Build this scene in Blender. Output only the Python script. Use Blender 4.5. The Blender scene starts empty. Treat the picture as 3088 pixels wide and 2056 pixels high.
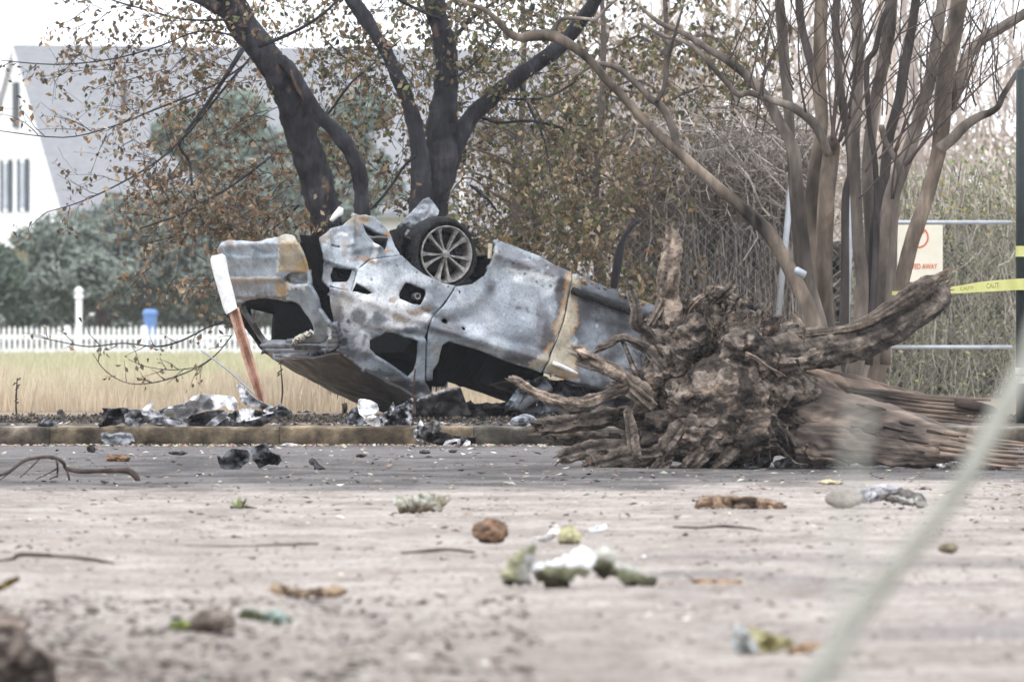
import bpy, bmesh, math, random
from mathutils import Vector, Matrix, noise
from mathutils.geometry import delaunay_2d_cdt

random.seed(7)
SC = bpy.context.scene
COL = SC.collection

# ------------------------------------------------------------------ camera, world, sun, exposure
H = 1.03                      # camera height
F = 200 / 22.3 * 3088         # focal length in photograph pixels
cam = bpy.data.cameras.new('camera')
cam.sensor_width = 22.3
cam.lens = 200
cam.shift_y = -78 / 3088
cam.clip_start = 0.5
cam.clip_end = 3000
cam.dof.use_dof = True
cam.dof.focus_distance = 70.0
cam.dof.aperture_fstop = 4.6
cam_o = bpy.data.objects.new('camera', cam)
cam_o.location = (0, 0, H)
cam_o.rotation_euler = (math.radians(90), 0, 0)
COL.objects.link(cam_o)
SC.camera = cam_o

SUN_EL, SUN_AZ = math.radians(52), math.radians(200)   # high, behind and slightly left of the camera
w = bpy.data.worlds.new('World')
SC.world = w
w.use_nodes = True
nt = w.node_tree
sky = nt.nodes.new('ShaderNodeTexSky')
sky.sky_type = 'NISHITA'
sky.sun_disc = False
sky.sun_elevation = SUN_EL
sky.sun_rotation = SUN_AZ
sky.dust_density = 1.5
sky.air_density = 1.0
hs = nt.nodes.new('ShaderNodeHueSaturation')
hs.inputs['Saturation'].default_value = 0.32
nt.links.new(sky.outputs[0], hs.inputs['Color'])
cl = nt.nodes.new('ShaderNodeMix')            # a thin even cloud layer over the clear sky
cl.data_type = 'RGBA'
cl.inputs[0].default_value = 0.8
cl.inputs[7].default_value = (8.6, 8.9, 9.5, 1)
nt.links.new(hs.outputs[0], cl.inputs[6])
bg = nt.nodes['Background']
bg.inputs['Strength'].default_value = 0.15
nt.links.new(cl.outputs[2], bg.inputs['Color'])

sun = bpy.data.lights.new('sun', 'SUN')
sun.energy = 0.9
sun.angle = math.radians(25)
sun.color = (1.0, 0.96, 0.9)
sun_o = bpy.data.objects.new('sun', sun)
sun_o.rotation_euler = (math.radians(90) - SUN_EL, 0, math.radians(-20))
COL.objects.link(sun_o)
SC.view_settings.view_transform = 'Standard'
SC.view_settings.look = 'None'
SC.view_settings.exposure = 0.68
SC.view_settings.gamma = 1.0
SC.cycles.max_bounces = 6
SC.cycles.transparent_max_bounces = 4
SC.cycles.use_adaptive_sampling = True

# ------------------------------------------------------------------ helpers
def P(nx, ny, d):
    return Vector(((nx - 1544) / F * d, d, H - (ny - 950) / F * d))

def gd(ny, z=0.0):
    """distance at which ground of height z shows at photo row ny"""
    return (H - z) * F / (ny - 950)

def fbm(v, o=3):
    return noise.fractal(v, 0.6, 2.0, o)

def nz(x, y, z, s=1.0, o=3):
    return fbm(Vector((x * s, y * s, z * s)), o)

def lerp(a, b, t):
    return a + (b - a) * t

def mix3(a, b, t):
    t = max(0.0, min(1.0, t))
    return (a[0] + (b[0] - a[0]) * t, a[1] + (b[1] - a[1]) * t, a[2] + (b[2] - a[2]) * t)

def pw(tab, x):
    if x <= tab[0][0]:
        return tab[0][1]
    for (a, b), (c, d) in zip(tab, tab[1:]):
        if x <= c:
            return b + (d - b) * (x - a) / (c - a)
    return tab[-1][1]

class MB:
    def __init__(s):
        s.v, s.f, s.c = [], [], []
    def add(s, vs, fs, col=(1, 1, 1)):
        n = len(s.v)
        s.v.extend(tuple(p) for p in vs)
        s.f.extend(tuple(i + n for i in f) for f in fs)
        if isinstance(col, list):
            s.c.extend(col)
        else:
            s.c.extend([col] * len(vs))
    def box(s, c, size, rot=None, col=(1, 1, 1)):
        x, y, z = size[0] / 2, size[1] / 2, size[2] / 2
        vs = [Vector(p) for p in ((-x, -y, -z), (x, -y, -z), (x, y, -z), (-x, y, -z), (-x, -y, z), (x, -y, z), (x, y, z), (-x, y, z))]
        if rot is not None:
            vs = [rot @ p for p in vs]
        s.add([p + Vector(c) for p in vs], [(0, 3, 2, 1), (4, 5, 6, 7), (0, 1, 5, 4), (1, 2, 6, 5), (2, 3, 7, 6), (3, 0, 4, 7)], col)
    def tube(s, pts, rad, n=8, rough=0.0, seed=0.0, cap=True, col=(1, 1, 1), nfreq=3.0, colf=None):
        pts = [Vector(p) for p in pts]
        rings = []
        ref = None
        m = len(pts)
        vs, cs = [], []
        for i, p in enumerate(pts):
            t = (pts[min(i + 1, m - 1)] - pts[max(i - 1, 0)])
            if t.length < 1e-9:
                t = Vector((0, 0, 1))
            t.normalize()
            if ref is None:
                ref = t.orthogonal().normalized()
            ref = (ref - t * ref.dot(t))
            if ref.length < 1e-6:
                ref = t.orthogonal()
            ref.normalize()
            b = t.cross(ref)
            for k in range(n):
                a = 2 * math.pi * k / n
                dr = ref * math.cos(a) + b * math.sin(a)
                r = rad[i]
                if rough:
                    q = p + dr * r
                    r *= 1 + rough * fbm((q + Vector((seed, seed, 0))) * nfreq, 3)
                q = p + dr * r
                vs.append(q)
                cs.append(colf(q) if colf else col)
        fs = []
        for i in range(m - 1):
            for k in range(n):
                k2 = (k + 1) % n
                fs.append((i * n + k, i * n + k2, (i + 1) * n + k2, (i + 1) * n + k))
        if cap:
            fs.append(tuple(reversed(range(n))))
            fs.append(tuple(range((m - 1) * n, m * n)))
        s.add(vs, fs, cs)
    def quad(s, c, u, v, col):
        s.add([c - u - v, c + u - v, c + u + v, c - u + v], [(0, 1, 2, 3)], col)
    def leaf(s, c, u, v, col):
        # pointed leaf, folded a little along its midrib
        nrm = u.cross(v)
        if nrm.length > 0:
            nrm.normalize()
        k = nrm * v.length * 0.35
        s.add([c - u, c + v + k, c + u, c - v + k], [(0, 1, 2), (0, 2, 3)], col)
    def build(s, name, mat, parent=None, smooth=False, loc=None, origin=False):
        me = bpy.data.meshes.new(name)
        vs = s.v
        off = None
        if origin:
            xs = [p[0] for p in vs]; ys = [p[1] for p in vs]; zs = [p[2] for p in vs]
            off = Vector(((min(xs) + max(xs)) / 2, (min(ys) + max(ys)) / 2, min(zs)))
            vs = [(p[0] - off.x, p[1] - off.y, p[2] - off.z) for p in vs]
        me.from_pydata(vs, [], s.f)
        ca = me.color_attributes.new('Col', 'FLOAT_COLOR', 'POINT')
        flat = []
        for c in s.c:
            flat.extend((c[0], c[1], c[2], 1.0))
        ca.data.foreach_set('color', flat)
        if smooth:
            me.polygons.foreach_set('use_smooth', [True] * len(me.polygons))
        me.materials.append(mat)
        me.update()
        o = bpy.data.objects.new(name, me)
        COL.objects.link(o)
        if parent is not None:
            o.parent = parent
        if off is not None:
            o.location = off
        return o

def tag(o, label=None, cat=None, group=None, kind=None):
    if label: o['label'] = label
    if cat: o['category'] = cat
    if group: o['group'] = group
    if kind: o['kind'] = kind
    return o

def empty(name, loc=(0, 0, 0), label=None, cat=None, group=None):
    o = bpy.data.objects.new(name, None)
    o.empty_display_size = 0.2
    o.location = loc
    COL.objects.link(o)
    tag(o, label, cat, group)
    return o

def adopt(o, parent):
    """parent a world-space mesh to a thing that is only translated"""
    o.parent = parent
    o.location = Vector(o.location) - Vector(parent.location)
    return o

def smoothpath(pts, sub=4):
    """Catmull-Rom through tuples of any length"""
    if len(pts) < 3:
        return [tuple(lerp(a, b, i / sub) for a, b in zip(pts[0], pts[1])) for i in range(sub + 1)]
    out = []
    n = len(pts)
    for i in range(n - 1):
        p0, p1, p2, p3 = pts[max(i - 1, 0)], pts[i], pts[i + 1], pts[min(i + 2, n - 1)]
        for k in range(sub):
            t = k / sub
            out.append(tuple(0.5 * (2 * b + (c - a) * t + (2 * a - 5 * b + 4 * c - d) * t * t + (3 * b - a - 3 * c + d) * t ** 3)
                             for a, b, c, d in zip(p0, p1, p2, p3)))
    out.append(tuple(pts[-1]))
    return out

def limb(mb, pts, d, n=10, rough=0.12, seed=0.0, sub=4, wob=0.0, depth=None, col=(1, 1, 1), nfreq=3.0, colf=None):
    """tube along photo points (x, y, width); d = distance, or (d0, d1)"""
    sp = smoothpath(pts, sub)
    d0, d1 = d if isinstance(d, tuple) else (d, d)
    path, rad = [], []
    for i, q in enumerate(sp):
        t = i / max(1, len(sp) - 1)
        dd = lerp(d0, d1, t)
        if wob:
            dd += wob * noise.noise(Vector((t * 4, seed, 1.3)))
        path.append(P(q[0], q[1], dd))
        rad.append(max(0.0008, q[2] * 0.5 * dd / F))
    mb.tube(path, rad, n, rough, seed, True, col, nfreq, colf)
    return path

def splinter(mb, pts, d, n=18, flute=.35, rough=.15, seed=0.0, sub=6, jag=1.0, k=3.0, c0=(.5, .45, .42), c1=(2.0, 1.75, 1.5), wob=.1, flat=1.0, ridge=1.0, kink=0.0):
    """torn wood: ridged along the grain, ragged at the broken end"""
    sp = smoothpath(pts, sub)
    d0, d1 = d if isinstance(d, tuple) else (d, d)
    m = len(sp)
    path, rad = [], []
    for i, q in enumerate(sp):
        t = i / (m - 1)
        dd = lerp(d0, d1, t) + wob * noise.noise(Vector((t * 4, seed, 1.3)))
        kx = kink * q[2] * noise.noise(Vector((t * sub * 1.7, seed, 21))); ky = kink * q[2] * noise.noise(Vector((t * sub * 1.7, seed, 33)))
        path.append(P(q[0] + kx, q[1] + ky, dd)); rad.append(q[2] * .5 * dd / F)
    ref, s_ = None, 0.0
    vs, cs = [], []
    for i, p in enumerate(path):
        t = (path[min(i + 1, m - 1)] - path[max(i - 1, 0)]).normalized()
        if i: s_ += (p - path[i - 1]).length
        if ref is None: ref = t.orthogonal().normalized()
        ref = (ref - t * ref.dot(t)).normalized()
        b = t.cross(ref)
        for j in range(n):
            a = 2 * math.pi * j / n
            g = noise.noise(Vector((math.cos(a) * k + seed * 3.1, math.sin(a) * k, s_ * ridge + seed)))
            g2 = noise.noise(Vector((math.cos(a) * k * 2.3 + seed, math.sin(a) * k * 2.3, s_ * 2.2 + seed)))
            h = fbm(Vector((p.x * 7 + math.cos(a), p.z * 7 + math.sin(a), seed)), 3)
            r = rad[i] * (1 + flute * (g + .5 * g2) + rough * h)
            off = ref * math.cos(a) * flat + b * math.sin(a)
            q = p + off * max(.0015, r)
            if i == m - 1: q = q + t * rad[i] * jag * (1.2 * noise.noise(Vector((a * 2.7, seed, 4))) + .7 * noise.noise(Vector((a * 7, seed, 9))))
            vs.append(q)
            c = mix3(c0, c1, .42 + 1.0 * g + .6 * g2 + .5 * h)
            cs.append(c)
    fs = []
    for i in range(m - 1):
        for j in range(n):
            j2 = (j + 1) % n
            fs.append((i * n + j, i * n + j2, (i + 1) * n + j2, (i + 1) * n + j))
    fs.append(tuple(reversed(range(n))))
    c_ = len(vs)
    vs.append(path[-1] - (path[-1] - path[-2]) * .3); cs.append(c0)
    for j in range(n):
        fs.append(((m - 1) * n + j, (m - 1) * n + (j + 1) % n, c_))
    mb.add(vs, fs, cs)

# ------------------------------------------------------------------ materials
def new_mat(name):
    m = bpy.data.materials.new(name)
    m.use_nodes = True
    n = m.node_tree.nodes
    return m, n, m.node_tree.links, n['Principled BSDF']

def mat(name, cols, scale=6.0, rough=0.8, bump=0.3, bscale=None, metal=0.0, attr=False, detail=6.0, stretch=None, spec=0.3, bdist=0.02, trans=0.0):
    """noise ramp colour (times the vertex colour when attr) with a bump"""
    m, n, l, p = new_mat(name)
    p.inputs['Roughness'].default_value = rough
    p.inputs['Metallic'].default_value = metal
    p.inputs['Specular IOR Level'].default_value = spec
    tc = n.new('ShaderNodeTexCoord')
    mp = n.new('ShaderNodeMapping')
    if stretch: mp.inputs['Scale'].default_value = stretch
    l.new(tc.outputs['Object'], mp.inputs['Vector'])
    t = n.new('ShaderNodeTexNoise')
    t.inputs['Scale'].default_value = scale
    t.inputs['Detail'].default_value = detail
    t.inputs['Roughness'].default_value = 0.65
    l.new(mp.outputs[0], t.inputs['Vector'])
    r = n.new('ShaderNodeValToRGB')
    el = r.color_ramp.elements
    k = len(cols)
    for i, c in enumerate(cols):
        pos = 0.3 + 0.4 * i / max(1, k - 1)
        e = el[i] if i < 2 else el.new(pos)
        e.position = pos
        e.color = (*c, 1)
    l.new(t.outputs['Fac'], r.inputs['Fac'])
    out = r.outputs['Color']
    if attr:
        a = n.new('ShaderNodeVertexColor'); a.layer_name = 'Col'
        mx = n.new('ShaderNodeMix'); mx.data_type = 'RGBA'; mx.blend_type = 'MULTIPLY'
        mx.inputs[0].default_value = 1.0
        l.new(out, mx.inputs[6]); l.new(a.outputs['Color'], mx.inputs[7])
        out = mx.outputs[2]
    l.new(out, p.inputs['Base Color'])
    if trans:
        # thin leaf: let some light through
        tr = n.new('ShaderNodeBsdfTranslucent')
        l.new(out, tr.inputs['Color'])
        ms = n.new('ShaderNodeMixShader'); ms.inputs[0].default_value = trans
        l.new(p.outputs[0], ms.inputs[1]); l.new(tr.outputs[0], ms.inputs[2])
        l.new(ms.outputs[0], n['Material Output'].inputs['Surface'])
    if bump:
        t2 = n.new('ShaderNodeTexNoise')
        t2.inputs['Scale'].default_value = bscale or scale * 3
        t2.inputs['Detail'].default_value = 5
        l.new(mp.outputs[0], t2.inputs['Vector'])
        b = n.new('ShaderNodeBump')
        b.inputs['Strength'].default_value = bump
        b.inputs['Distance'].default_value = bdist
        l.new(t2.outputs['Fac'], b.inputs['Height'])
        l.new(b.outputs[0], p.inputs['Normal'])
    return m

G = lambda a, b=None, c=None: (a, b if b is not None else a, c if c is not None else a)
M = {}
M['char_bark'] = mat('char_bark', [(.007, .007, .009), (.022, .022, .027), (.05, .05, .058)], 9, .85, .9, 26, stretch=(1, 1, .3), bdist=.03, attr=True)
M['myrtle_bark'] = mat('myrtle_bark', [(.05, .042, .036), (.12, .101, .087), (.235, .2, .172)], 6, .8, .3, 20, stretch=(1, 1, .25), attr=True)
M['root_wood'] = mat('root_wood', [(.034, .03, .027), (.108, .095, .085), (.235, .208, .186)], 13, .95, 1.0, 40, stretch=(1, 1, 1), bdist=.03, attr=True)
M['log_bark'] = mat('log_bark', [(.04, .037, .037), (.1, .088, .082), (.165, .14, .126), (.24, .2, .175), (.33, .29, .255)], 5, .9, 1.0, 14, stretch=(.22, 1, 1), bdist=.04, attr=True, detail=9)
M['leaf'] = mat('leaf', [G(.7), G(1.15)], 8, .7, 0, attr=True, trans=.3)
M['twig'] = mat('twig', [(.05, .042, .038), (.12, .1, .09)], 12, .9, .2, attr=True)
M['oak_leaf'] = mat('oak_leaf', [G(.7), G(1.2)], 1.5, .6, 0, attr=True, trans=.2)
M['car'] = mat('burnt_steel', [G(.66), G(1.0), G(1.3)], 7, .42, .25, 30, attr=True, spec=.5, bdist=.006, detail=9)
def car_mat():
    # vertex paint, broken up by blotchy heat marks, soot specks and fine rust
    m, n, l, p = new_mat('burnt_steel')
    p.inputs['Specular IOR Level'].default_value = .5
    tc = n.new('ShaderNodeTexCoord'); a = n.new('ShaderNodeVertexColor'); a.layer_name = 'Col'
    def N_(scale, det, rgh, off):
        mp = n.new('ShaderNodeMapping'); mp.inputs['Location'].default_value = (off, off * .7, 0)
        l.new(tc.outputs['Object'], mp.inputs['Vector'])
        t = n.new('ShaderNodeTexNoise'); t.inputs['Scale'].default_value = scale; t.inputs['Detail'].default_value = det; t.inputs['Roughness'].default_value = rgh
        t.inputs['Distortion'].default_value = .4
        l.new(mp.outputs[0], t.inputs['Vector']); return t
    def R_(t, stops):
        r = n.new('ShaderNodeValToRGB'); e = r.color_ramp.elements
        for i, (ps, c) in enumerate(stops):
            q = e[i] if i < 2 else e.new(ps)
            q.position = ps; q.color = (*c, 1)
        l.new(t.outputs['Fac'], r.inputs['Fac']); return r
    cur = a.outputs['Color']
    for r in (R_(N_(5.5, 9, .68, 0), [(.3, (.6, .6, .62)), (.5, (1.0, 1.0, 1.0)), (.72, (1.35, 1.35, 1.35))]),
              R_(N_(17, 8, .7, 3), [(.31, (.5, .49, .5)), (.4, (1, 1, 1)), (.66, (1.0, 1.0, 1.0)), (.74, (1.3, 1.3, 1.3))]),
              R_(N_(60, 5, .6, 6), [(.3, (.6, .6, .6)), (.5, (1.05, 1.05, 1.05))])):
        mx = n.new('ShaderNodeMix'); mx.data_type = 'RGBA'; mx.blend_type = 'MULTIPLY'; mx.inputs[0].default_value = 1
        l.new(cur, mx.inputs[6]); l.new(r.outputs[0], mx.inputs[7]); cur = mx.outputs[2]
    rs = R_(N_(11, 9, .72, 9), [(.59, (0, 0, 0)), (.66, (1, 1, 1))])
    mx = n.new('ShaderNodeMix'); mx.data_type = 'RGBA'; mx.inputs[7].default_value = (.19, .11, .055, 1)
    ml_ = n.new('ShaderNodeMath'); ml_.operation = 'MULTIPLY'; ml_.inputs[1].default_value = .35
    l.new(rs.outputs[0], ml_.inputs[0]); l.new(ml_.outputs[0], mx.inputs[0]); l.new(cur, mx.inputs[6]); cur = mx.outputs[2]
    l.new(cur, p.inputs['Base Color'])
    rr = R_(N_(9, 6, .6, 14), [(.35, (.3, .3, .3)), (.65, (.62, .62, .62))])
    l.new(rr.outputs[0], p.inputs['Roughness'])
    b = n.new('ShaderNodeBump'); b.inputs['Strength'].default_value = .4; b.inputs['Distance'].default_value = .008
    l.new(N_(24, 6, .6, 20).outputs['Fac'], b.inputs['Height']); l.new(b.outputs[0], p.inputs['Normal'])
    return m
M['car'] = car_mat()
M['soot'] = mat('soot', [(.003, .003, .0035), (.01, .01, .0105)], 14, .95, .6, 30, spec=.1)
M['tyre'] = mat('burnt_tyre', [(.008, .008, .009), (.03, .03, .032)], 16, .85, .9, 40, spec=.2)
M['rim'] = mat('burnt_alloy', [(.06, .055, .05), (.2, .19, .18), (.4, .39, .375)], 18, .45, .2, 40, metal=.25, spec=.5)
M['debris'] = mat('debris', [G(.6), G(1.0), G(1.2)], 18, .85, .5, 50, attr=True, spec=.12)
M['concrete'] = None
M['white_paint'] = mat('white_paint', [(.74, .75, .77), (.84, .85, .86)], 2, .6, .05)
M['shingle'] = mat('shingle', [(.22, .225, .24), (.3, .305, .325)], 5, .85, .2, 14, stretch=(1, 1, 3))
M['house_glass'] = mat('window_glass', [(.2, .23, .28), (.36, .4, .45)], 1.5, .2, 0, spec=.6)
M['shutter'] = mat('dark_shutter', [(.06, .07, .085), (.1, .11, .13)], 3, .7, .1)
M['grey_wall'] = mat('grey_siding', [(.36, .35, .39), (.46, .45, .48)], 2, .8, .1)
M['galv'] = mat('galvanised_steel', [(.3, .33, .37), (.46, .49, .54)], 6, .45, .1, metal=.3, spec=.5)
M['wire'] = mat('fence_wire', [(.22, .23, .24), (.32, .33, .34)], 6, .6, 0)
M['pole'] = mat('dark_green_paint', [(.012, .02, .02), (.028, .038, .038)], 8, .5, .1)
M['sign'] = mat('sign_face', [(.62, .6, .5), (.74, .72, .62)], 3.5, .6, .05)
M['sign_red'] = mat('sign_red', [(.5, .1, .05), (.62, .16, .09)], 12, .6, 0)
M['tape'] = mat('yellow_tape', [(.66, .66, .22), (.76, .76, .34)], 4, .5, .05, trans=.25)
M['tape_ink'] = mat('faded_ink', [(.2, .2, .06), (.34, .34, .12)], 10, .7, 0)
M['blue'] = mat('blue_plastic', [(.1, .2, .48), (.18, .3, .58)], 4, .5, .05)
M['red_post'] = mat('red_post_paint', [(.2, .13, .1), (.44, .25, .18), (.58, .41, .34)], 12, .8, .3, 40)
M['white_ash'] = mat('white_ash', [(.5, .5, .5), (.7, .7, .7), (.82, .82, .82)], 16, .9, .3, 40)
M['grey_branch'] = mat('grey_branch', [(.22, .22, .19), (.36, .36, .32)], 20, .9, .3, 60)

def ground_mat():
    m, n, l, p = new_mat('worn_asphalt')
    p.inputs['Roughness'].default_value = .9
    p.inputs['Specular IOR Level'].default_value = .25
    tc = n.new('ShaderNodeTexCoord')
    a = n.new('ShaderNodeVertexColor'); a.layer_name = 'Col'
    def nt_(scale, det, st=(1, 1, 1)):
        mp = n.new('ShaderNodeMapping'); mp.inputs['Scale'].default_value = st
        l.new(tc.outputs['Object'], mp.inputs['Vector'])
        t = n.new('ShaderNodeTexNoise'); t.inputs['Scale'].default_value = scale; t.inputs['Detail'].default_value = det
        t.inputs['Roughness'].default_value = .7
        l.new(mp.outputs[0], t.inputs['Vector'])
        return t
    t1 = nt_(2.2, 8, (1, .6, 1)); t2 = nt_(26, 6); t3 = nt_(7, 6, (1, .55, 1))
    def ramp(t, p0, c0, p1, c1):
        r = n.new('ShaderNodeValToRGB'); e = r.color_ramp.elements
        e[0].position, e[0].color, e[1].position, e[1].color = p0, (*c0, 1), p1, (*c1, 1)
        l.new(t.outputs['Fac'], r.inputs['Fac']); return r
    r1 = ramp(t1, .3, (.72, .7, .68), .7, (1.1, 1.1, 1.1))
    r2 = ramp(t2, .35, (.6, .58, .57), .62, (1.08, 1.08, 1.08))
    r3 = ramp(t3, .36, (.5, .46, .43), .46, (1, 1, 1))
    t4 = nt_(70, 4); r4 = ramp(t4, .34, (.5, .48, .46), .6, (1.12, 1.12, 1.12))
    cur = a.outputs['Color']
    for r in (r1, r2, r3, r4):
        mx = n.new('ShaderNodeMix'); mx.data_type = 'RGBA'; mx.blend_type = 'MULTIPLY'; mx.inputs[0].default_value = 1
        l.new(cur, mx.inputs[6]); l.new(r.outputs[0], mx.inputs[7]); cur = mx.outputs[2]
    l.new(cur, p.inputs['Base Color'])
    b = n.new('ShaderNodeBump'); b.inputs['Strength'].default_value = .7; b.inputs['Distance'].default_value = .02
    l.new(t2.outputs['Fac'], b.inputs['Height']); l.new(b.outputs[0], p.inputs['Normal'])
    return m
M['ground'] = ground_mat()
M['kerb'] = mat('old_concrete', [(.035, .032, .028), (.09, .079, .064), (.165, .144, .115), (.27, .245, .21)], 7, .9, .6, 34, attr=True, detail=9)
M['soil'] = mat('field_soil', [(.18, .14, .1), (.34, .27, .19)], 2, .95, .4, 8, attr=True)
M['grass'] = mat('dry_grass', [G(.8), G(1.15)], 3, .8, 0, attr=True, trans=.3)

# ------------------------------------------------------------------ the setting
KY = gd(1342)                 # kerb line
KZ = 0.145                    # kerb height
def gz(x, y):
    """height of the parking lot"""
    if y > KY or y < 15 or abs(x) > 9:
        return 0.0
    fade = min(1, (KY - y) / 1.5) * min(1, (9 - abs(x)))
    return fade * (0.012 * nz(x, y, 0, .35, 3) + 0.006 * nz(x, y, 4, 1.1, 3))

def ground_col(x, y):
    n1 = nz(x, y * .5, 2.0, .5, 4)
    n2 = nz(x, y * .5, 9.0, 1.6, 4)
    light = mix3((.425, .38, .347), (.575, .525, .485), .5 + n2 * 1.1)
    dark = mix3((.1, .095, .095), (.22, .207, .203), .5 + n2 * 1.5)
    t = (y - 54.3 + n1 * 2.0 - (1.2 if x > 1 else 0)) / 1.6
    c = mix3(light, dark, t)
    if y > 63:
        c = mix3(c, (.235, .225, .23), min(1, (y - 63) / 5) * (.7 + n1 * 1.2))
    if 24 < y < 40:
        g = nz(x, y, 5.0, .33, 3)
        if x > .5: c = mix3(c, (.3, .28, .28), (g + .05) * 2.2)
    if y > KY - .9:
        c = mix3(c, (.1, .085, .075), (y - KY + .9) / 1.0 * (.9 + n2))
    if y < 31 and x < .4:
        c = mix3(c, (.24, .19, .16), (31 - y) / 6 * (.65 + n2))
    return c

xs = [-500, -150, -50, -20, -12] + [-8 + .11 * i for i in range(147)] + [12, 20, 50, 150, 500]
ys = [-200, -20, 5, 14] + [18 + .125 * i for i in range(int((KY - .02 - 18) / .125) + 1)] + [KY + .05]
mb = MB()
vs, cs, fs = [], [], []
for y in ys:
    for x in xs:
        vs.append((x, y, gz(x, y)))
        cs.append(ground_col(max(-9, min(9, x)), y))
W_ = len(xs)
for j in range(len(ys) - 1):
    for i in range(W_ - 1):
        fs.append((j * W_ + i, j * W_ + i + 1, (j + 1) * W_ + i + 1, (j + 1) * W_ + i))
mb.add(vs, fs, cs)
tag(mb.build('parking_lot', M['ground'], smooth=True), kind='structure')

# kerb and the slab behind it: one run of blocks with open joints
mb = MB()
joints = [-60, -14, P(150, 0, KY).x, P(842, 0, KY).x, P(1428, 0, KY).x, P(2050, 0, KY).x, 14, 60]
for k, (a, b) in enumerate(zip(joints, joints[1:])):
    n = max(2, int((b - a) / .05)) if b - a < 20 else 4
    prof = [(0, -.2), (0, .02), (.005, KZ - .02), (.018, KZ - .004), (.04, KZ), (.6, KZ + .004), (1.2, KZ + .006), (1.8, KZ + .01), (1.8, -.2)]
    vs, fs, cs = [], [], []
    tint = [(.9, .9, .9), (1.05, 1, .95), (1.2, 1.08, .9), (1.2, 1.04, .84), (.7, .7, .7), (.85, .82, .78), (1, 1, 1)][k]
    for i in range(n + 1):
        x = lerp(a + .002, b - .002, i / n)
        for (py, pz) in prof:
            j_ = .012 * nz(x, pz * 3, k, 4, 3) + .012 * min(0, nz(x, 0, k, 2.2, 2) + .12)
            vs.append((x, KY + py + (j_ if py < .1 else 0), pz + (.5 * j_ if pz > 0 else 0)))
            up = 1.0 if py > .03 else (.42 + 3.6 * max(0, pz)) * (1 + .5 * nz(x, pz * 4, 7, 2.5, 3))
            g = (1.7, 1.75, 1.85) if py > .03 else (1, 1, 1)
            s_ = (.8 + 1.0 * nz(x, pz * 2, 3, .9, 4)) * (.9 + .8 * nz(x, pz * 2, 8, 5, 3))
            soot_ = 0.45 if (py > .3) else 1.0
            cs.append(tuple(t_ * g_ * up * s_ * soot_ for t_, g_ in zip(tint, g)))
    m_ = len(prof)
    for i in range(n):
        for j in range(m_ - 1):
            fs.append((i * m_ + j, (i + 1) * m_ + j, (i + 1) * m_ + j + 1, i * m_ + j + 1))
    fs.append(tuple(reversed(range(m_)))); fs.append(tuple(range(n * m_, n * m_ + m_)))
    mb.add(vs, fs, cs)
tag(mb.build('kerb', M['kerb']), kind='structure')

# the field behind
def fz(x, y):
    t = max(0, min(1, (y - KY - 1.8) / 1.0))
    return .15 + .05 * t
mb = MB()
vs, cs, fs = [], [], []
xs = [-900, -200, -60, -20] + [-14 + .5 * i for i in range(57)] + [20, 60, 200, 900]
ys = [KY + 1.76, KY + 2.1, KY + 2.5] + [KY + 3 + i for i in range(12)] + [92, 100, 115, 130, 150, 180, 220, 270, 400, 2000]
for y in ys:
    for x in xs:
        vs.append((x, y, fz(x, y) + .02 * nz(x, y, 0, .8, 2)))
        c = (.3, .3, .32) if y < KY + 2.7 else ((1, 1, 1) if y < 120 else (.85, .95, .6))
        cs.append(c)
W_ = len(xs)
for j in range(len(ys) - 1):
    for i in range(W_ - 1):
        fs.append((j * W_ + i, j * W_ + i + 1, (j + 1) * W_ + i + 1, (j + 1) * W_ + i))
mb.add(vs, fs, cs)
tag(mb.build('field', M['soil'], smooth=True), kind='structure')

# dry grass of the field
mb = MB()
rnd = random.Random(3)
for i in range(66000):
    d = 79.0 * math.exp(rnd.random() ** 1.35 * math.log(225 / 79))
    nx = rnd.uniform(-60, 1750) if i < 46000 else rnd.choice((rnd.uniform(-1400, -60), rnd.uniform(1700, 2500)))
    p = P(nx, 950, d); p.z = fz(p.x, d)
    big = (d / 80) ** .8
    h = rnd.uniform(.07, .25) * (1 + 1.1 * nz(p.x, d * .6, 5, .9, 2)) * (1 if d < 100 else max(.35, 1 - (d - 100) / 130))
    wd = rnd.uniform(.004, .009) * big
    g = max(0, min(1, (d - 83) / 34 + nz(p.x, d * .3, 0, .25, 2) * .9))
    tan_ = mix3((.56, .46, .34), (.7, .6, .46), rnd.random())
    grn = mix3((.42, .43, .26), (.62, .58, .41), rnd.random())
    c = mix3(tan_, grn, g)
    lx = rnd.gauss(0, .13) * h; ly = rnd.gauss(0, .1) * h
    a = rnd.uniform(-.7, .7)
    u = Vector((math.cos(a), math.sin(a), 0)) * wd
    top = p + Vector((lx, ly, h))
    mid = p + Vector((lx * .4, ly * .4, h * .55))
    mb.add([p - u, p + u, mid + u * .8, mid - u * .8, top], [(0, 1, 2, 3), (3, 2, 4)], c)
tag(mb.build('field_grass', M['grass']), 'tall tan dry grass turning green toward the picket fence', 'grass', kind='stuff')

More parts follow.
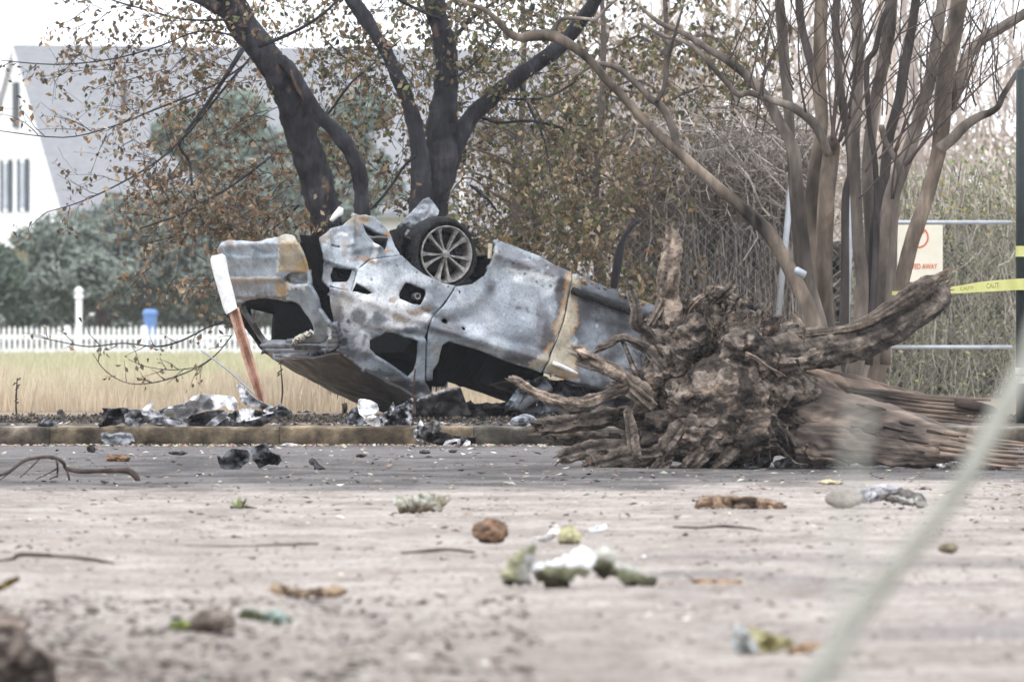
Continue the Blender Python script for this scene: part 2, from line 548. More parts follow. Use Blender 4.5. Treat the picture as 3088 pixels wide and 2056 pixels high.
# ------------------------------------------------------------------ white house with the big grey roof
def build_house():
    D = 240.0
    pk = P(44, 135, D)                                  # ridge end above the gable
    s = .334
    g = Vector((s, -math.sqrt(1 - s * s), 0))           # across the gable, toward the camera
    u = Vector((math.sqrt(1 - s * s), s, 0))            # along the ridge
    root = empty('house', (pk.x, pk.y, .2), 'white clapboard house with tall gable, narrow attic vent and wide plain grey roof', 'house')
    Z = Vector((0, 0, 1))
    rise, half, ln = 4.05, 4.05, 15.6
    base = pk.z - .2
    def w2(a, b, c):                                    # along ridge, across, up from the ground
        return u * a + g * b + Z * c
    # roof: two thick slopes
    mb = MB()
    for sg in (1, -1):
        t = .14
        A = [w2(-.05, 0, base), w2(ln, 0, base), w2(ln, sg * (half + .35), base - rise - .35), w2(-.05, sg * (half + .35), base - rise - .35)]
        Bq = [p + Z * -t for p in A]
        mb.add(A + Bq, [(0, 1, 2, 3), (7, 6, 5, 4), (0, 4, 5, 1), (1, 5, 6, 2), (2, 6, 7, 3), (3, 7, 4, 0)])
    roof = mb.build('roof', M['shingle'], root)
    # a thin vent pipe and a chimney stub on the slope
    mb = MB(); mb.tube([w2(2.45, 1.75, base - 2.2), w2(2.45, 1.75, base - .95)], [.07, .07], 8)
    mb.build('vent_pipe', M['shutter'], roof)
    mb = MB()
    mb.box(w2(5.7, 2.5, base - 2.35), (.34, .34, .9)); mb.box(w2(5.7, 2.5, base - 1.85), (.5, .5, .1)); mb.box(w2(5.7, 2.5, base - 1.72), (.24, .24, .16))
    mb.build('chimney', M['white_paint'], roof)
    # walls
    mb = MB()
    hw, ez = half - .05, base - rise
    for a in (0, ln - .3):
        f = [w2(a, -hw, 0), w2(a, hw, 0), w2(a, hw, ez + .02), w2(a, 0, base - .16), w2(a, -hw, ez + .02)]
        b = [p + u * .2 for p in f]
        mb.add(f + b, [(0, 1, 2, 3, 4), (9, 8, 7, 6, 5)] + [(i, 5 + i, 5 + (i + 1) % 5, (i + 1) % 5) for i in range(5)])
    for sg in (1, -1):
        f = [w2(.2, sg * hw, 0), w2(ln - .3, sg * hw, 0), w2(ln - .3, sg * hw, ez), w2(.2, sg * hw, ez)]
        b = [p - g * sg * .2 for p in f]
        mb.add(f + b, [(0, 1, 2, 3), (7, 6, 5, 4), (0, 4, 5, 1), (3, 2, 6, 7)])
    # clapboard courses on the gable
    k = 0
    z = .3
    while z < base - .5:
        ww = hw if z < ez else hw * (base - z) / rise - .15
        if ww > .2:
            f = [w2(-.012, -ww, z), w2(-.012, ww, z), w2(-.002, ww, z + .15), w2(-.002, -ww, z + .15)]
            mb.add(f, [(0, 1, 2, 3)])
        z += .16
    mb.build('wall', M['white_paint'], root)
    # barge boards
    for sg in (1, -1):
        mb = MB()
        f = [w2(-.07, 0, base - .02), w2(-.07, sg * (half + .38), ez - .4), w2(-.07, sg * (half + .38), ez - .68), w2(-.07, 0, base - .34)]
        b = [p + u * .045 for p in f]
        mb.add(f + b, [(0, 1, 2, 3), (7, 6, 5, 4), (0, 4, 5, 1), (2, 6, 7, 3)])
        mb.build('barge_board', M['grey_wall'] if sg < 0 else M['white_paint'], root)  # grey here puts the board's shadow line into its colour
    def zz(ny): return (950 - ny) / F * D + H - .2
    bz = lambda nx: (nx - 44) / F * D / s
    mb = MB()
    c = w2(-.05, bz(54), (zz(250) + zz(385)) / 2)
    R = Matrix((u, g, Z)).transposed()
    mb.box(c, (.06, .38, zz(250) - zz(385)), R)
    mb.build('attic_vent', M['shutter'], root)
    for nx0, nx1 in ((2, 38), (62, 98)):
        b0, b1 = bz(nx0), bz(nx1)
        zc, h = (zz(482) + zz(640)) / 2, zz(482) - zz(640)
        mb = MB(); mb.box(w2(-.04, (b0 + b1) / 2, zc), (.05, (b1 - b0) * .5, h), R)
        wdo = mb.build('window', M['white_paint'], root)
        mb = MB(); mb.box(w2(-.07, (b0 + b1) / 2, zc), (.02, (b1 - b0) * .36, h - .2), R)
        mb.build('pane', M['house_glass'], wdo)
        for q in (b0 + (b1 - b0) * .14, b1 - (b1 - b0) * .14):
            mb = MB()
            mb.box(w2(-.05, q, zc), (.05, (b1 - b0) * .27, h), R)
            mb.build('shutter', M['shutter'], wdo)
    # porch along the gable end
    mb = MB()
    zr = zz(722)
    A = [w2(-2.2, -hw, zr - .25), w2(-2.2, hw * .78, zr - .25), w2(0, hw * .78, zr + .3), w2(0, -hw, zr + .3)]
    mb.add(A + [p + Z * -.3 for p in A], [(0, 1, 2, 3), (7, 6, 5, 4), (0, 4, 5, 1), (1, 5, 6, 2), (3, 7, 4, 0)])
    mb.build('porch_roof', M['white_paint'], root)
    for b in (-3, -.9, 1.2, 3.0):
        mb = MB(); mb.box(w2(-2.0, b, (zr - .5) / 2), (.2, .2, zr - .5)); mb.box(w2(-2.0, b, zr - .6), (.3, .3, .14))
        mb.build('porch_post', M['white_paint'], root)
build_house()

# second, plainer building behind the burnt trees
def build_shed():
    D = 208.0
    a = P(1388, 950, D)
    root = empty('outbuilding', (a.x, a.y, .2), 'pale mauve grey outbuilding with a white corner board behind the burnt trees', 'building')
    pm = F / D
    h = (950 - 345) / pm + .8
    ln = 5.2
    mb = MB()
    mb.box((ln / 2 + .06, 2, h / 2), (ln, 4, h))
    k = .2
    while k < h - .2:                                   # boards
        mb.add([(.12, -.02, k), (ln, -.02, k), (ln, -.004, k + .17), (.12, -.004, k + .17)], [(0, 1, 2, 3)])
        k += .18
    mb.build('wall', M['grey_wall'], root)
    mb = MB(); mb.box((.05, -.03, h / 2), (.16, .1, h)); mb.build('corner_board', M['white_paint'], root)
    mb = MB()
    A = [Vector((-.3, -.5, h - .1)), Vector((ln + .4, -.5, h - .1)), Vector((ln + .4, 2, h + 1.3)), Vector((-.3, 2, h + 1.3))]
    B_ = [Vector((-.3, 4.5, h - .1)), Vector((ln + .4, 4.5, h - .1)), Vector((ln + .4, 2, h + 1.3)), Vector((-.3, 2, h + 1.3))]
    for q in (A, B_):
        mb.add(q + [p + Vector((0, 0, -.12)) for p in q], [(0, 1, 2, 3), (7, 6, 5, 4), (0, 4, 5, 1), (1, 5, 6, 2), (2, 6, 7, 3), (3, 7, 4, 0)])
    mb.build('roof', M['shingle'], root)
build_shed()

# ------------------------------------------------------------------ picket fence, bin and the post by the porch
def build_picket():
    D = 196.0
    x0, x1 = P(-30, 0, D).x, P(1120, 0, D).x
    root = empty('picket_fence', ((x0 + x1) / 2, D, .2), 'white picket fence along the far side of the field', 'fence')
    cx = (x0 + x1) / 2
    pm = F / D
    top = (950 - 985) / pm + H - .2
    for z in (top - .22, top - .52):
        mb = MB(); mb.box((0, .05, z), (x1 - x0, .05, .1)); mb.build('rail', M['white_paint'], root)
    step = 16.6 / pm
    n = int((x1 - x0) / step)
    first = None
    for i in range(n):
        x = x0 + (i + .5) * step - cx
        if first is None:
            mb = MB()
            wv = .033
            f = [(-wv, 0, 0), (wv, 0, 0), (wv, 0, top - .05), (0, 0, top + .02), (-wv, 0, top - .05)]
            mb.add(f + [(p[0], .022, p[2]) for p in f], [(0, 1, 2, 3, 4), (9, 8, 7, 6, 5)] + [(a, 5 + a, 5 + (a + 1) % 5, (a + 1) % 5) for a in range(5)])
            first = mb.build('picket', M['white_paint'], root)
            o = first
        else:
            o = first.copy(); COL.objects.link(o); o.parent = root
        o.location = (x, rnd.uniform(-.004, .004), rnd.uniform(-.02, .01))
    for i in range(0, n, 14):
        mb = MB(); x = x0 + i * step - cx
        mb.box((x, .1, top / 2), (.11, .09, top + .06)); mb.build('post', M['white_paint'], root)
build_picket()
p = P(453, 985, 197.2)
mb = MB()
mb.tube([(p.x, p.y, .2), (p.x, p.y, .75), (p.x, p.y, 1.0), (p.x, p.y, 1.04), (p.x, p.y, 1.1), (p.x, p.y, 1.16)], [.11, .13, .15, .17, .17, .1], 14)
tag(mb.build('bin', M['blue'], origin=True), 'small blue bin showing above the white picket fence', 'bin')
p = P(238, 950, 197.5)
mb = MB()
mb.box((p.x, p.y, .75), (.14, .14, 1.3)); mb.box((p.x, p.y, 1.43), (.2, .2, .08)); mb.tube([(p.x, p.y, 1.46), (p.x, p.y, 1.56), (p.x, p.y, 1.64)], [.06, .11, .03], 10)
tag(mb.build('gate_post', M['white_paint'], origin=True), 'white ball topped gate post behind the picket fence', 'post')

# ------------------------------------------------------------------ far evergreen oak and shrubs
def blob_foliage(mb, ells, n, size, cdark, clight, seed):
    r = random.Random(seed)
    tot = sum(e[3] for e in ells)
    for (c, rad, dens, wgt) in ells:
        for i in range(int(n * wgt / tot)):
            while True:
                v = Vector((r.uniform(-1, 1), r.uniform(-1, 1), r.uniform(-1, 1)))
                if v.length <= 1: break
            k = .55 + .45 * r.random() ** .5
            v = v.normalized() * k if r.random() < .75 else v
            q = Vector((c[0] + v.x * rad[0], c[1] + v.y * rad[1], c[2] + v.z * rad[2]))
            t = noise.noise(q * 1.1 + Vector((seed, 0, 0)))
            if t < -.28 and r.random() < .85: continue
            q += Vector((noise.noise(q * 2), 0, noise.noise(q * 2 + Vector((9, 0, 0))))) * rad[0] * .22
            a = Vector((r.gauss(0, 1), r.gauss(0, 1), r.gauss(0, 1))).normalized() * size * r.uniform(.6, 1.4)
            b = a.orthogonal().normalized() * a.length * .5
            mb.leaf(q, a, b, mix3(cdark, clight, r.random() * .7 + .3 * (t + .5)))

def E_(nx, ny, rx, ry, d, w=1.0):
    pm = F / d
    return (tuple(P(nx, ny, d)), (rx / pm, rx / pm * .8, ry / pm), 1, w)

def tree_blob(name, label, cat, trunk, d, ells, n, size, c0, c1, seed, group=None, lm='oak_leaf'):
    b = P(trunk[0][0], 950, d); b.z = .2
    root = empty(name, b, label, cat, group)
    mb = MB()
    limb(mb, trunk, d, 10, .12, seed)
    for (c, rad, _, w) in ells[:6]:
        a = P(trunk[-1][0], trunk[-1][1], d)
        cc = Vector(c)
        mb.tube([a, a.lerp(cc, .5) + Vector((0, 0, .2)), cc], [trunk[-1][2] * .4 * d / F, .05, .02], 6, .1, seed)
    adopt(mb.build('trunk', M['twig'], smooth=True), root)
    mb = MB()
    blob_foliage(mb, ells, n, size, c0, c1, seed)
    adopt(mb.build('crown', M[lm]), root)
    return root

tree_blob('oak_tree', 'broad blue green evergreen oak in front of the white house', 'tree',
          [(306, 1000, 40), (305, 930, 30), (306, 860, 28), (330, 780, 30)], 204,
          [E_(300, 760, 230, 130, 204, 3), E_(430, 700, 200, 110, 205, 2.4), E_(640, 700, 230, 160, 206, 3.4), E_(250, 840, 180, 90, 203, 1.6),
           E_(520, 840, 240, 120, 205, 3), E_(800, 640, 190, 170, 208, 2.4), E_(800, 780, 160, 150, 207, 2), E_(120, 720, 80, 50, 203, .35), E_(200, 900, 90, 60, 203, .8)],
          34000, .085, (.1, .122, .108), (.33, .375, .325), 3.0)
tree_blob('shrub', 'dark green shrub at the left edge behind the picket fence', 'shrub',
          [(20, 1010, 20), (24, 960, 16), (30, 900, 14)], 212, [E_(20, 860, 90, 90, 212, 2), E_(-20, 790, 70, 60, 212, 1), E_(60, 930, 60, 50, 212, 1)],
          4200, .1, (.06, .085, .065), (.18, .23, .17), 5.0)
tree_blob('shrub', 'low dark shrub behind the fence between the post and the blue bin', 'shrub',
          [(420, 1010, 20), (424, 980, 16), (430, 930, 14)], 214, [E_(60, 1000, 110, 50, 214, 1), E_(200, 1000, 110, 50, 214, 1), E_(340, 1005, 110, 50, 214, 1), E_(480, 1000, 110, 50, 214, 1), E_(620, 1000, 120, 60, 214, 1), E_(780, 990, 120, 70, 214, 1), E_(160, 920, 110, 70, 214, 1.6), E_(340, 930, 60, 50, 214, 1), E_(430, 900, 110, 70, 214, 2), E_(560, 920, 130, 80, 214, 2), E_(760, 910, 160, 100, 214, 2.4), E_(960, 900, 150, 120, 214, 2.4), E_(1160, 900, 140, 140, 214, 2.4), E_(640, 840, 120, 90, 214, 1.6)],
          14000, .1, (.11, .13, .112), (.3, .33, .285), 8.0)
tree_blob('pine_tree', 'pale blue green tree rising against the grey roof', 'tree',
          [(600, 980, 34), (610, 700, 30), (620, 520, 20)], 226,
          [E_(640, 430, 130, 100, 226, 1.2), E_(560, 400, 110, 70, 226, 1), E_(720, 340, 90, 70, 226, .8), E_(1010, 420, 120, 90, 228, 1.2), E_(1100, 330, 90, 70, 228, .6), E_(1060, 560, 150, 140, 228, 1.6), E_(880, 520, 150, 150, 228, 1.6)],
          9000, .12, (.16, .21, .18), (.3, .36, .31), 11.0)

# ------------------------------------------------------------------ twigs with autumn leaves
AUT = [(.19, .13, .085), (.25, .175, .115), (.16, .11, .075), (.13, .11, .055), (.42, .33, .23), (.17, .14, .08), (.29, .165, .085), (.34, .26, .18), (.23, .18, .13), (.12, .085, .06)]
OLV = [(.085, .075, .04), (.13, .11, .06), (.09, .095, .04), (.07, .065, .045), (.24, .18, .1), (.33, .26, .17), (.21, .14, .07), (.14, .16, .06), (.28, .23, .17)]
def twig(mw, ml, x, y, ang, length, d, w, r, pal, leaf, lpt, depth=0, droop=.0):
    """bare twig in photo coordinates carrying leaves and side twigs"""
    pts = []
    n = 6
    dd = d
    for i in range(n + 1):
        pts.append((x, y, max(1.0, w * (1 - .75 * i / n))))
        ang += r.gauss(0, .16) + droop
        x += math.cos(ang) * length / n
        y += math.sin(ang) * length / n
    path = []
    sh = r.gauss(0, .5)
    rad = []
    for i, q in enumerate(pts):
        dq = dd + sh * i / n
        path.append(P(q[0], q[1], dq)); rad.append(q[2] * .5 * dq / F)
    mw.tube(path, rad, 4, 0, 0, False)
    sc = d / F
    for i in range(lpt):
        t = r.uniform(.12, 1.05)
        k = min(n - 1, int(t * n))
        q = path[k].lerp(path[k + 1], t * n - k)
        L = leaf * sc * r.uniform(.55, 1.35)
        a = Vector((r.gauss(0, .6), r.gauss(0, .5), r.gauss(-.55, .6))).normalized() * L * .5
        b = a.orthogonal().normalized()
        b.rotate(Matrix.Rotation(r.uniform(0, 6.28), 3, a.normalized()))
        c = r.choice(pal)
        f = r.uniform(.7, 1.25) * max(.5, 1 + 1.1 * noise.noise(Vector((x * .011, y * .011, dd * .4))))
        ml.leaf(q + a + Vector((r.gauss(0, .4), r.gauss(0, .4), r.gauss(0, .4))) * L, a, b * L * .3, (c[0] * f, c[1] * f, c[2] * f))
    if depth > 0:
        for i in range(r.randint(2, 4)):
            k = r.randint(1, n - 1)
            twig(mw, ml, pts[k][0], pts[k][1], ang + r.choice((-1, 1)) * r.uniform(.4, 1.0), length * r.uniform(.35, .65), d + sh * k / n, pts[k][2] * .6, r, pal, leaf, int(lpt * .7), depth - 1, droop)

# burnt tree with the leaning trunk
def burnt_col(scars):
    """char with torn places where pale wood shows"""
    def f(q):
        nx = q.x / q.y * F + 1544
        ny = 950 - (q.z - H) / q.y * F
        for (sx, sy, rx, ry, sl) in scars:
            yy = (ny - sy) / ry
            xx = (nx - sx - sl * (ny - sy)) / (rx * .5)
            if xx * xx + yy * yy < 1 + .8 * noise.noise(Vector((nx * .12, ny * .05, 0))):
                return (5.5, 3.6, 2.5)
        v = .8 + .9 * max(0, nz(q.x, q.y, q.z, 2.2, 3) + .1)
        if noise.noise(Vector((nx * .06, ny * .018, 7))) > .72:
            return (1.6, 1.4, 1.3)
        return (v, v, v)
    return f

b = P(1010, 950, 80.5); b.z = .2
rt = empty('burnt_tree', b, 'charred black tree leaning left with brown leaves on its outer twigs', 'tree', 'burnt trees behind the wreck')
mb = MB(); ml = MB()
cf = burnt_col([(842, 215, 7, 30, .25), (880, 300, 10, 32, .3), (910, 290, 6, 20, .4), (960, 490, 5, 30, .3), (985, 560, 6, 26, .4), (735, 40, 6, 40, .3), (690, 30, 8, 18, .2), (645, 15, 5, 20, .3), (890, 250, 8, 40, .35), (1085, 550, 6, 10, 0)])
limb(mb, [(1060, 1260, 130), (1035, 980, 108), (1005, 780, 96), (978, 640, 98), (945, 520, 94), (915, 420, 98), (880, 320, 92), (838, 225, 92), (785, 150, 84), (735, 75, 90), (690, 10, 96), (640, -70, 90), (560, -180, 80)], (80.4, 79.6), 22, .2, 1.0, 12, .1, nfreq=6, colf=cf)
limb(mb, [(1110, 1260, 90), (1100, 900, 62), (1094, 640, 48), (1086, 540, 48), (1060, 465, 48), (1015, 400, 44), (965, 352, 40), (925, 290, 36), (890, 230, 42), (850, 180, 38)], (80.0, 79.7), 22, .2, 2.0, 12, .1, nfreq=6, colf=cf)
limb(mb, [(660, 30, 40), (600, -2, 30), (560, -12, 26), (480, -20, 20)], 79.6, 8, .1, 2.4, colf=cf)
r = random.Random(21)
for pts in ([(730, 150, 18), (690, 215, 15), (640, 290, 13), (590, 360, 11), (545, 420, 10), (545, 450, 9), (572, 490, 9), (580, 560, 8), (600, 640, 7), (615, 690, 4)],
            [(760, 170, 9), (690, 250, 8), (610, 350, 8), (560, 410, 6), (470, 490, 6), (350, 560, 5), (240, 610, 4), (140, 640, 3)],
            [(745, 190, 7), (640, 260, 6), (470, 330, 6), (330, 385, 5), (190, 415, 4), (0, 395, 3)],
            [(720, 110, 7), (600, 95, 6), (480, 140, 5), (330, 180, 5), (160, 195, 4), (-20, 180, 3)],
            [(900, 620, 9), (800, 700, 7), (650, 690, 7), (520, 715, 5), (420, 740, 3)],
            [(640, 780, 6), (690, 945, 5), (620, 990, 5), (540, 1030, 6), (470, 1045, 5), (370, 1035, 4), (270, 1045, 4), (180, 1030, 3), (95, 1012, 2)],
            [(700, 1010, 4), (650, 1070, 4), (580, 1115, 4), (480, 1150, 4), (390, 1156, 3), (320, 1120, 3), (280, 1065, 2)],
            [(640, 1080, 3), (600, 1105, 3), (520, 1115, 3), (440, 1105, 2), (390, 1085, 2)],
            [(930, 420, 12), (1000, 330, 9), (1060, 250, 8), (1130, 190, 6), (1210, 120, 4)],
            [(700, 60, 9), (560, 60, 7), (440, 30, 6), (300, -10, 4)],
            [(820, 470, 8), (700, 560, 7), (560, 640, 6), (420, 690, 4)],
            [(780, 140, 14), (900, 90, 11), (1000, 20, 9), (1060, -60, 8)]):
    limb(mb, pts, 80 + r.uniform(-1.5, 2), 5, .05, r.random() * 9, 4, .3)
    for k in range(len(pts) - 1):
        for q in range(2):
            t = r.random()
            x, y = lerp(pts[k][0], pts[k + 1][0], t), lerp(pts[k][1], pts[k + 1][1], t)
            low = y > 950
            twig(mb, ml, x, y, math.atan2(pts[k + 1][1] - pts[k][1], pts[k + 1][0] - pts[k][0]) + r.choice((-1, 1)) * r.uniform(.3, .9), r.uniform(60, 170) * (.5 if low else 1), 80 + r.uniform(-1.5, 1.5), 3.2, r, AUT, 21, 2 if low else r.randint(3, 6), 0 if low else 1)
for i in range(230):
    x = 240 + 650 * r.random() ** .8
    y = r.uniform(-20, 900)
    if x < 420 and (y > 430 or r.random() < .45): continue
    if y > 700 and x < 480 and r.random() < .7: continue
    twig(mb, ml, x, y, r.uniform(2.2, 4.2), r.uniform(80, 200), 80 + r.uniform(-2, 3), 3.4, r, AUT if y > 330 or r.random() < .6 else OLV, 20, r.randint(4, 9), 1, -.02)
for i in range(80):
    twig(mb, ml, r.uniform(560, 1000), r.uniform(520, 690), r.uniform(1.8, 3.6), r.uniform(70, 150), 80.5 + r.uniform(-1, 1), 3, r, AUT, 22, r.randint(4, 8), 1, 0)
adopt(mb.build('trunk', M['char_bark'], smooth=True), rt)
adopt(ml.build('crown', M['leaf']), rt)

# burnt tree that forks in three
b = P(1290, 950, 81.5); b.z = .2
rt = empty('burnt_tree', b, 'charred black tree forking into three limbs behind the wheel', 'tree', 'burnt trees behind the wreck')
mb = MB(); ml = MB()
cf = burnt_col([(1312, 95, 14, 22, .1), (1218, 290, 5, 16, .3), (1247, 580, 5, 22, .1), (1470, 80, 5, 10, 0)])
limb(mb, [(1275, 1260, 150), (1285, 900, 118), (1292, 680, 108), (1306, 580, 106), (1326, 480, 104), (1330, 400, 92), (1338, 330, 80), (1346, 250, 74), (1345, 180, 72), (1336, 110, 62), (1320, 50, 60), (1308, -20, 62), (1300, -120, 56)], 81.5, 22, .2, 3.0, 12, .1, nfreq=6, colf=cf)
limb(mb, [(1262, 1260, 80), (1262, 760, 76), (1268, 640, 72), (1272, 540, 62), (1262, 440, 54), (1246, 360, 50), (1220, 280, 44), (1190, 210, 42), (1155, 140, 38), (1118, 80, 44), (1075, 20, 44), (1030, -50, 40)], 81.1, 22, .2, 4.0, 12, .1, nfreq=6, colf=cf)
limb(mb, [(1345, 520, 60), (1362, 470, 62), (1385, 410, 56), (1430, 345, 52), (1490, 290, 50), (1560, 235, 50), (1630, 185, 48), (1690, 140, 46), (1740, 80, 44), (1790, 10, 40), (1830, -60, 36)], 81.6, 22, .14, 5.0, 12, .1, nfreq=6, colf=cf)
limb(mb, [(1255, 470, 12), (1220, 500, 9), (1180, 560, 8), (1130, 620, 7), (1080, 660, 5)], 81, 6, .1, 6.0, colf=cf)
limb(mb, [(1850, 870, 22), (1862, 800, 30), (1868, 760, 26), (1880, 720, 16), (1900, 690, 14), (1930, 660, 10)], 84, 8, .1, 6.3, colf=cf)
for pts in ([(1340, 150, 14), (1420, 60, 11), (1500, 0, 9), (1560, -60, 8)], [(1190, 210, 10), (1120, 180, 8), (1050, 180, 7), (980, 120, 5)],
            [(1560, 235, 12), (1600, 330, 9), (1640, 420, 7), (1660, 520, 5)], [(1430, 345, 10), (1500, 370, 9), (1600, 365, 9), (1690, 385, 10), (1700, 400, 6)],
            [(1490, 290, 10), (1560, 300, 8), (1660, 290, 8), (1760, 230, 6)], [(1330, 60, 12), (1240, 20, 9), (1150, -30, 8)],
            [(1346, 260, 8), (1420, 200, 7), (1480, 140, 6), (1530, 60, 5)], [(1420, 560, 8), (1470, 600, 8), (1500, 640, 6)]):
    limb(mb, pts, 81.5 + r.uniform(-1, 1.5), 6, .08, r.random() * 9, 4, .3)
    for k in range(len(pts) - 1):
        for q in range(3):
            t = r.random()
            twig(mb, ml, lerp(pts[k][0], pts[k + 1][0], t), lerp(pts[k][1], pts[k + 1][1], t), r.uniform(0, 6.28), r.uniform(80, 190), 82 + r.uniform(-1.5, 1.5), 3.2, r, OLV, 21, r.randint(5, 9), 1)
for i in range(150):                                    # the crown overhead
    x, y = r.uniform(880, 1700), r.uniform(-40, 300)
    if 1180 < x < 1300 and 40 < y < 120 and r.random() < .5: continue
    twig(mb, ml, x, y, r.uniform(0, 6.28), r.uniform(80, 190), 83 + r.uniform(-2, 3), 3.4, r, OLV, 20, r.randint(6, 10), 1)
for i in range(70):
    twig(mb, ml, r.uniform(960, 1290), r.uniform(250, 640), r.uniform(0, 6.28), r.uniform(70, 150), 82.5 + r.uniform(-.5, 2), 3, r, AUT + OLV, 20, r.randint(4, 8), 1)
adopt(mb.build('trunk', M['char_bark'], smooth=True), rt)
adopt(ml.build('crown', M['leaf']), rt)

# leafy young trees standing behind, between the burnt trees and the fence
for (label, tx, d, x0, x1, y0, y1, n, sd) in (
        ('thin olive leaved tree just right of the three limbed burnt tree', 1560, 86, 1390, 1760, 330, 900, 210, 31),
        ('dense brown leaved tree between the wreck and the vine covered fence', 1800, 88, 1600, 2000, 330, 900, 230, 32),
        ('slender leafy tree rising behind the top of the long bare branch', 1990, 92, 1650, 2320, -40, 420, 200, 33)):
    b = P(tx, 950, d); b.z = .2
    rt = empty('tree', b, label, 'tree', 'leafy trees behind the burnt ones')
    mb = MB(); ml = MB(); r = random.Random(sd)
    limb(mb, [(tx, 1230, 34), (tx + 8, 900, 30), (tx - 6, 600, 24), (tx + 14, 350, 20), (tx + 20, 100, 16), (tx + 10, -60, 12)], d, 8, .1, sd)
    for k in range(9):
        y = r.uniform(y0, y1); sg = r.choice((-1, 1))
        limb(mb, [(tx, y + 60, 12), (tx + sg * 70, y + 20, 9), (tx + sg * 160, y + r.uniform(-40, 60), 6), (tx + sg * 240, y + r.uniform(-40, 120), 3)], d + r.uniform(-1, 1), 5, .1, k)
    for i in range(n):
        twig(mb, ml, r.uniform(x0, x1), r.uniform(y0, y1), r.uniform(.3, 2.8) if r.random() < .6 else r.uniform(0, 6.28), r.uniform(70, 200), d + r.uniform(-2, 2.5), 3.4, r, OLV if sd != 32 else OLV + AUT[:2], 21, r.randint(6, 11), 1)
    adopt(mb.build('trunk', M['twig'], smooth=True), rt)
    adopt(ml.build('crown', M['leaf']), rt)

# ------------------------------------------------------------------ the overturned burnt car
YAW, PIT, D0 = math.radians(28), math.radians(18.3), 75.4
cL = Vector((math.cos(YAW) * math.cos(PIT), math.sin(YAW) * math.cos(PIT), -math.sin(PIT)))   # toward the nose
cW = Vector((math.sin(YAW), -math.cos(YAW), 0))                                                # out of the near side
cR = cL.cross(cW)                                                                              # toward the roof, which is down
O_ = P(1350, 767, D0)
MC = Matrix((cL, cW, cR)).transposed()
MI = MC.transposed()
car = empty('overturned_car', O_, 'burnt out grey car lying on its roof with its tail in the air', 'car')
car.rotation_euler = MC.to_euler()
CC = MI @ (Vector((0, 0, H)) - O_)

def ray(nx, ny):
    return MI @ Vector(((nx - 1544) / F, 1, -(ny - 950) / F))

def hit(nx, ny, ax, val):
    d = ray(nx, ny)
    t = (val - CC[ax]) / d[ax]
    return CC + d * t

VW = [(-.30, -.085), (-.24, -.05), (-.15, -.012), (-.05, -.03), (.08, -.026), (.2, -.008), (.34, 0), (.48, -.004), (.56, .012), (.60, .002), (.64, -.03), (.68, -.048), (.72, -.06), (1.16, -.30), (1.3, -.42)]
def w_side(l, v):
    x = pw(VW, v)
    r_ = math.hypot(l, v - .02)
    x += .03 * math.exp(-((r_ - .43) / .07) ** 2) * (1 if v < .5 else .0)
    if l < -.42:
        x -= .17 * ((-.42 - l) / .8) ** 2
    if l > 2.4:
        x -= .10 * ((l - 2.4) / 1.2) ** 2
    return x
LR = [(-.3, -1.2), (.1, -1.24), (.34, -1.245), (.42, -1.18), (.49, -1.10), (.57, -1.04), (.65, -.98), (.75, -.89), (.86, -.79), (.97, -.63), (1.05, -.535), (1.12, -.50)]
def l_rear(w_, v):
    t = (w_ + .93) / .82
    return pw(LR, v) - .06 * (1 - t * t)

def on_side(nx, ny, off=0.0):
    w_ = off
    for _ in range(8):
        q = hit(nx, ny, 1, w_)
        w_ = w_ + .8 * (w_side(q.x, q.z) + off - w_)
    return q
def on_rear(nx, ny, off=0.0):
    l_ = -1.0
    for _ in range(16):
        q = hit(nx, ny, 0, l_)
        l_ = l_ + .6 * (l_rear(max(-1.9, min(.1, q.y)), q.z) + off - l_)
    return q

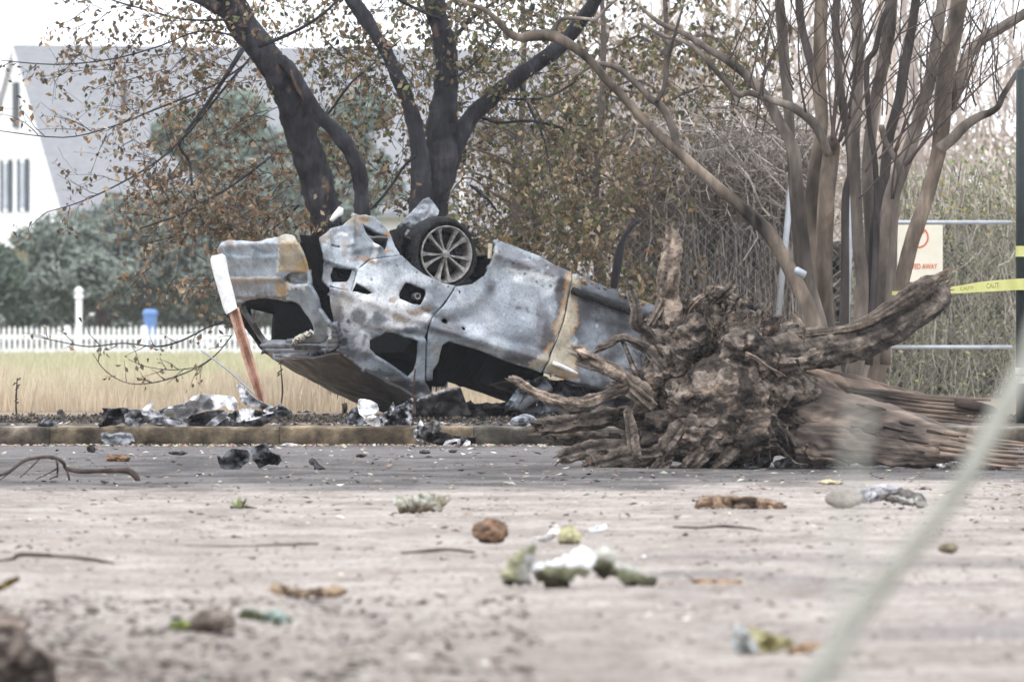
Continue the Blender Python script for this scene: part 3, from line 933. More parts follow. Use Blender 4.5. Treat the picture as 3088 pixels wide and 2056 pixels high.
def chaikin(p, n):
    for _ in range(n):
        o = []
        for a, b in zip(p, p[1:] + p[:1]):
            o.append((a[0] * .75 + b[0] * .25, a[1] * .75 + b[1] * .25))
            o.append((a[0] * .25 + b[0] * .75, a[1] * .25 + b[1] * .75))
        p = o
    return p
def resample(p, st):
    o = []
    for a, b in zip(p, p[1:] + p[:1]):
        L_ = math.hypot(b[0] - a[0], b[1] - a[1])
        n = max(1, int(round(L_ / st)))
        for i in range(n):
            o.append((lerp(a[0], b[0], i / n), lerp(a[1], b[1], i / n)))
    return o
def inside(x, y, poly):
    c = False
    j = len(poly) - 1
    for i in range(len(poly)):
        xi, yi = poly[i]; xj, yj = poly[j]
        if (yi > y) != (yj > y) and x < (xj - xi) * (y - yi) / (yj - yi) + xi:
            c = not c
        j = i
    return c
def tri2d(outer, holes, st, sm=0, hsm=1, seed=0):
    r_ = random.Random(seed)
    outer = resample(chaikin(outer, sm), st)
    holes = [resample(chaikin(h, hsm), st * .7) for h in holes]
    pts, eds = [], []
    for lp in [outer] + holes:
        n0 = len(pts)
        pts += [Vector(p_) for p_ in lp]
        eds += [(n0 + i, n0 + (i + 1) % len(lp)) for i in range(len(lp))]
    x0 = min(p_[0] for p_ in outer); x1 = max(p_[0] for p_ in outer)
    y0 = min(p_[1] for p_ in outer); y1 = max(p_[1] for p_ in outer)
    bl = [(p_.x, p_.y) for p_ in pts]
    y = y0; k = 0
    cell = {}
    for q in bl:
        cell.setdefault((int(q[0] // st), int(q[1] // st)), []).append(q)
    while y < y1:
        x = x0 + (st * .5 if k % 2 else 0)
        while x < x1:
            a, b_ = x + r_.uniform(-.2, .2) * st, y + r_.uniform(-.2, .2) * st
            if inside(a, b_, outer) and not any(inside(a, b_, h) for h in holes):
                ci, cj = int(a // st), int(b_ // st)
                if all((q[0] - a) ** 2 + (q[1] - b_) ** 2 > (st * .55) ** 2 for i in (-1, 0, 1) for j in (-1, 0, 1) for q in cell.get((ci + i, cj + j), ())):
                    pts.append(Vector((a, b_)))
            x += st
        y += st * .87; k += 1
    vs, _, fs, *_ = delaunay_2d_cdt(pts, eds, [], 0, 1e-4)
    out = []
    for f in fs:
        cx = sum(vs[i].x for i in f) / 3; cy = sum(vs[i].y for i in f) / 3
        if inside(cx, cy, outer) and not any(inside(cx, cy, h) for h in holes):
            out.append(tuple(f))
    return [(v.x, v.y) for v in vs], out

# what the fire left on the skin: bare blue steel, white ash, rust, soot, plus highlights painted into the colour (photo coordinates pin each stain to its panel)
ASH, RUST, ORG, SOOTC, BEIGE, STEEL, DSTEEL = (.8, .81, .83), (.2, .12, .065), (.34, .17, .06), (.028, .028, .032), (.36, .31, .225), (.25, .285, .325), (.11, .125, .15)
STAINS_HIGHLIGHTS = [   # cx, cy, rx, ry, colour, strength
    (1130, 900, 150, 74, (.5, .525, .56), .6), (1450, 940, 110, 80, (.36, .4, .445), .5), (1120, 925, 90, 34, ASH, .95), (1230, 960, 70, 26, ASH, .9), (1070, 970, 40, 40, ASH, .5), (1165, 985, 60, 18, ASH, .7), (1060, 905, 40, 20, ASH, .7),
    (1120, 840, 55, 42, (.6, .64, .67), .8), (1190, 830, 46, 30, (.46, .5, .54), .6), (1255, 840, 50, 14, (.5, .52, .55), .6), (1170, 895, 34, 22, (.62, .64, .66), .7), (1215, 915, 24, 12, ASH, .8), (1095, 1030, 26, 34, ASH, .55),
    (1030, 745, 50, 34, (.4, .45, .5), .8), (1010, 706, 34, 9, (.8, .82, .84), .95), (998, 738, 12, 10, (.78, .8, .82), .9), (1060, 770, 50, 34, (.36, .4, .44), .6), (1080, 660, 50, 18, BEIGE, .7),  # white glints at the corner are painted in here
    (1103, 662, 14, 7, ORG, .9), (1172, 700, 10, 12, ORG, .8), (1115, 783, 26, 6, ORG, .75), (1082, 690, 9, 14, RUST, .5), (1047, 745, 9, 30, RUST, .45), (1176, 764, 14, 6, ORG, .8),
    (1130, 758, 10, 26, (.66, .68, .7), .9), (1085, 790, 40, 6, RUST, .6), (1048, 868, 10, 5, ORG, .8), (970, 712, 40, 20, (.3, .27, .23), .8),
    (1000, 800, 16, 90, (.2, .215, .235), .7), (1010, 940, 14, 60, (.21, .2, .19), .8), (1018, 1020, 14, 40, (.2, .165, .13), .7),
    (1083, 950, 22, 26, DSTEEL, .85), (1086, 962, 9, 12, (.3, .27, .26), .8), (1146, 960, 17, 20, DSTEEL, .8), (1242, 990, 24, 13, DSTEEL, .8), (1056, 972, 7, 8, SOOTC, .9), (1046, 998, 5, 6, SOOTC, .8), (1043, 1035, 10, 12, SOOTC, .8), (1098, 1025, 6, 22, DSTEEL, .7), (1092, 1068, 6, 12, DSTEEL, .7),
    (1192, 915, 18, 12, RUST, .7), (1260, 938, 40, 9, (.3, .22, .14), .8), (1205, 960, 26, 10, (.34, .25, .16), .7), (1165, 1000, 30, 6, (.4, .36, .3), .5),
    (1160, 1088, 60, 10, (.6, .63, .66), .0), (1110, 1110, 60, 16, (.3, .33, .36), .6), (1190, 1145, 26, 16, (.16, .13, .12), .8), (1235, 1170, 50, 26, SOOTC, .9), (1060, 1075, 60, 14, (.12, .125, .14), .8),
    (1290, 1110, 16, 60, (.3, .34, .38), .6), (1300, 1165, 26, 40, SOOTC, .8), (1318, 1075, 14, 36, (.4, .37, .31), .5),
    (1130, 1128, 60, 9, SOOTC, .75), (1200, 1160, 50, 12, SOOTC, .8), (1045, 1062, 30, 10, SOOTC, .7), (1160, 1010, 50, 5, (.1, .1, .11), .8), (1020, 985, 12, 60, (.12, .11, .1), .7), (1040, 905, 20, 30, (.3, .27, .22), .5), (1100, 870, 30, 14, (.14, .14, .15), .7), (1170, 1000, 70, 7, DSTEEL, .6), (1290, 975, 30, 8, DSTEEL, .6), (985, 835, 14, 60, (.1, .1, .105), .6),
    # rear door, its pale top highlight painted in as colour
    (1610, 838, 66, 24, (.74, .77, .8), .95), (1560, 806, 46, 16, (.66, .69, .72), .8), (1660, 872, 26, 16, (.6, .63, .66), .8), (1530, 770, 60, 14, (.16, .155, .17), .8), (1610, 798, 90, 14, (.13, .125, .135), .8), (1680, 815, 40, 18, (.1, .095, .1), .8),
    (1478, 868, 18, 22, DSTEEL, .85), (1480, 872, 8, 10, (.08, .08, .09), .8), (1560, 920, 8, 9, (.07, .05, .06), .9), (1592, 933, 7, 8, (.12, .1, .11), .8), (1626, 948, 9, 11, (.1, .08, .1), .8),
    (1350, 970, 30, 20, (.15, .14, .15), .7), (1370, 1000, 60, 14, (.1, .095, .1), .7), (1640, 1000, 24, 90, (.15, .14, .16), .65), (1600, 1070, 70, 18, (.11, .105, .12), .8), (1690, 930, 16, 130, (.065, .06, .068), .92), (1655, 1040, 26, 60, (.06, .056, .062), .9),
    (1430, 1035, 90, 12, (.2, .2, .21), .6), (1560, 1085, 80, 12, (.06, .06, .065), .9), (1470, 1050, 60, 8, (.34, .32, .3), .4), (1620, 1105, 40, 12, (.3, .24, .15), .7),
    (1455, 980, 60, 34, (.44, .47, .52), .75), (1500, 1010, 40, 30, (.42, .45, .5), .7), (1430, 925, 50, 20, (.42, .45, .49), .5), (1600, 880, 60, 40, (.32, .35, .39), .6), (1545, 1000, 70, 40, (.25, .285, .325), .5), (1420, 905, 60, 16, (.36, .38, .4), .5),
    (1380, 862, 60, 8, (.34, .33, .33), .5), (1488, 790, 10, 60, (.36, .38, .4), .6), (1300, 845, 60, 12, (.34, .36, .38), .5),
]
BEIGEP = [(1702, 828), (1728, 826), (1748, 838), (1752, 880), (1744, 900), (1738, 930), (1752, 965), (1728, 1000), (1740, 1050), (1738, 1100), (1745, 1140), (1690, 1140), (1590, 1092), (1622, 1072), (1650, 1050), (1668, 1020), (1672, 985), (1680, 950), (1700, 900)]
BOLTS = [(1222, 788), (1258, 824), (1302, 848), (1353, 862), (1386, 864), (1424, 848), (1455, 830), (1507, 746), (1547, 796), (1584, 824), (1620, 846), (1664, 862), (1501, 760), (1644, 800), (1600, 780), (1120, 845), (1195, 800)]
def paint(nx, ny):
    wx = nx + 16 * noise.noise(Vector((nx * .018, ny * .018, 3))) + 7 * noise.noise(Vector((nx * .07, ny * .07, 8)))
    wy = ny + 16 * noise.noise(Vector((nx * .018, ny * .018, 13))) + 7 * noise.noise(Vector((nx * .07, ny * .07, 18)))
    n1 = fbm(Vector((nx * .012, ny * .012, 1)), 4)
    c = mix3((.15, .172, .2), (.31, .345, .385), .5 + n1 * 1.1)
    if nx > 1735 + 30 * n1:
        c = mix3((.04, .042, .048), (.16, .18, .21), .35 + n1 * 1.2)
    for (cx, cy, rx, ry, col, st) in STAINS_HIGHLIGHTS:
        dx, dy = (wx - cx) / rx, (wy - cy) / ry
        q = dx * dx + dy * dy
        if q < 2.4:
            c = mix3(c, col, st * max(0, min(1, 1.9 - 1.35 * q)) if q > .6 else st)
    hx, hy = wx * .5 + nx * .5, wy * .5 + ny * .5
    if 1580 < hx < 1760 and inside(hx, hy, BEIGEP):
        e = min(math.hypot(hx - b_[0], hy - b_[1]) for b_ in resample(BEIGEP, 9))
        b2 = mix3(BEIGE, (.3, .27, .22), .5 + n1)
        c = mix3(ORG if noise.noise(Vector((nx * .03, ny * .03, 30))) > -.1 else RUST, b2, (e - 3) / 6) if hx > 1640 or e > 8 else b2
    for (bx, by) in BOLTS:
        if (nx - bx) ** 2 + (ny - by) ** 2 < 12: c = SOOTC
    f = noise.noise(Vector((nx * .35, ny * .35, 2)))
    if f > .62: c = mix3(c, ASH, .35)
    if f < -.6: c = mix3(c, SOOTC, .35)
    return c
def paint_gate(nx, ny):
    wx = nx + 6 * noise.noise(Vector((nx * .05, ny * .05, 3)))
    wy = ny + 6 * noise.noise(Vector((nx * .05, ny * .05, 13)))
    n1 = fbm(Vector((nx * .02, ny * .02, 5)), 4)
    c = mix3((.2, .245, .29), (.36, .41, .46), .5 + n1 * .9)
    if wy < 737: c = mix3(c, (.5, .53, .58), .6)
    if 838 < wx < 934 and wy < 822:
        e = min(wx - 838, 934 - wx, 822 - wy)
        c = mix3(ORG, mix3((.38, .33, .25), (.36, .25, .12), n1 * 2 + .15), .45 + e / 12)
        if wx > 852 and wy < 733: c = (.42, .39, .33)
    if 833 < wx < 842 and 750 < wy < 822: c = mix3(c, (.6, .64, .68), .7)
    if 826 < wx < 872 and 852 < wy < 886: c = mix3((.4, .26, .11), (.36, .3, .2), n1 * 2)
    if 838 < wy < 848 and wx < 850: c = mix3(c, (.3, .21, .13), .75)
    if 848 <= wy < 890 and wx < 826: c = mix3((.15, .16, .175), (.3, .34, .4), .5 + n1 + (wx - 760) / 160)
    if wx >= 872 and wy > 850: c = mix3((.14, .16, .18), (.27, .31, .35), .45 + n1)
    if 884 < wx < 950 and 885 < wy < 1005 and wx < 872 + (wy - 880) * .62: c = mix3(c, (.22, .2, .15), .7)
    if 868 < wx < 925 and 858 < wy < 872: c = (.62, .64, .66)
    if wx < 662 or (wx < 700 and wy < 762 and n1 > .05): c = mix3(c, RUST, .6)
    if wx < 800 and wy > 905: c = (.03, .03, .032)
    if wy > 1008: c = mix3((.09, .1, .115), (.2, .215, .23), .5 + n1 * 1.4)
    if 888 < wy < 899 and wx < 870: c = mix3(c, (.1, .07, .05), .85)
    if 955 < wx and 985 < wy < 1016 and wx < 1008: c = (.7, .7, .72) if (988 < wx < 1004) else c
    return c

def panel(name, outer, holes=(), surf='side', st=8.0, sm=0, hsm=1, thick=.03, dent=.012, off=0.0, colf=paint, parent=None, dfreq=2.2, m=None, shape=None, mod=True):
    pts, fs = tri2d(outer, list(holes), st, sm, hsm, len(outer))
    vs, cs = [], []
    for (x, y) in pts:
        q = on_side(x, y, off) if surf == 'side' else on_rear(x, y, off)
        n_ = dent * (fbm(q * dfreq, 3) + .45 * fbm(q * dfreq * 3.1, 2))
        if shape: n_ += shape(x, y)
        if surf == 'side': q = q + Vector((0, n_, 0))
        else: q = q + Vector((-n_ * .85, 0, -n_ * .3))
        vs.append(q); cs.append(colf(x, y))
    mb = MB(); mb.add(vs, fs, cs)
    o = mb.build(name, m or M['car'], parent or car, smooth=True)
    me = o.data
    # outward winding
    s_ = 0.0
    for p_ in me.polygons[:400]:
        s_ += p_.normal.y if surf == 'side' else -p_.normal.x
    if s_ < 0: me.flip_normals()
    if mod:
        md = o.modifiers.new('thickness', 'SOLIDIFY'); md.thickness = thick; md.offset = -1
        md.use_even_offset = False
    return o

def bump_(cx, cy, rx, ry, h):
    return lambda x, y: h * math.exp(-(((x - cx) / rx) ** 2 + ((y - cy) / ry) ** 2))

QUARTER = [(1211, 770), (1244, 801), (1282, 829), (1334, 853), (1373, 861), (1368, 871), (1335, 919), (1302, 956), (1290, 985), (1285, 1018), (1283, 1080), (1282, 1150),
           (1300, 1180), (1312, 1218), (1250, 1198), (1180, 1163), (1110, 1128), (1045, 1080), (1016, 1060), (1026, 1047), (1031, 1030), (1013, 985), (999, 928), (993, 866), (1060, 880), (1072, 845), (1080, 815), (1117, 783)]
QWIN = [(1115, 1026), (1168, 1002), (1189, 1005), (1248, 1019), (1263, 1031), (1261, 1068), (1257, 1097), (1250, 1122), (1232, 1140), (1185, 1108), (1135, 1076), (1115, 1055)]
FUEL = [(1202, 886), (1212, 868), (1221, 853), (1240, 855), (1282, 874), (1284, 886), (1277, 904), (1268, 919), (1254, 921), (1203, 900)]
def qshape(x, y):
    s_ = 0
    d_ = math.hypot((x - 1243) / 52, (y - 888) / 46)
    s_ += .012 * math.exp(-((d_ - 1) / .3) ** 2)
    e = (y - (1105 + (x - 1185) * .62)) / 6.0                      # bright folded edge under the quarter window
    if 1100 < x < 1250 and y > 1060: s_ -= .018 / (1 + math.exp(-(e - 1.5)))
    s_ -= .03 * math.exp(-((y - 1003 - (x - 1190) * .12) / 9) ** 2) * (1 if x > 1090 else 0)
    s_ += .02 * math.exp(-((x - 1140) / 30) ** 2 - ((y - 860) / 30) ** 2)
    s_ -= .022 * math.exp(-((x - 1100) / 16) ** 2 - ((y - 890) / 16) ** 2)
    s_ -= .012 * math.exp(-((x - 1030) / 22) ** 2 - ((y - 1000) / 60) ** 2)
    return s_
quarter = panel('quarter_panel', QUARTER, [QWIN, FUEL, [(1075, 852), (1098, 866), (1122, 883), (1110, 888), (1084, 882), (1062, 880)]], shape=qshape, st=6, dent=.010, hsm=0)
CORNER = [(966, 716), (985, 704), (1003, 688), (1038, 680), (1050, 664), (1062, 650), (1076, 644), (1092, 649), (1128, 652), (1148, 668), (1172, 690), (1182, 708), (1192, 742), (1211, 770), (1117, 783), (1080, 815), (1072, 845), (1060, 880), (993, 866), (980, 843), (984, 800), (979, 770)]
CH = [[(1100, 676), (1132, 696), (1172, 712), (1175, 722), (1170, 749), (1164, 756), (1151, 745), (1132, 733), (1127, 724), (1110, 703)],
      [(1010, 806), (1066, 815), (1063, 827), (1048, 850), (1008, 851), (1003, 830)], [(1000, 862), (1042, 875), (1016, 872), (995, 868)], [(1004, 735), (1033, 741), (1033, 747), (1004, 742)]]
def cshape(x, y):
    s_ = -.02
    s_ += .05 * math.exp(-((x - 1062) / 12) ** 2) * (1 if y < 740 else .3)
    s_ -= .05 * math.exp(-((x - 1025) / 16) ** 2 - ((y - 722) / 22) ** 2)
    s_ += .04 * math.exp(-((y - 742) / 10) ** 2 - ((x - 1130) / 26) ** 2)
    s_ -= .05 * math.exp(-((x - 1088) / 18) ** 2 - ((y - 770) / 12) ** 2)
    s_ += .03 * math.exp(-((y - 790 - (x - 1000) * .3) / 7) ** 2)
    return s_
panel('rear_corner_frame', CORNER, CH, shape=cshape, st=5, dent=.022, off=-.02, dfreq=3.5, hsm=0)
# fuel filler neck inside its recess
fq = on_side(1255, 893, -.05)
mb = MB()
def ring(mb, c, r0, r1, w0, w1, n=20, col=(1, 1, 1)):
    vs, fs = [], []
    for k in range(n):
        a = 2 * math.pi * k / n
        for (rr, ww) in ((r0, w0), (r1, w0), (r1, w1), (r0, w1)):
            vs.append((c[0] + rr * math.cos(a), c[1] + ww, c[2] + rr * math.sin(a)))
    for k in range(n):
        k2 = (k + 1) % n
        for j in range(4):
            fs.append((k * 4 + j, k * 4 + (j + 1) % 4, k2 * 4 + (j + 1) % 4, k2 * 4 + j))
    mb.add(vs, fs, col)
ring(mb, (0, 0, 0), .017, .028, -.06, .03)
fil = mb.build('fuel_filler', M['rim'], car); fil.location = fq
mb = MB()
mb.box((0, 0, 0), (.21, .012, .19)); fb = mb.build('filler_recess', M['soot'], car); fb.location = on_side(1243, 887, -.09)

RDOOR = [(1374, 864), (1390, 862), (1425, 856), (1463, 828), (1484, 790), (1498, 735), (1491, 722), (1557, 744), (1628, 772), (1675, 801), (1721, 820),
         (1721, 831), (1716, 890), (1697, 966), (1669, 1046), (1634, 1124), (1595, 1110), (1529, 1092), (1444, 1056), (1352, 1030), (1334, 1040), (1330, 1058), (1322, 1092), (1306, 1116), (1305, 1146), (1287, 1150), (1288, 1080), (1290, 1018), (1295, 987), (1307, 958), (1340, 921), (1372, 873)]
def dshape(x, y):
    # the door skin: scallop over the sill, swage toward the window line
    belt = 1018 + (x - 1290) * .285
    k = belt - y
    s_ = .016 * math.exp(-((k - 34) / 12) ** 2) - .012 * math.exp(-((k - 60) / 14) ** 2)
    sl = 742 + (x - 1500) * .36
    t = y - sl
    if x > 1480:
        s_ += .018 * math.exp(-((t - 24) / 12) ** 2) - .016 * math.exp(-((t - 75) / 26) ** 2)
    s_ -= .014 * math.exp(-((x - 1640) / 20) ** 2) * math.exp(-((y - 960) / 90) ** 2)
    s_ -= .02 * math.exp(-((x - 1400) / 60) ** 2 - ((y - 970) / 26) ** 2)
    s_ += .012 * math.exp(-((x - 1470) / 40) ** 2 - ((y - 1000) / 22) ** 2)
    s_ -= .012 * math.exp(-((x - 1560) / 80) ** 2 - ((y - 1030) / 22) ** 2)
    return s_
rd = panel('rear_door', RDOOR, [[(1333, 965), (1340, 961), (1353, 965), (1358, 972), (1350, 976), (1338, 973)], [(1394, 990), (1402, 984), (1410, 990), (1403, 997)]], shape=dshape, st=7, dent=.012)
FDOOR = [(1726, 825), (1760, 836), (1850, 872), (1960, 915), (2056, 952), (2078, 1005), (2060, 1085), (2010, 1170), (1965, 1215), (1900, 1200), (1800, 1170), (1720, 1150), (1640, 1124), (1674, 1046), (1702, 966), (1721, 890)]
def fshape(x, y):
    belt = 1141 + (x - 1720) * .3
    k = belt - y
    s_ = .012 * math.exp(-((k - 30) / 10) ** 2)
    sl = 826 + (x - 1726) * .38
    return s_ - .02 * math.exp(-((y - sl - 60) / 26) ** 2) - .02 * math.exp(-((x - 1850) / 60) ** 2 - ((y - 1010) / 40) ** 2)
fd = panel('front_door', FDOOR, [], shape=fshape, st=9, dent=.018)
# ash-coated handle and the melted sill moulding
mb = MB()
hp = [on_side(x, y, .045) for x, y in ((1667, 1094), (1690, 1102), (1715, 1114), (1740, 1127))]
mb.tube(hp, [.021, .018, .015, .013], 8, .25, 2.0, nfreq=12)
mb.build('handle', M['white_ash'], fd, smooth=True)
mb = MB()
sp = [on_side(x, y, .03) for x, y in ((1727, 876), (1760, 888), (1800, 902), (1840, 917), (1890, 934), (1940, 955), (2040, 990))]
mb.tube(sp, [.03, .036, .038, .036, .034, .034, .03], 8, .18, 4.0, nfreq=9)
mb.build('sill_moulding', M['tyre'], fd, smooth=True)
# small burnt remnants on the sill
r = random.Random(5)
for i in range(22):
    mb = MB()
    q = on_side(1760 + 200 * (i / 22), 846 + 75 * (i / 22) + r.uniform(-6, 8), r.uniform(-.05, .03))
    mb.box(q, (r.uniform(.01, .04), r.uniform(.01, .03), r.uniform(.01, .03)), Matrix.Rotation(r.random() * 6, 3, 'X'), r.choice([(.34, .22, .1), (.1, .1, .11), (.05, .05, .05)]))
    mb.build('sill_clip', M['debris'], fd)

# tailgate, rear header
GATE = [(655, 754), (666, 731), (686, 723), (720, 725), (773, 729), (800, 723), (867, 711), (885, 713), (895, 731), (910, 764), (923, 800), (933, 859), (954, 904), (959, 930), (990, 973), (996, 984), (997, 998), (987, 1029), (946, 1035), (882, 1038), (790, 1043), (776, 1021), (721, 936), (705, 904), (694, 880), (676, 830), (657, 766)]
GWIN = [(724, 900), (793, 893), (864, 904), (898, 913), (916, 940), (933, 961), (944, 986), (946, 1012), (882, 1027), (808, 1031), (792, 1028), (768, 994), (721, 922)]
LAMP = [(855, 844), (864, 829), (877, 825), (923, 823), (926, 840), (926, 856), (880, 856), (858, 852)]
def gshape(x, y):
    s_ = 0
    lip = 744 if x < 757 else 740
    ramp_ = 1 / (1 + math.exp(-(y - lip) / .9)) * math.exp(-max(0, y - lip) / 18.0)
    hx_ = max(0, 1 - abs((x - 725) / 45) ** 4) if x < 757 else max(0, 1 - abs((x - 800) / 38) ** 4)
    s_ -= .13 * ramp_ * hx_
    s_ += .022 * math.exp(-((y - 843) / 4) ** 2) * (1 if x < 850 else 0)
    s_ -= .03 / (1 + math.exp(-(y - 846) / 2.0)) * (1 if x < 860 else 0)
    s_ += .02 / (1 + math.exp((x - 846) / -2.5)) * (1 if y < 822 else 0)
    s_ += .012 * math.exp(-((y - 866) / 7) ** 2) * (1 if x > 865 else 0)
    return s_
gate = panel('tailgate', GATE, [GWIN, LAMP], surf='rear', shape=gshape, st=5, dent=.012, thick=.03, colf=paint_gate, dfreq=3.5)
panel('lamp_socket', [(848, 838), (862, 822), (930, 816), (934, 862), (880, 864), (850, 858)], [], surf='rear', st=6, dent=.02, off=.05, dfreq=7, colf=lambda x, y: mix3((.1, .11, .12), (.34, .37, .4), .5 + nz(x, y, 0, .06, 3)), parent=gate)
HEAD = [(786, 1046), (880, 1041), (946, 1038), (989, 1032), (1000, 1000), (1002, 975), (1012, 985), (1028, 1030), (1022, 1052), (1002, 1064), (930, 1070), (835, 1074), (806, 1064)]
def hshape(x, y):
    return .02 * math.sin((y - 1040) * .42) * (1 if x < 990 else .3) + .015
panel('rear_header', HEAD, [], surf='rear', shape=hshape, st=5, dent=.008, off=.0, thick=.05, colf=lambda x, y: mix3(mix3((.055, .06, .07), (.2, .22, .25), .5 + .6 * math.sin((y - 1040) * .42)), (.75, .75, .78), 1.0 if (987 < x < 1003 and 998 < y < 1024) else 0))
# slag left on the lower rim of the rear window
mb = MB(); r = random.Random(8)
for i in range(30):
    t = r.random()
    q = on_rear(884 + 58 * t, 1029 - 18 * t + r.uniform(-5, 3) - 8 * t, -.01)
    mb.box(q, (r.uniform(.015, .045), r.uniform(.02, .05), r.uniform(.01, .03)), Matrix.Rotation(r.random() * 6, 3, 'Z') @ Matrix.Rotation(r.random() * 6, 3, 'X'), r.choice([(.75, .74, .7), (.6, .58, .5), (.3, .24, .15)]))
mb.build('glass_slag', M['debris'], gate)

# roof: crushed, wheels-up so its outer skin faces the ground
mb = MB()
def v_roof(l, w_):
    c = 1 - ((w_ + .93) / .65) ** 2
    base = pw([(-.6, 1.035), (-.24, 1.105), (0, 1.135), (.3, 1.165), (.6, 1.165), (.9, 1.12), (1.3, .98), (1.7, .78), (2.0, .66)], l)
    return base + .045 * max(0, c) + .02 * nz(l, w_, 0, 2.0, 3)
NL, NW = 60, 34
vs, cs, fs = [], [], []
for i in range(NL + 1):
    l = lerp(-.56, 1.35, i / NL)
    for j in range(NW + 1):
        w_ = lerp(-.27, -1.59, j / NW)
        vs.append((l - .05 * (1 - ((w_ + .93) / .66) ** 2) * (1 if i == 0 else 0), w_, v_roof(l, w_)))
        n1 = nz(l, w_ * 3, 1, 2.2, 4)
        c = mix3((.022, .022, .024), (.06, .058, .06), .45 + n1)
        if l < -.1: c = mix3(c, mix3((.035, .034, .036), (.13, .065, .035), n1 * 2.6 + .12), (-.1 - l) * 1.9 * (1 + n1))
        cs.append(c)
for i in range(NL):
    for j in range(NW):
        a = i * (NW + 1) + j
        fs.append((a, a + 1, a + NW + 2, a + NW + 1))
mb.add(vs, fs, cs)
ro = mb.build('roof', M['car'], car, smooth=True)
md = ro.modifiers.new('thickness', 'SOLIDIFY'); md.thickness = .03; md.offset = 0
def sheet_lw(name, ls, wfun, vfun, colf, m, nl=24, nw=14, parent=None):
    mb = MB(); vs, cs, fs = [], [], []
    for i in range(nl + 1):
        l = lerp(ls[0], ls[1], i / nl)
        for j in range(nw + 1):
            t = j / nw
            q = Vector((l, wfun(l, t), vfun(l, t)))
            vs.append(q); cs.append(colf(l, t))
    for i in range(nl):
        for j in range(nw):
            a = i * (nw + 1) + j
            fs.append((a, a + 1, a + nw + 2, a + nw + 1))
    mb.add(vs, fs, cs)
    o = mb.build(name, m, parent or car, smooth=True)
    md = o.modifiers.new('thickness', 'SOLIDIFY'); md.thickness = .02; md.offset = 0
    return o
# floor pan (on top now), nose, bonnet
sheet_lw('floor_pan', (-.36, 3.5), lambda l, t: lerp(-.12, -1.74, t), lambda l, t: pw([(-.4, -.03), (.1, -.05), (.5, -.14), (.8, -.17)], l) + .02 * nz(l, t, 0, 3), lambda l, t: (.06, .055, .055), M['car'], 40, 14)
def ground_v(l, w_):
    """roofward limit: stay above the ground"""
    q = O_ + MC @ Vector((l, w_, 0))
    return (q.z - .17) / .95
sheet_lw('bonnet', (1.5, 3.75), lambda l, t: lerp(-.12, -1.74, t), lambda l, t: min(.62 - .12 * (l - 1.5) + .05 * nz(l, t * 2, 0, 2.5), ground_v(l, -.9)), lambda l, t: mix3((.05, .055, .065), (.16, .18, .21), .5 + nz(l, t, 3, 2)), M['car'])
sheet_lw('nose', (3.72, 3.8), lambda l, t: lerp(-.2, -1.66, t), lambda l, t: lerp(-.15, .1, (l - 3.72) / .08), lambda l, t: (.1, .1, .11), M['car'], 6, 10)
# front wing with its arch
WING = [(2060, 953), (2140, 985), (2160, 1040), (2130, 1075), (2118, 1120), (2130, 1170), (2170, 1205), (2220, 1215), (2270, 1205), (2310, 1170), (2330, 1120), (2390, 1110), (2450, 1150), (2440, 1210), (2380, 1255), (2200, 1262), (2060, 1262), (1970, 1218), (2016, 1172), (2066, 1085), (2084, 1005)]
panel('front_wing', WING, [], st=14, dent=.03, colf=lambda x, y: mix3((.05, .055, .065), (.2, .22, .25), .5 + nz(x, y, 0, .01, 3)))
# far flank, sooted black, with the window openings one sees through
def far_panel():
    ls_, le_ = -.98, 2.1
    outer = [(ls_, .42), (-.8, .3), (-.5, .12), (-.3, .0), (.1, -.03), (.5, -.1), (.8, -.17), (le_, -.2), (le_, .66), (1.32, 1.0), (.6, 1.15), (0, 1.12), (-.56, 1.03), (-.8, .84)]
    holes = [[(-.74, .70), (-.50, .67), (-.50, .98), (-.60, .95), (-.72, .84)], [(1.06, .70), (1.86, .68), (1.36, .95), (1.06, 1.07)]]
    pts, fs = tri2d(outer, holes, .06, 0, 0)
    mb = MB()
    vs = [(x, -1.86 - pw(VW, y) + (.05 if False else 0) + .01 * nz(x, y, 5, 3), y) for x, y in pts]
    mb.add(vs, fs, (.02, .02, .021))
    o = mb.build('far_flank', M['soot'], car, smooth=True)
    md = o.modifiers.new('thickness', 'SOLIDIFY'); md.thickness = .05; md.offset = 0
far_panel()
# black sheet set behind the lamp slot to stand for the shade inside
panel('lamp_slot_backing', [(905, 708), (985, 714), (1000, 760), (1006, 860), (1030, 960), (1040, 1012), (1004, 1000), (972, 940), (952, 880), (930, 800)], [], st=10, dent=.01, off=-.2, colf=lambda x, y: (.02, .02, .02), m=M['soot'])
# burnt seat frames
for (l, ws) in ((.28, ((-.28, -1.62),)), (1.02, ((-.3, -.82), (-1.08, -1.58)))):
    for (a, b_) in ws:
        mb = MB()
        n = 8
        vs, fs = [], []
        for i in range(n + 1):
            w_ = lerp(a, b_, i / n)
            for j in range(7):
                v = lerp(-.12, .86, j / 6)
                vs.append((l + .22 * (j / 6) ** 1.5 * -1 + .02 * nz(i, j, l, .8), w_, v))
        for i in range(n):
            for j in range(6):
                q = i * 7 + j
                fs.append((q, q + 1, q + 8, q + 7))
        mb.add(vs, fs, (1, 1, 1))
        s_ = mb.build('seat_frame', M['soot'], car)
        md = s_.modifiers.new('thickness', 'SOLIDIFY'); md.thickness = .1; md.offset = 0
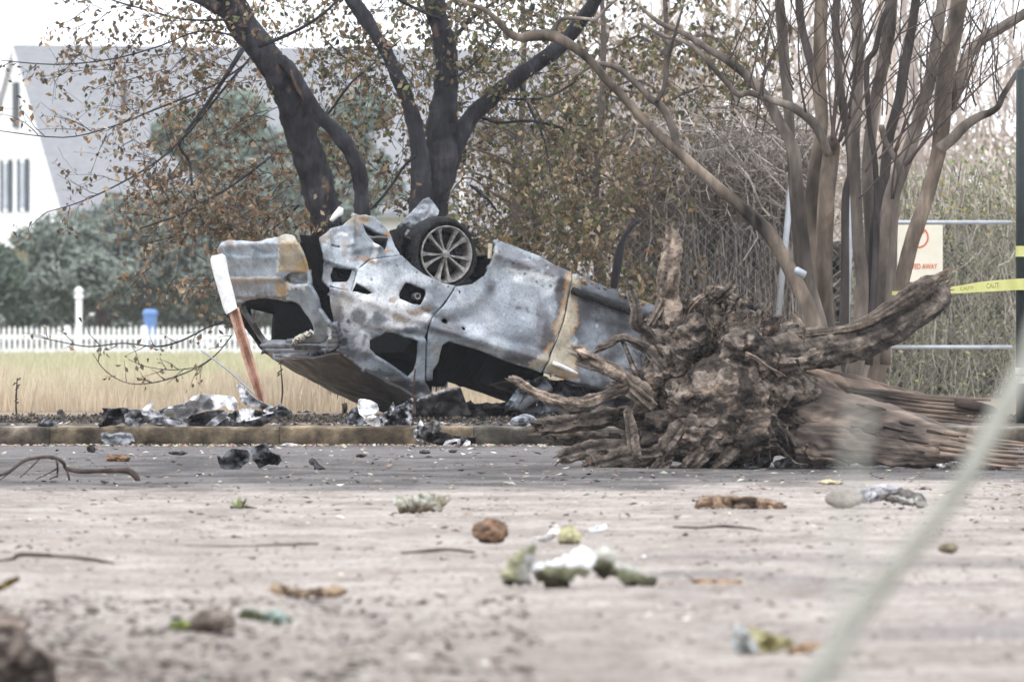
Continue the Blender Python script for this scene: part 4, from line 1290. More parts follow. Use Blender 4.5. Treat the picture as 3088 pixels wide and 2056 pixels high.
# front roof posts
mb = MB()
mb.tube([(1.30, -.12, .70), (1.22, -.16, .82), (1.12, -.2, .95), (1.0, -.26, 1.1)], [.05, .05, .048, .05], 8, .15, 1.0, nfreq=8, col=(.1, .11, .125))
mb.build('roof_post', M['car'], car, smooth=True)
mb = MB()
mb.tube([(1.95, -.2, .66), (1.6, -.26, .80), (1.2, -.32, 1.0)], [.05, .05, .05], 8, .2, 3.0, nfreq=8, col=(.1, .11, .125))
mb.build('roof_post', M['car'], car, smooth=True)

# folded bonnet and wing metal hanging under the front door
def crumple_px(name, poly, st, wbase, amp, freq, colf, seed, parent=car, thick=.006, m=None):
    pts, fs = tri2d(poly, [], st, 1, 0, seed)
    vs, cs = [], []
    for (x, y) in pts:
        q0 = hit(x, y, 1, wbase)
        f = fbm(Vector((x * freq, y * freq, seed)), 3)
        f2 = abs(noise.noise(Vector((x * freq * 1.7, y * freq * 1.7, seed + 5))))
        q = hit(x, y, 1, wbase + amp * (f - f2 * .8))
        vs.append(q); cs.append(colf(x, y))
    mb = MB(); mb.add(vs, fs, cs)
    o = mb.build(name, m or M['car'], parent)
    md = o.modifiers.new('thickness', 'SOLIDIFY'); md.thickness = thick; md.offset = 0
    return o
crumple_px('crumpled_metal', [(1600, 1148), (1640, 1130), (1665, 1150), (1720, 1142), (1780, 1134), (1800, 1146), (1860, 1150), (1960, 1190), (1990, 1262), (1900, 1275), (1760, 1270), (1640, 1262), (1610, 1200)], 10, -.22, .28, .022,
           lambda x, y: mix3((.05, .055, .065), (.2, .22, .25), .35 + 1.2 * nz(x, y, 0, .02, 3)), 4)
crumple_px('torn_strip', [(1505, 1248), (1540, 1200), (1575, 1150), (1600, 1142), (1590, 1175), (1560, 1225), (1530, 1262)], 8, -.1, .1, .03, lambda x, y: (.15, .17, .195), 9)

# rear axle parts and the bent heat shield over the wheel
SH = [(1186, 694), (1240, 640), (1289, 589), (1310, 614), (1328, 643), (1300, 662), (1272, 684), (1256, 722), (1230, 742), (1205, 720)]
crumple_px('heat_shield', SH, 6, -.34, .03, .02, lambda x, y: mix3((.22, .24, .27), (.4, .43, .47), .55 + nz(x, y, 0, .03, 4)) if y < 672 or noise.noise(Vector((x * .09, y * .09, 0))) > -.1 else (.04, .04, .045), 6)
mb = MB()
for (a, b_, r_) in (((1198, 712), (1215, 740), .05), ((1215, 706), (1228, 716), .035), ((1200, 745), (1235, 775), .045), ((1225, 730), (1260, 765), .03), ((1210, 760), (1300, 740), .04)):
    mb.tube([hit(a[0], a[1], 1, -.32), hit(b_[0], b_[1], 1, -.26)], [r_, r_ * .8], 9, .25, a[0], nfreq=14, col=(.24, .2, .17))
mb.build('suspension_arm', M['car'], car, smooth=True)
# beige bracket strips at the sill end
mb = MB()
mb.tube([on_side(1478, 735, -.03), on_side(1476, 780, -.03)], [.02, .016], 6, .2, 1, col=(.42, .36, .26))
mb.build('arch_bracket', M['car'], car)
# wheel-arch liner: black melted plastic
def arch(lc, vc, R, name):
    mb = MB(); vs, fs, cs = [], [], []
    n = 40
    for k in range(n + 1):
        a = lerp(math.radians(-20), math.radians(200), k / n)
        for j, (w_, rr) in enumerate(((-.035, R), (-.2, R - .02), (-.48, R - .06), (-.5, .05))):
            q = rr + .012 * nz(k * .3, j, 2, 1.1)
            vs.append((lc + q * math.cos(a), w_, vc + q * math.sin(a)))
    for k in range(n):
        for j in range(3):
            q = k * 4 + j
            fs.append((q, q + 1, q + 5, q + 4))
    mb.add(vs, fs, (1, 1, 1))
    mb.build(name, M['soot'], car, smooth=True)
arch(.0, .02, .415, 'arch_liner')
arch(2.86, .1, .4, 'arch_liner')

# wheels
def wheel(loc, steer=0.0):
    wh = empty('wheel', loc); wh.parent = car
    wh.rotation_euler = (0, 0, steer)
    def rev(mb, prof, n=48, rough=0.0, cut=None, col=(1, 1, 1)):
        vs, fs = [], []
        m_ = len(prof)
        for k in range(n):
            a = 2 * math.pi * k / n
            for (rr, ww) in prof:
                q = rr
                if rough and rr > .25:
                    q *= 1 + rough * nz(math.cos(a) * 3, math.sin(a) * 3, ww * 6, 1.3, 3)
                if cut: q = cut(a, q, ww)
                vs.append((q * math.cos(a), ww, q * math.sin(a)))
        for k in range(n):
            k2 = (k + 1) % n
            for j in range(m_ - 1):
                fs.append((k * m_ + j, k * m_ + j + 1, k2 * m_ + j + 1, k2 * m_ + j))
        mb.add(vs, fs, col)
    mb = MB()
    def cut(a, q, ww):
        # front-lower part of the tread has burnt away in lumps
        t = math.cos(a - math.radians(-25))
        if q > .27 and t > .25: q -= .022 * (t - .25) * (1 + 1.6 * nz(a * 4, ww * 9, 0, 2.0, 2))
        return q
    rev(mb, [(.25, -.02), (.268, .005), (.29, .0), (.307, -.02), (.313, -.06), (.31, -.11), (.313, -.17), (.305, -.215), (.28, -.225), (.24, -.2)], 72, .035, cut)
    ty = mb.build('tyre', M['tyre'], wh, smooth=True)
    # frayed strips of carcass on the forward side
    mb = MB(); r_ = random.Random(4)
    for i in range(34):
        a = math.radians(r_.uniform(-52, 62))
        pts = []
        rr = .27
        ww = r_.uniform(-.2, -.02)
        for j in range(5):
            pts.append((rr * math.cos(a), ww, rr * math.sin(a)))
            rr += r_.uniform(.0, .03); a += r_.uniform(-.06, .1); ww += r_.uniform(-.03, .03)
        mb.tube(pts, [.014, .013, .011, .009, .004], 5, .2, i, nfreq=20)
    mb.build('tyre_shred', M['tyre'], ty)
    mb = MB()
    rev(mb, [(.252, -.012), (.255, .006), (.246, .01), (.238, .002), (.232, -.02), (.222, -.06), (.215, -.2)], 64)
    rimo = mb.build('rim', M['rim'], wh, smooth=True)
    rimo.scale = (.93, 1, .93)
    mb = MB()
    rev(mb, [(.0, .0), (.028, .0), (.036, -.004), (.04, -.02)], 28)
    for k in range(5):                                   # hub bolts
        a = 2 * math.pi * k / 5 + .3
        mb.tube([(.055 * math.cos(a), -.05, .055 * math.sin(a)), (.055 * math.cos(a), -.022, .055 * math.sin(a))], [.009, .009], 7)
    mb.build('hub', M['rim'], rimo, smooth=False)
    for k in range(5):
        base_a = math.radians(-67 + 72 * k)
        for sg in (-1, 1):
            mb = MB()
            prof = []
            N = 8
            vs, fs = [], []
            for i in range(N + 1):
                t = i / N
                rr = lerp(.03, .244, t)
                ang = base_a + sg * lerp(.19, .255, t)
                hw = lerp(.010, .021, t ** 1.5) * (1 + (.9 * ((t - .75) / .25) if t > .75 else 0))
                ww = lerp(-.012, .0, t) - .012 * math.sin(t * math.pi)
                c_ = Vector((rr * math.cos(ang), 0, rr * math.sin(ang)))
                tn = Vector((-math.sin(ang), 0, math.cos(ang)))
                for (s1, w1) in ((-1, -.035), (-.7, 0), (.7, 0), (1, -.035)):
                    q = c_ + tn * hw * s1
                    vs.append((q.x, ww + w1, q.z))
            for i in range(N):
                for j in range(3):
                    a_ = i * 4 + j
                    fs.append((a_, a_ + 1, a_ + 5, a_ + 4))
            mb.add(vs, fs, (1, 1, 1))
            mb.build('spoke', M['rim'], rimo)
    mb = MB()
    rev(mb, [(.0, -.14), (.222, -.14), (.222, -.19), (.0, -.19)], 36)
    mb.build('spoke_gap_shade', M['soot'], wh, smooth=False)  # black disc added behind the spokes to darken the gaps like shade
    mb = MB()
    rev(mb, [(.0, -.1), (.165, -.1), (.17, -.11), (.17, -.13), (.0, -.13)], 36)
    mb.build('brake_disc', M['tyre'], wh, smooth=False)
    mb = MB(); mb.box((.1, -.09, -.1), (.07, .07, .12), Matrix.Rotation(.8, 3, 'Y')); mb.build('brake_caliper', M['tyre'], wh)
    return wh
wheel((0, -.02, 0))
wheel((2.88, -.06, -.24), .15)
# far rear wheel, mirrored to the other side
w2_ = wheel((.0, -1.84, .0), math.pi)

# scrap of white insulation snagged on the tail
q = hit(1023, 640, 1, -.6)
mb = MB()
mb.tube([q + Vector((-.05, 0, .09)), q + Vector((-.02, 0, .03)), q, q + Vector((.005, 0, -.04))], [.02, .03, .034, .022], 8, .2, 3.0, nfreq=20)
mb.build('snagged_scrap', M['white_ash'], car, smooth=True)

# ------------------------------------------------------------------ many-stemmed bare myrtle
b = P(2560, 950, 79.0); b.z = .2
my = empty('bare_tree', b, 'many stemmed bare brown tree with smooth bark behind the fallen trunk', 'tree')
mb = MB()
bc = (1, 1, 1); dk = (.38, .38, .42); pk = (1.15, 1.08, .98)
STEMS = [
    ([(2498, 1240, 70), (2480, 1100, 56), (2462, 1000, 50), (2440, 930, 48), (2400, 850, 46), (2362, 775, 44), (2315, 700, 44), (2268, 655, 40), (2226, 616, 36), (2160, 560, 34), (2096, 504, 32), (2035, 450, 30), (1980, 402, 28), (1925, 345, 26), (1873, 286, 26), (1845, 258, 26), (1824, 237, 26), (1788, 192, 26), (1748, 156, 28), (1700, 124, 32), (1660, 108, 34), (1610, 108, 34), (1570, 114, 26), (1534, 100, 22), (1498, 62, 18), (1460, 30, 14), (1400, 8, 12), (1330, -20, 8)], 77.5, pk),
    ([(2046, 460, 26), (2038, 428, 24), (2030, 395, 26), (2012, 350, 24), (1985, 312, 26), (1962, 300, 22), (1945, 280, 18), (1915, 250, 18), (1870, 210, 18), (1830, 196, 16), (1795, 194, 14), (1760, 214, 10), (1724, 232, 6)], 77.5, bc),
    ([(1980, 308, 16), (2000, 270, 13), (2008, 225, 12), (2016, 180, 11), (2030, 120, 9), (2060, 20, 7)], 77.4, bc),
    ([(1668, 120, 12), (1690, 60, 12), (1775, 58, 10), (1790, 64, 12), (1830, 25, 9), (1870, -10, 8)], 77.6, bc),
    ([(2510, 1200, 50), (2478, 1000, 44), (2440, 860, 42), (2424, 740, 40), (2410, 620, 38), (2403, 540, 38), (2392, 450, 38), (2350, 368, 34), (2312, 296, 32), (2262, 238, 28), (2200, 187, 26), (2130, 145, 22), (2060, 100, 18), (1990, 70, 14), (1930, 20, 10)], 78.5, bc),
    ([(2500, 470, 26), (2460, 380, 30), (2400, 330, 26), (2360, 312, 24), (2300, 294, 20), (2260, 280, 20), (2225, 285, 18), (2195, 255, 16), (2160, 215, 16), (2110, 160, 15), (2060, 125, 14), (2000, 108, 12), (1930, 70, 9)], 78.2, bc),
    ([(2510, 1200, 56), (2470, 980, 48), (2456, 820, 46), (2449, 700, 44), (2448, 600, 44), (2460, 500, 40), (2472, 430, 40), (2478, 360, 40), (2472, 250, 40), (2472, 140, 40), (2476, 40, 40), (2480, -80, 38)], 79.5, pk),
    ([(2520, 1200, 60), (2492, 980, 54), (2486, 820, 52), (2487, 700, 52), (2492, 600, 52), (2500, 520, 52), (2508, 460, 52), (2510, 428, 46), (2511, 420, 20)], 78.8, pk),
    ([(2560, 1200, 50), (2590, 1000, 46), (2600, 850, 40), (2588, 740, 38), (2584, 650, 36), (2580, 560, 36), (2574, 430, 38), (2582, 330, 36), (2588, 210, 36), (2586, 100, 36), (2584, -60, 34)], 79.8, bc),
    ([(2590, 1200, 50), (2610, 1000, 48), (2625, 850, 46), (2628, 740, 42), (2624, 650, 40), (2616, 560, 38), (2618, 480, 38), (2630, 370, 38), (2644, 280, 38), (2658, 220, 38), (2670, 160, 40), (2682, 80, 40), (2692, -60, 38)], 80.3, bc),
    ([(2600, 1200, 46), (2630, 900, 40), (2640, 700, 36), (2664, 560, 34), (2680, 420, 32), (2698, 350, 32), (2714, 290, 32), (2726, 210, 32), (2740, 140, 30), (2752, 70, 28), (2768, -40, 26)], 80.0, dk),
    ([(2610, 1200, 56), (2650, 960, 52), (2668, 800, 50), (2672, 700, 52), (2690, 590, 52), (2720, 510, 46), (2752, 420, 42), (2790, 300, 38), (2812, 200, 36), (2828, 100, 34), (2846, -40, 32)], 79.2, bc),
    ([(2620, 1200, 50), (2660, 1060, 50), (2692, 960, 50), (2722, 840, 48), (2752, 720, 48), (2780, 640, 48), (2805, 556, 46), (2830, 460, 46), (2840, 380, 52), (2846, 270, 54), (2860, 180, 54), (2876, 100, 54), (2890, 20, 52), (2905, -80, 50)], 78.6, pk),
    ([(2832, 450, 36), (2870, 420, 34), (2910, 380, 32), (2950, 354, 28), (2985, 340, 22), (3010, 322, 18), (3024, 290, 18), (3048, 250, 16), (3070, 215, 16), (3100, 175, 14)], 78.4, bc),
    ([(2868, 330, 28), (2890, 250, 30), (2916, 180, 32), (2950, 130, 32), (2990, 102, 32), (3040, 72, 32), (3110, 30, 30)], 78.8, bc),
    ([(2540, 1200, 34), (2548, 850, 28), (2550, 600, 24), (2566, 520, 24), (2560, 420, 26), (2545, 340, 26), (2530, 250, 26), (2526, 150, 26), (2520, 60, 24), (2530, -60, 24)], 81.0, dk),
    ([(2486, 700, 34), (2480, 480, 32), (2470, 300, 30), (2448, 200, 28), (2424, 110, 26), (2412, 40, 26), (2408, -50, 24)], 81.0, dk),
    ([(2620, 1100, 24), (2642, 750, 20), (2640, 500, 18), (2622, 380, 16), (2614, 200, 18), (2640, 150, 18), (2660, 60, 18), (2690, 10, 18)], 78.0, dk),
    ([(2670, 1100, 34), (2690, 800, 28), (2700, 620, 24), (2716, 520, 24), (2690, 460, 22), (2670, 430, 20), (2658, 380, 18)], 78.0, bc),
    ([(2350, 0, 30), (2358, 90, 34), (2366, 200, 34), (2376, 300, 32), (2384, 420, 30), (2396, 620, 30), (2420, 900, 34), (2440, 1150, 36)], 82.0, bc),
]
for i, (pts, d, c) in enumerate(STEMS):
    if 1150 <= pts[0][1] <= 1240: pts = [(pts[0][0] + .2 * (pts[0][0] - pts[1][0]), 1254, pts[0][2] * 1.15)] + pts[(1 if pts[0][1] >= 1200 else 0):]
    def cfn(q, c=c, i=i):
        k = .9 + .8 * nz(q.x, q.y, q.z * .3, 4.5, 4)
        return (c[0] * k, c[1] * k, c[2] * k)
    limb(mb, pts, d, 12, .07, i * 1.7, 5, .12, nfreq=3, colf=cfn)
r = random.Random(77)
def shoot(x, y, ang, ln, w, d, bend):
    pts = []
    for k in range(8):
        pts.append((x, y, max(1.5, w * (1 - .7 * k / 7))))
        x += math.cos(ang) * ln / 7; y += math.sin(ang) * ln / 7
        ang += bend / 7 + r.gauss(0, .05)
    limb(mb, pts, d, 5, 0, 0, 3, col=(.45, .4, .4))
    return pts
for (x, y, ang, ln, w, bend) in ((2508, 425, -1.5, 420, 10, .1), (2512, 425, -1.48, 520, 9, .3), (2516, 425, -1.3, 300, 8, -.1), (2530, 430, -1.35, 560, 10, .2), (2534, 425, -1.1, 640, 10, .35), (2540, 440, -1.0, 420, 8, .2),
                                (2698, 455, -1.2, 330, 9, .35), (2700, 460, -1.25, 480, 8, .5), (2730, 500, -.9, 460, 12, .25), (2740, 495, -1.0, 560, 8, -.2), (2690, 600, -1.55, 330, 8, .1), (2694, 600, -1.35, 420, 7, .1),
                                (2880, 330, -1.25, 360, 7, -.2), (2890, 300, -1.1, 400, 7, -.2), (2900, 270, -1.2, 340, 6, .1), (2590, 330, -1.9, 330, 7, .2), (2430, 340, -1.75, 420, 8, .2), (2290, 290, -1.35, 330, 9, .1), (2300, 292, -1.5, 420, 7, .3), (2200, 180, -1.1, 260, 6, 0),
                                (2520, 440, -1.75, 420, 8, -.15), (2560, 360, -1.45, 420, 9, .0), (2610, 520, -1.1, 420, 8, .2), (2650, 480, -.85, 480, 8, .1), (2590, 600, -.8, 520, 7, -.1)):
    pts = shoot(x, y, ang, ln, w, 77.8, bend)
    for k in (3, 4, 5, 6):
        if r.random() < .7: shoot(pts[k][0], pts[k][1], ang + r.choice((-1, 1)) * r.uniform(.3, .7), ln * r.uniform(.2, .5), w * .5, 77.9, r.uniform(-.4, .4))
for i in range(120):
    x = r.uniform(2150, 3090)
    shoot(x, r.uniform(60, 420), -1.57 + r.uniform(-.8, .8), r.uniform(120, 340), r.uniform(3, 7), 78.5 + r.uniform(-.5, 2), r.uniform(-.6, .6))
adopt(mb.build('trunk', M['myrtle_bark'], smooth=True), my)
# silver can caught in the fork
p = P(2412, 822, 77.2)
mb = MB()
mb.tube([p + Vector((-.045, 0, .02)), p + Vector((-.03, 0, .018)), p + Vector((.04, .02, -.02)), p + Vector((.05, .02, -.024))], [.02, .034, .034, .024], 10, .1)
tag(mb.build('tin_can', M['galv'], smooth=True, origin=True), 'shiny crushed tin can caught against a stem of the bare tree', 'can')

# ------------------------------------------------------------------ vine-smothered fence line and thicket
def strands(mb, n, x0, x1, yf, lf, d0, d1, wd, cols, r, tangle=.25, slant=0.0):
    for i in range(n):
        x = r.uniform(x0, x1); y = yf(x, r); L_ = lf(x, r); d = r.uniform(d0, d1)
        c = r.choice(cols); k = r.uniform(.6, 1.3); c = (c[0] * k, c[1] * k, c[2] * k)
        w_ = wd * r.uniform(.5, 1.4) * d / F
        ang = math.pi / 2 + slant + r.gauss(0, tangle)
        pts = []
        for j in range(5):
            pts.append(P(x, y, d + r.uniform(-.1, .1)))
            x += math.cos(ang) * L_ / 4; y += math.sin(ang) * L_ / 4
            ang += r.gauss(0, tangle)
        mb.tube(pts, [w_, w_, w_ * .9, w_ * .8, w_ * .5], 3, 0, 0, False, c)
def leaves(mb, n, x0, x1, y0, y1, d0, d1, size, pal, r, dens=None):
    for i in range(n):
        x, y, d = r.uniform(x0, x1), r.uniform(y0, y1), r.uniform(d0, d1)
        if dens and r.random() > dens(x, y): continue
        q = P(x, y, d)
        L_ = size * d / F * r.uniform(.5, 1.4) * .5
        a = Vector((r.gauss(0, .7), r.gauss(0, .5), r.gauss(-.4, .6))).normalized() * L_
        b_ = a.orthogonal().normalized(); b_.rotate(Matrix.Rotation(r.uniform(0, 6.28), 3, a.normalized()))
        c = r.choice(pal); k = r.uniform(.6, 1.35)
        mb.leaf(q, a, b_ * L_ * .45, (c[0] * k, c[1] * k, c[2] * k))
def core(mb, poly, d, amp, col, st=16):
    pts, fs = tri2d(poly, [], st, 2, 0, 3)
    mb.add([P(x, y, d + amp * fbm(Vector((x * .01, y * .006, 2)), 4)) for x, y in pts], fs, [tuple(c_ * (.7 + .8 * max(-.4, fbm(Vector((x * .03, y * .008, 5)), 3))) for c_ in col) for x, y in pts])
GREYV = [(.19, .16, .145), (.26, .225, .2), (.13, .11, .1), (.33, .29, .26), (.2, .18, .15)]
M['vine'] = mat('dead_vine', [G(.75), G(1.2)], 9, .9, .2, attr=True)
b = P(2150, 950, 90); b.z = .2
vt = empty('vine_thicket', b, 'grey mass of dead hanging vines smothering the fence behind the roots', 'vines')
mb = MB(); r = random.Random(91)
core(mb, [(1900, 520), (1960, 450), (2060, 440), (2150, 420), (2250, 430), (2330, 470), (2400, 440), (2440, 560), (2450, 900), (2470, 1240), (1860, 1240), (1880, 900)], 91.5, 1.2, (.1, .086, .078))
adopt(mb.build('matted_stems', M['vine'], smooth=True), vt)
mb = MB()
top = lambda x, r: 440 + 60 * noise.noise(Vector((x * .012, 0, 0))) + r.uniform(-30, 520)
strands(mb, 5200, 1890, 2460, top, lambda x, r: r.uniform(90, 300), 88.5, 91, 1.8, GREYV, r, .1, -.03)
strands(mb, 1700, 1860, 2450, lambda x, r: r.uniform(380, 640), lambda x, r: r.uniform(60, 200), 88, 91, 1.8, GREYV, r, .8, -.9)
strands(mb, 120, 1880, 2300, lambda x, r: r.uniform(330, 520), lambda x, r: r.uniform(120, 330), 88, 90, 2.6, [(.42, .38, .35)], r, .5, -.9)
adopt(mb.build('hanging_stems', M['vine']), vt)
mb = MB()
leaves(mb, 4200, 1860, 2480, 400, 1180, 88, 90.5, 15, [(.14, .15, .09), (.2, .19, .13), (.28, .25, .2), (.1, .1, .075), (.24, .2, .15)], r, lambda x, y: .35 + 1.3 * fbm(Vector((x * .01, y * .008, 4)), 3))
adopt(mb.build('leaves', M['leaf']), vt)
b = P(2880, 950, 93); b.z = .2
vt = empty('ivy_thicket', b, 'grey green ivy and dry stems growing through the chain link fence', 'ivy')
mb = MB(); r = random.Random(92)
core(mb, [(2400, 740), (2600, 720), (2700, 700), (2760, 660), (2860, 640), (2960, 660), (3040, 640), (3200, 620), (3260, 1240), (2380, 1240)], 96, 1.0, (.3, .27, .24))
adopt(mb.build('matted_stems', M['vine'], smooth=True), vt)
mb = MB()
strands(mb, 2000, 2560, 3180, lambda x, r: 470 + r.uniform(0, 650), lambda x, r: r.uniform(60, 260), 92.3, 95, 1.7, [(.4, .37, .31), (.34, .33, .26), (.28, .25, .21), (.46, .43, .36), (.2, .18, .15)], r, .28)
adopt(mb.build('stems', M['vine']), vt)
mb = MB()
IVY = [(.2, .23, .12), (.3, .31, .19), (.34, .32, .22), (.42, .39, .3), (.16, .17, .11), (.36, .35, .26), (.26, .3, .17)]
leaves(mb, 17000, 2560, 3180, 520, 1190, 92, 95, 15, IVY, r, lambda x, y: .55 + .9 * fbm(Vector((x * .012, y * .012, 1)), 3))
leaves(mb, 260, 2700, 3180, 540, 760, 92, 94, 14, [(.55, .42, .06), (.6, .5, .12), (.22, .3, .07)], r)
leaves(mb, 420, 2860, 3140, 440, 660, 93, 96, 15, [(.2, .32, .08), (.28, .38, .12), (.2, .22, .1)], r, lambda x, y: max(0, (x - 2800) / 240))
leaves(mb, 320, 2600, 3140, 960, 1180, 92.3, 93.6, 17, [(.42, .44, .2), (.5, .48, .3)], r)
adopt(mb.build('leaves', M['leaf']), vt)
# far bare woodland, one pale mass
mb = MB(); r = random.Random(93)
WD = [(.40, .34, .31), (.48, .42, .38), (.33, .28, .26), (.52, .45, .4)]
strands(mb, 2600, 1700, 3250, lambda x, r: 700 - 760 * r.random() ** 1.6, lambda x, r: r.uniform(60, 300), 118, 150, 3, WD, r, .35, 0)
leaves(mb, 9000, 1700, 3250, -60, 720, 116, 150, 21, WD + [(.36, .32, .22), (.42, .34, .25)], r, lambda x, y: min(1, .04 + max(0, (y - 160) / 480) + .5 * fbm(Vector((x * .006, y * .006, 7)), 3)) * (.6 if x > 2700 else .8))
leaves(mb, 3600, 2400, 3250, 400, 760, 125, 155, 34, [(.5, .43, .39), (.44, .38, .34), (.55, .49, .44)], r)
for i in range(16):
    x = r.uniform(1950, 3150)
    limb(mb, [(x, 1000, r.uniform(10, 26)), (x + r.uniform(-20, 20), 500, r.uniform(10, 34)), (x + r.uniform(-50, 50), -80, r.uniform(6, 24))], r.uniform(120, 150), 6, .1, i, col=r.choice(WD))
tag(mb.build('woodland', M['vine']), 'pale bare winter woodland far behind the fence', 'woodland', kind='stuff')

# ------------------------------------------------------------------ chain-link fence, sign, pole, tape
DF = 87.6
fx0, fx1 = P(1900, 0, DF).x, P(3300, 0, DF).x
fc = Vector(((fx0 + fx1) / 2, DF, .2))
fn = empty('chain_link_fence', fc, 'galvanised chain link fence with top and middle rails in front of the ivy', 'fence')
zt, zm = P(0, 671, DF).z - .2, P(0, 1047, DF).z - .2
for z in (zt, zm):
    mb = MB()
    mb.tube([(P(2690 if z == zm else 2560, 0, DF).x - fc.x, -.03, z), (P(3052, 0, DF).x - fc.x, -.03, z)], [.021, .021], 10)
    mb.build('rail', M['galv'], fn, smooth=True)
for (nx, top_, bot, lean) in ((2388, 540, 1210, -42), (2570, 560, 1210, -18)):
    mb = MB()
    a, c = P(nx, top_, DF - .05), P(nx + lean * (bot - top_) / 420, bot, DF - .05)
    mb.tube([c - fc, a - fc, a - fc + Vector((0, 0, .03))], [.03, .03, .015], 10)
    mb.build('post', M['galv'], fn, smooth=True)
mb = MB()
wx = .0019
for sg in (1, -1):
    x = fx0 - zt
    while x < fx1 + zt:
        lo, hi = (x, x + sg * zt)
        t0, t1 = 0.0, 1.0
        a = Vector((lo - fc.x, .015 * sg, 0)); c = Vector((hi - fc.x, .015 * sg, zt))
        def clip(q0, q1):
            xa, xb = fx0 - fc.x, fx1 - fc.x
            d_ = q1.x - q0.x
            s0, s1 = 0, 1
            for lim, sgn in ((xa, 1), (xb, -1)):
                f0, f1 = sgn * (q0.x - lim), sgn * (q1.x - lim)
                if f0 < 0 and f1 < 0: return None
                if f0 < 0: s0 = max(s0, f0 / (f0 - f1))
                if f1 < 0: s1 = min(s1, f0 / (f0 - f1))
            return (q0.lerp(q1, s0), q0.lerp(q1, s1)) if s1 > s0 else None
        e = clip(a, c)
        if e: mb.tube(e, [wx * .7, wx * .7], 3, cap=False)
        x += .085
mb.build('mesh', M['wire'], fn)

def text_mesh(txt, size, name, m, parent, loc, rot, ext=.002, width=None):
    cu = bpy.data.curves.new(name, 'FONT')
    cu.body = txt; cu.size = size; cu.align_x = 'CENTER'; cu.align_y = 'CENTER'; cu.extrude = ext
    cu.offset = size * .018
    o = bpy.data.objects.new(name, cu)
    COL.objects.link(o)
    bpy.context.view_layer.update()
    dg = bpy.context.evaluated_depsgraph_get()
    me = bpy.data.meshes.new_from_object(o.evaluated_get(dg))
    bpy.data.objects.remove(o)
    me.name = name
    if width:
        xs_ = [v.co.x for v in me.vertices]
        k_ = width / (max(xs_) - min(xs_))
        for v in me.vertices: v.co.x *= k_
    me.materials.clear(); me.materials.append(m)
    q = bpy.data.objects.new(name, me)
    COL.objects.link(q)
    q.parent = parent; q.location = loc; q.rotation_euler = rot
    return q
ds = DF - .12
sx0, sx1, sy0, sy1 = 2706, 2843, 678, 850
c = P((sx0 + sx1) / 2, (sy0 + sy1) / 2, ds)
sw, sh = (sx1 - sx0) / F * ds, (sy1 - sy0) / F * ds
sg_ = empty('warning_sign', c, 'weathered cream no parking sign with red ring and TOWED AWAY lettering', 'sign')
mb = MB(); mb.box((0, 0, 0), (sw, .008, sh)); mb.build('board', M['sign'], sg_)
mb = MB()
cx_, cz_ = (2768 - (sx0 + sx1) / 2) / F * ds, ((sy0 + sy1) / 2 - 716) / F * ds
R0 = 33 / F * ds
vs, fs = [], []
for k in range(40):
    a = 2 * math.pi * k / 40
    for rr in (R0, R0 * .84):
        vs.append((cx_ + rr * math.cos(a), -.007, cz_ + rr * math.sin(a)))
for k in range(40):
    k2 = (k + 1) % 40
    fs.append((2 * k, 2 * k + 1, 2 * k2 + 1, 2 * k2))
mb.add(vs, fs)
q = Vector((1, 0, 1)).normalized() * R0 * .86; p_ = Vector((-1, 0, 1)).normalized() * R0 * .075
mb.add([Vector((cx_, -.0085, cz_)) + s1 * q + s2 * p_ for s1, s2 in ((-1, -1), (1, -1), (1, 1), (-1, 1))], [(0, 1, 2, 3)])
mb.build('ring', M['sign_red'], sg_)
text_mesh('TOWED AWAY', .068, 'lettering', M['sign_red'], sg_, ((2773 - (sx0 + sx1) / 2) / F * ds, -.006, ((sy0 + sy1) / 2 - 804) / F * ds), (math.radians(90), 0, 0), width=106 / F * ds)

# dark pole at the right edge
dp = 74.5
p = P(3094, 950, dp); p.z = .15
pl = empty('pole', p, 'dark green painted pole at the right edge with yellow tape tied round it', 'pole')
mb = MB(); ztop = P(0, 214, dp).z - .15
mb.tube([(0, 0, 0), (0, 0, ztop), (0, 0, ztop + .02)], [.082, .082, .06], 18); mb.build('post', M['pole'], pl, smooth=True)
for (y0, y1, nm) in ((1108, 1128, 'reflective_band'), (1134, 1156, 'reflective_band')):
    mb = MB(); za, zb = P(0, y1, dp).z - .15, P(0, y0, dp).z - .15
    mb.tube([(0, 0, za), (0, 0, zb)], [.086, .086], 18, cap=False); mb.build(nm, M['white_paint'], pl, smooth=True)
# tape from the pole to behind the tree
tp = empty('barrier_tape', P(2900, 860, 76), 'yellow caution tape stretched from the dark pole past the bare tree', 'tape')
ctr = [(3098, 857, 35, dp - .09), (3060, 858, 34, dp - .08), (3000, 862, 33, 74.9), (2950, 866, 30, 75.3), (2900, 872, 24, 75.8), (2850, 876, 18, 76.3), (2800, 880, 13, 76.9), (2740, 883, 12, 77.4), (2690, 884, 12, 77.9)]
mb = MB()
vs, fs = [], []
spn = smoothpath(ctr, 6)
for i, (x, y, h, d) in enumerate(spn):
    tw = (35 - h) / 35
    for s_ in (-1, 1):
        vs.append(P(x, y + s_ * h / 2, d + s_ * .03 * tw) - tp.location)
for i in range(len(spn) - 1):
    fs.append((2 * i, 2 * i + 1, 2 * i + 3, 2 * i + 2))
mb.add(vs, fs)
mb.build('band', M['tape'], tp, smooth=True)
def tape_text(txt, nx, ny, d, px, tilt, wpx):
    text_mesh(txt, px / F * d * 1.35, 'lettering', M['tape_ink'], tp, P(nx, ny, d) - tp.location, (math.radians(90), tilt, 0), .001, width=wpx / F * d)
tape_text('CAUTION', 3006, 861, 74.8, 17, -.07, 62)
tape_text('CAUTION', 2924, 869, 75.45, 11, -.1, 56)
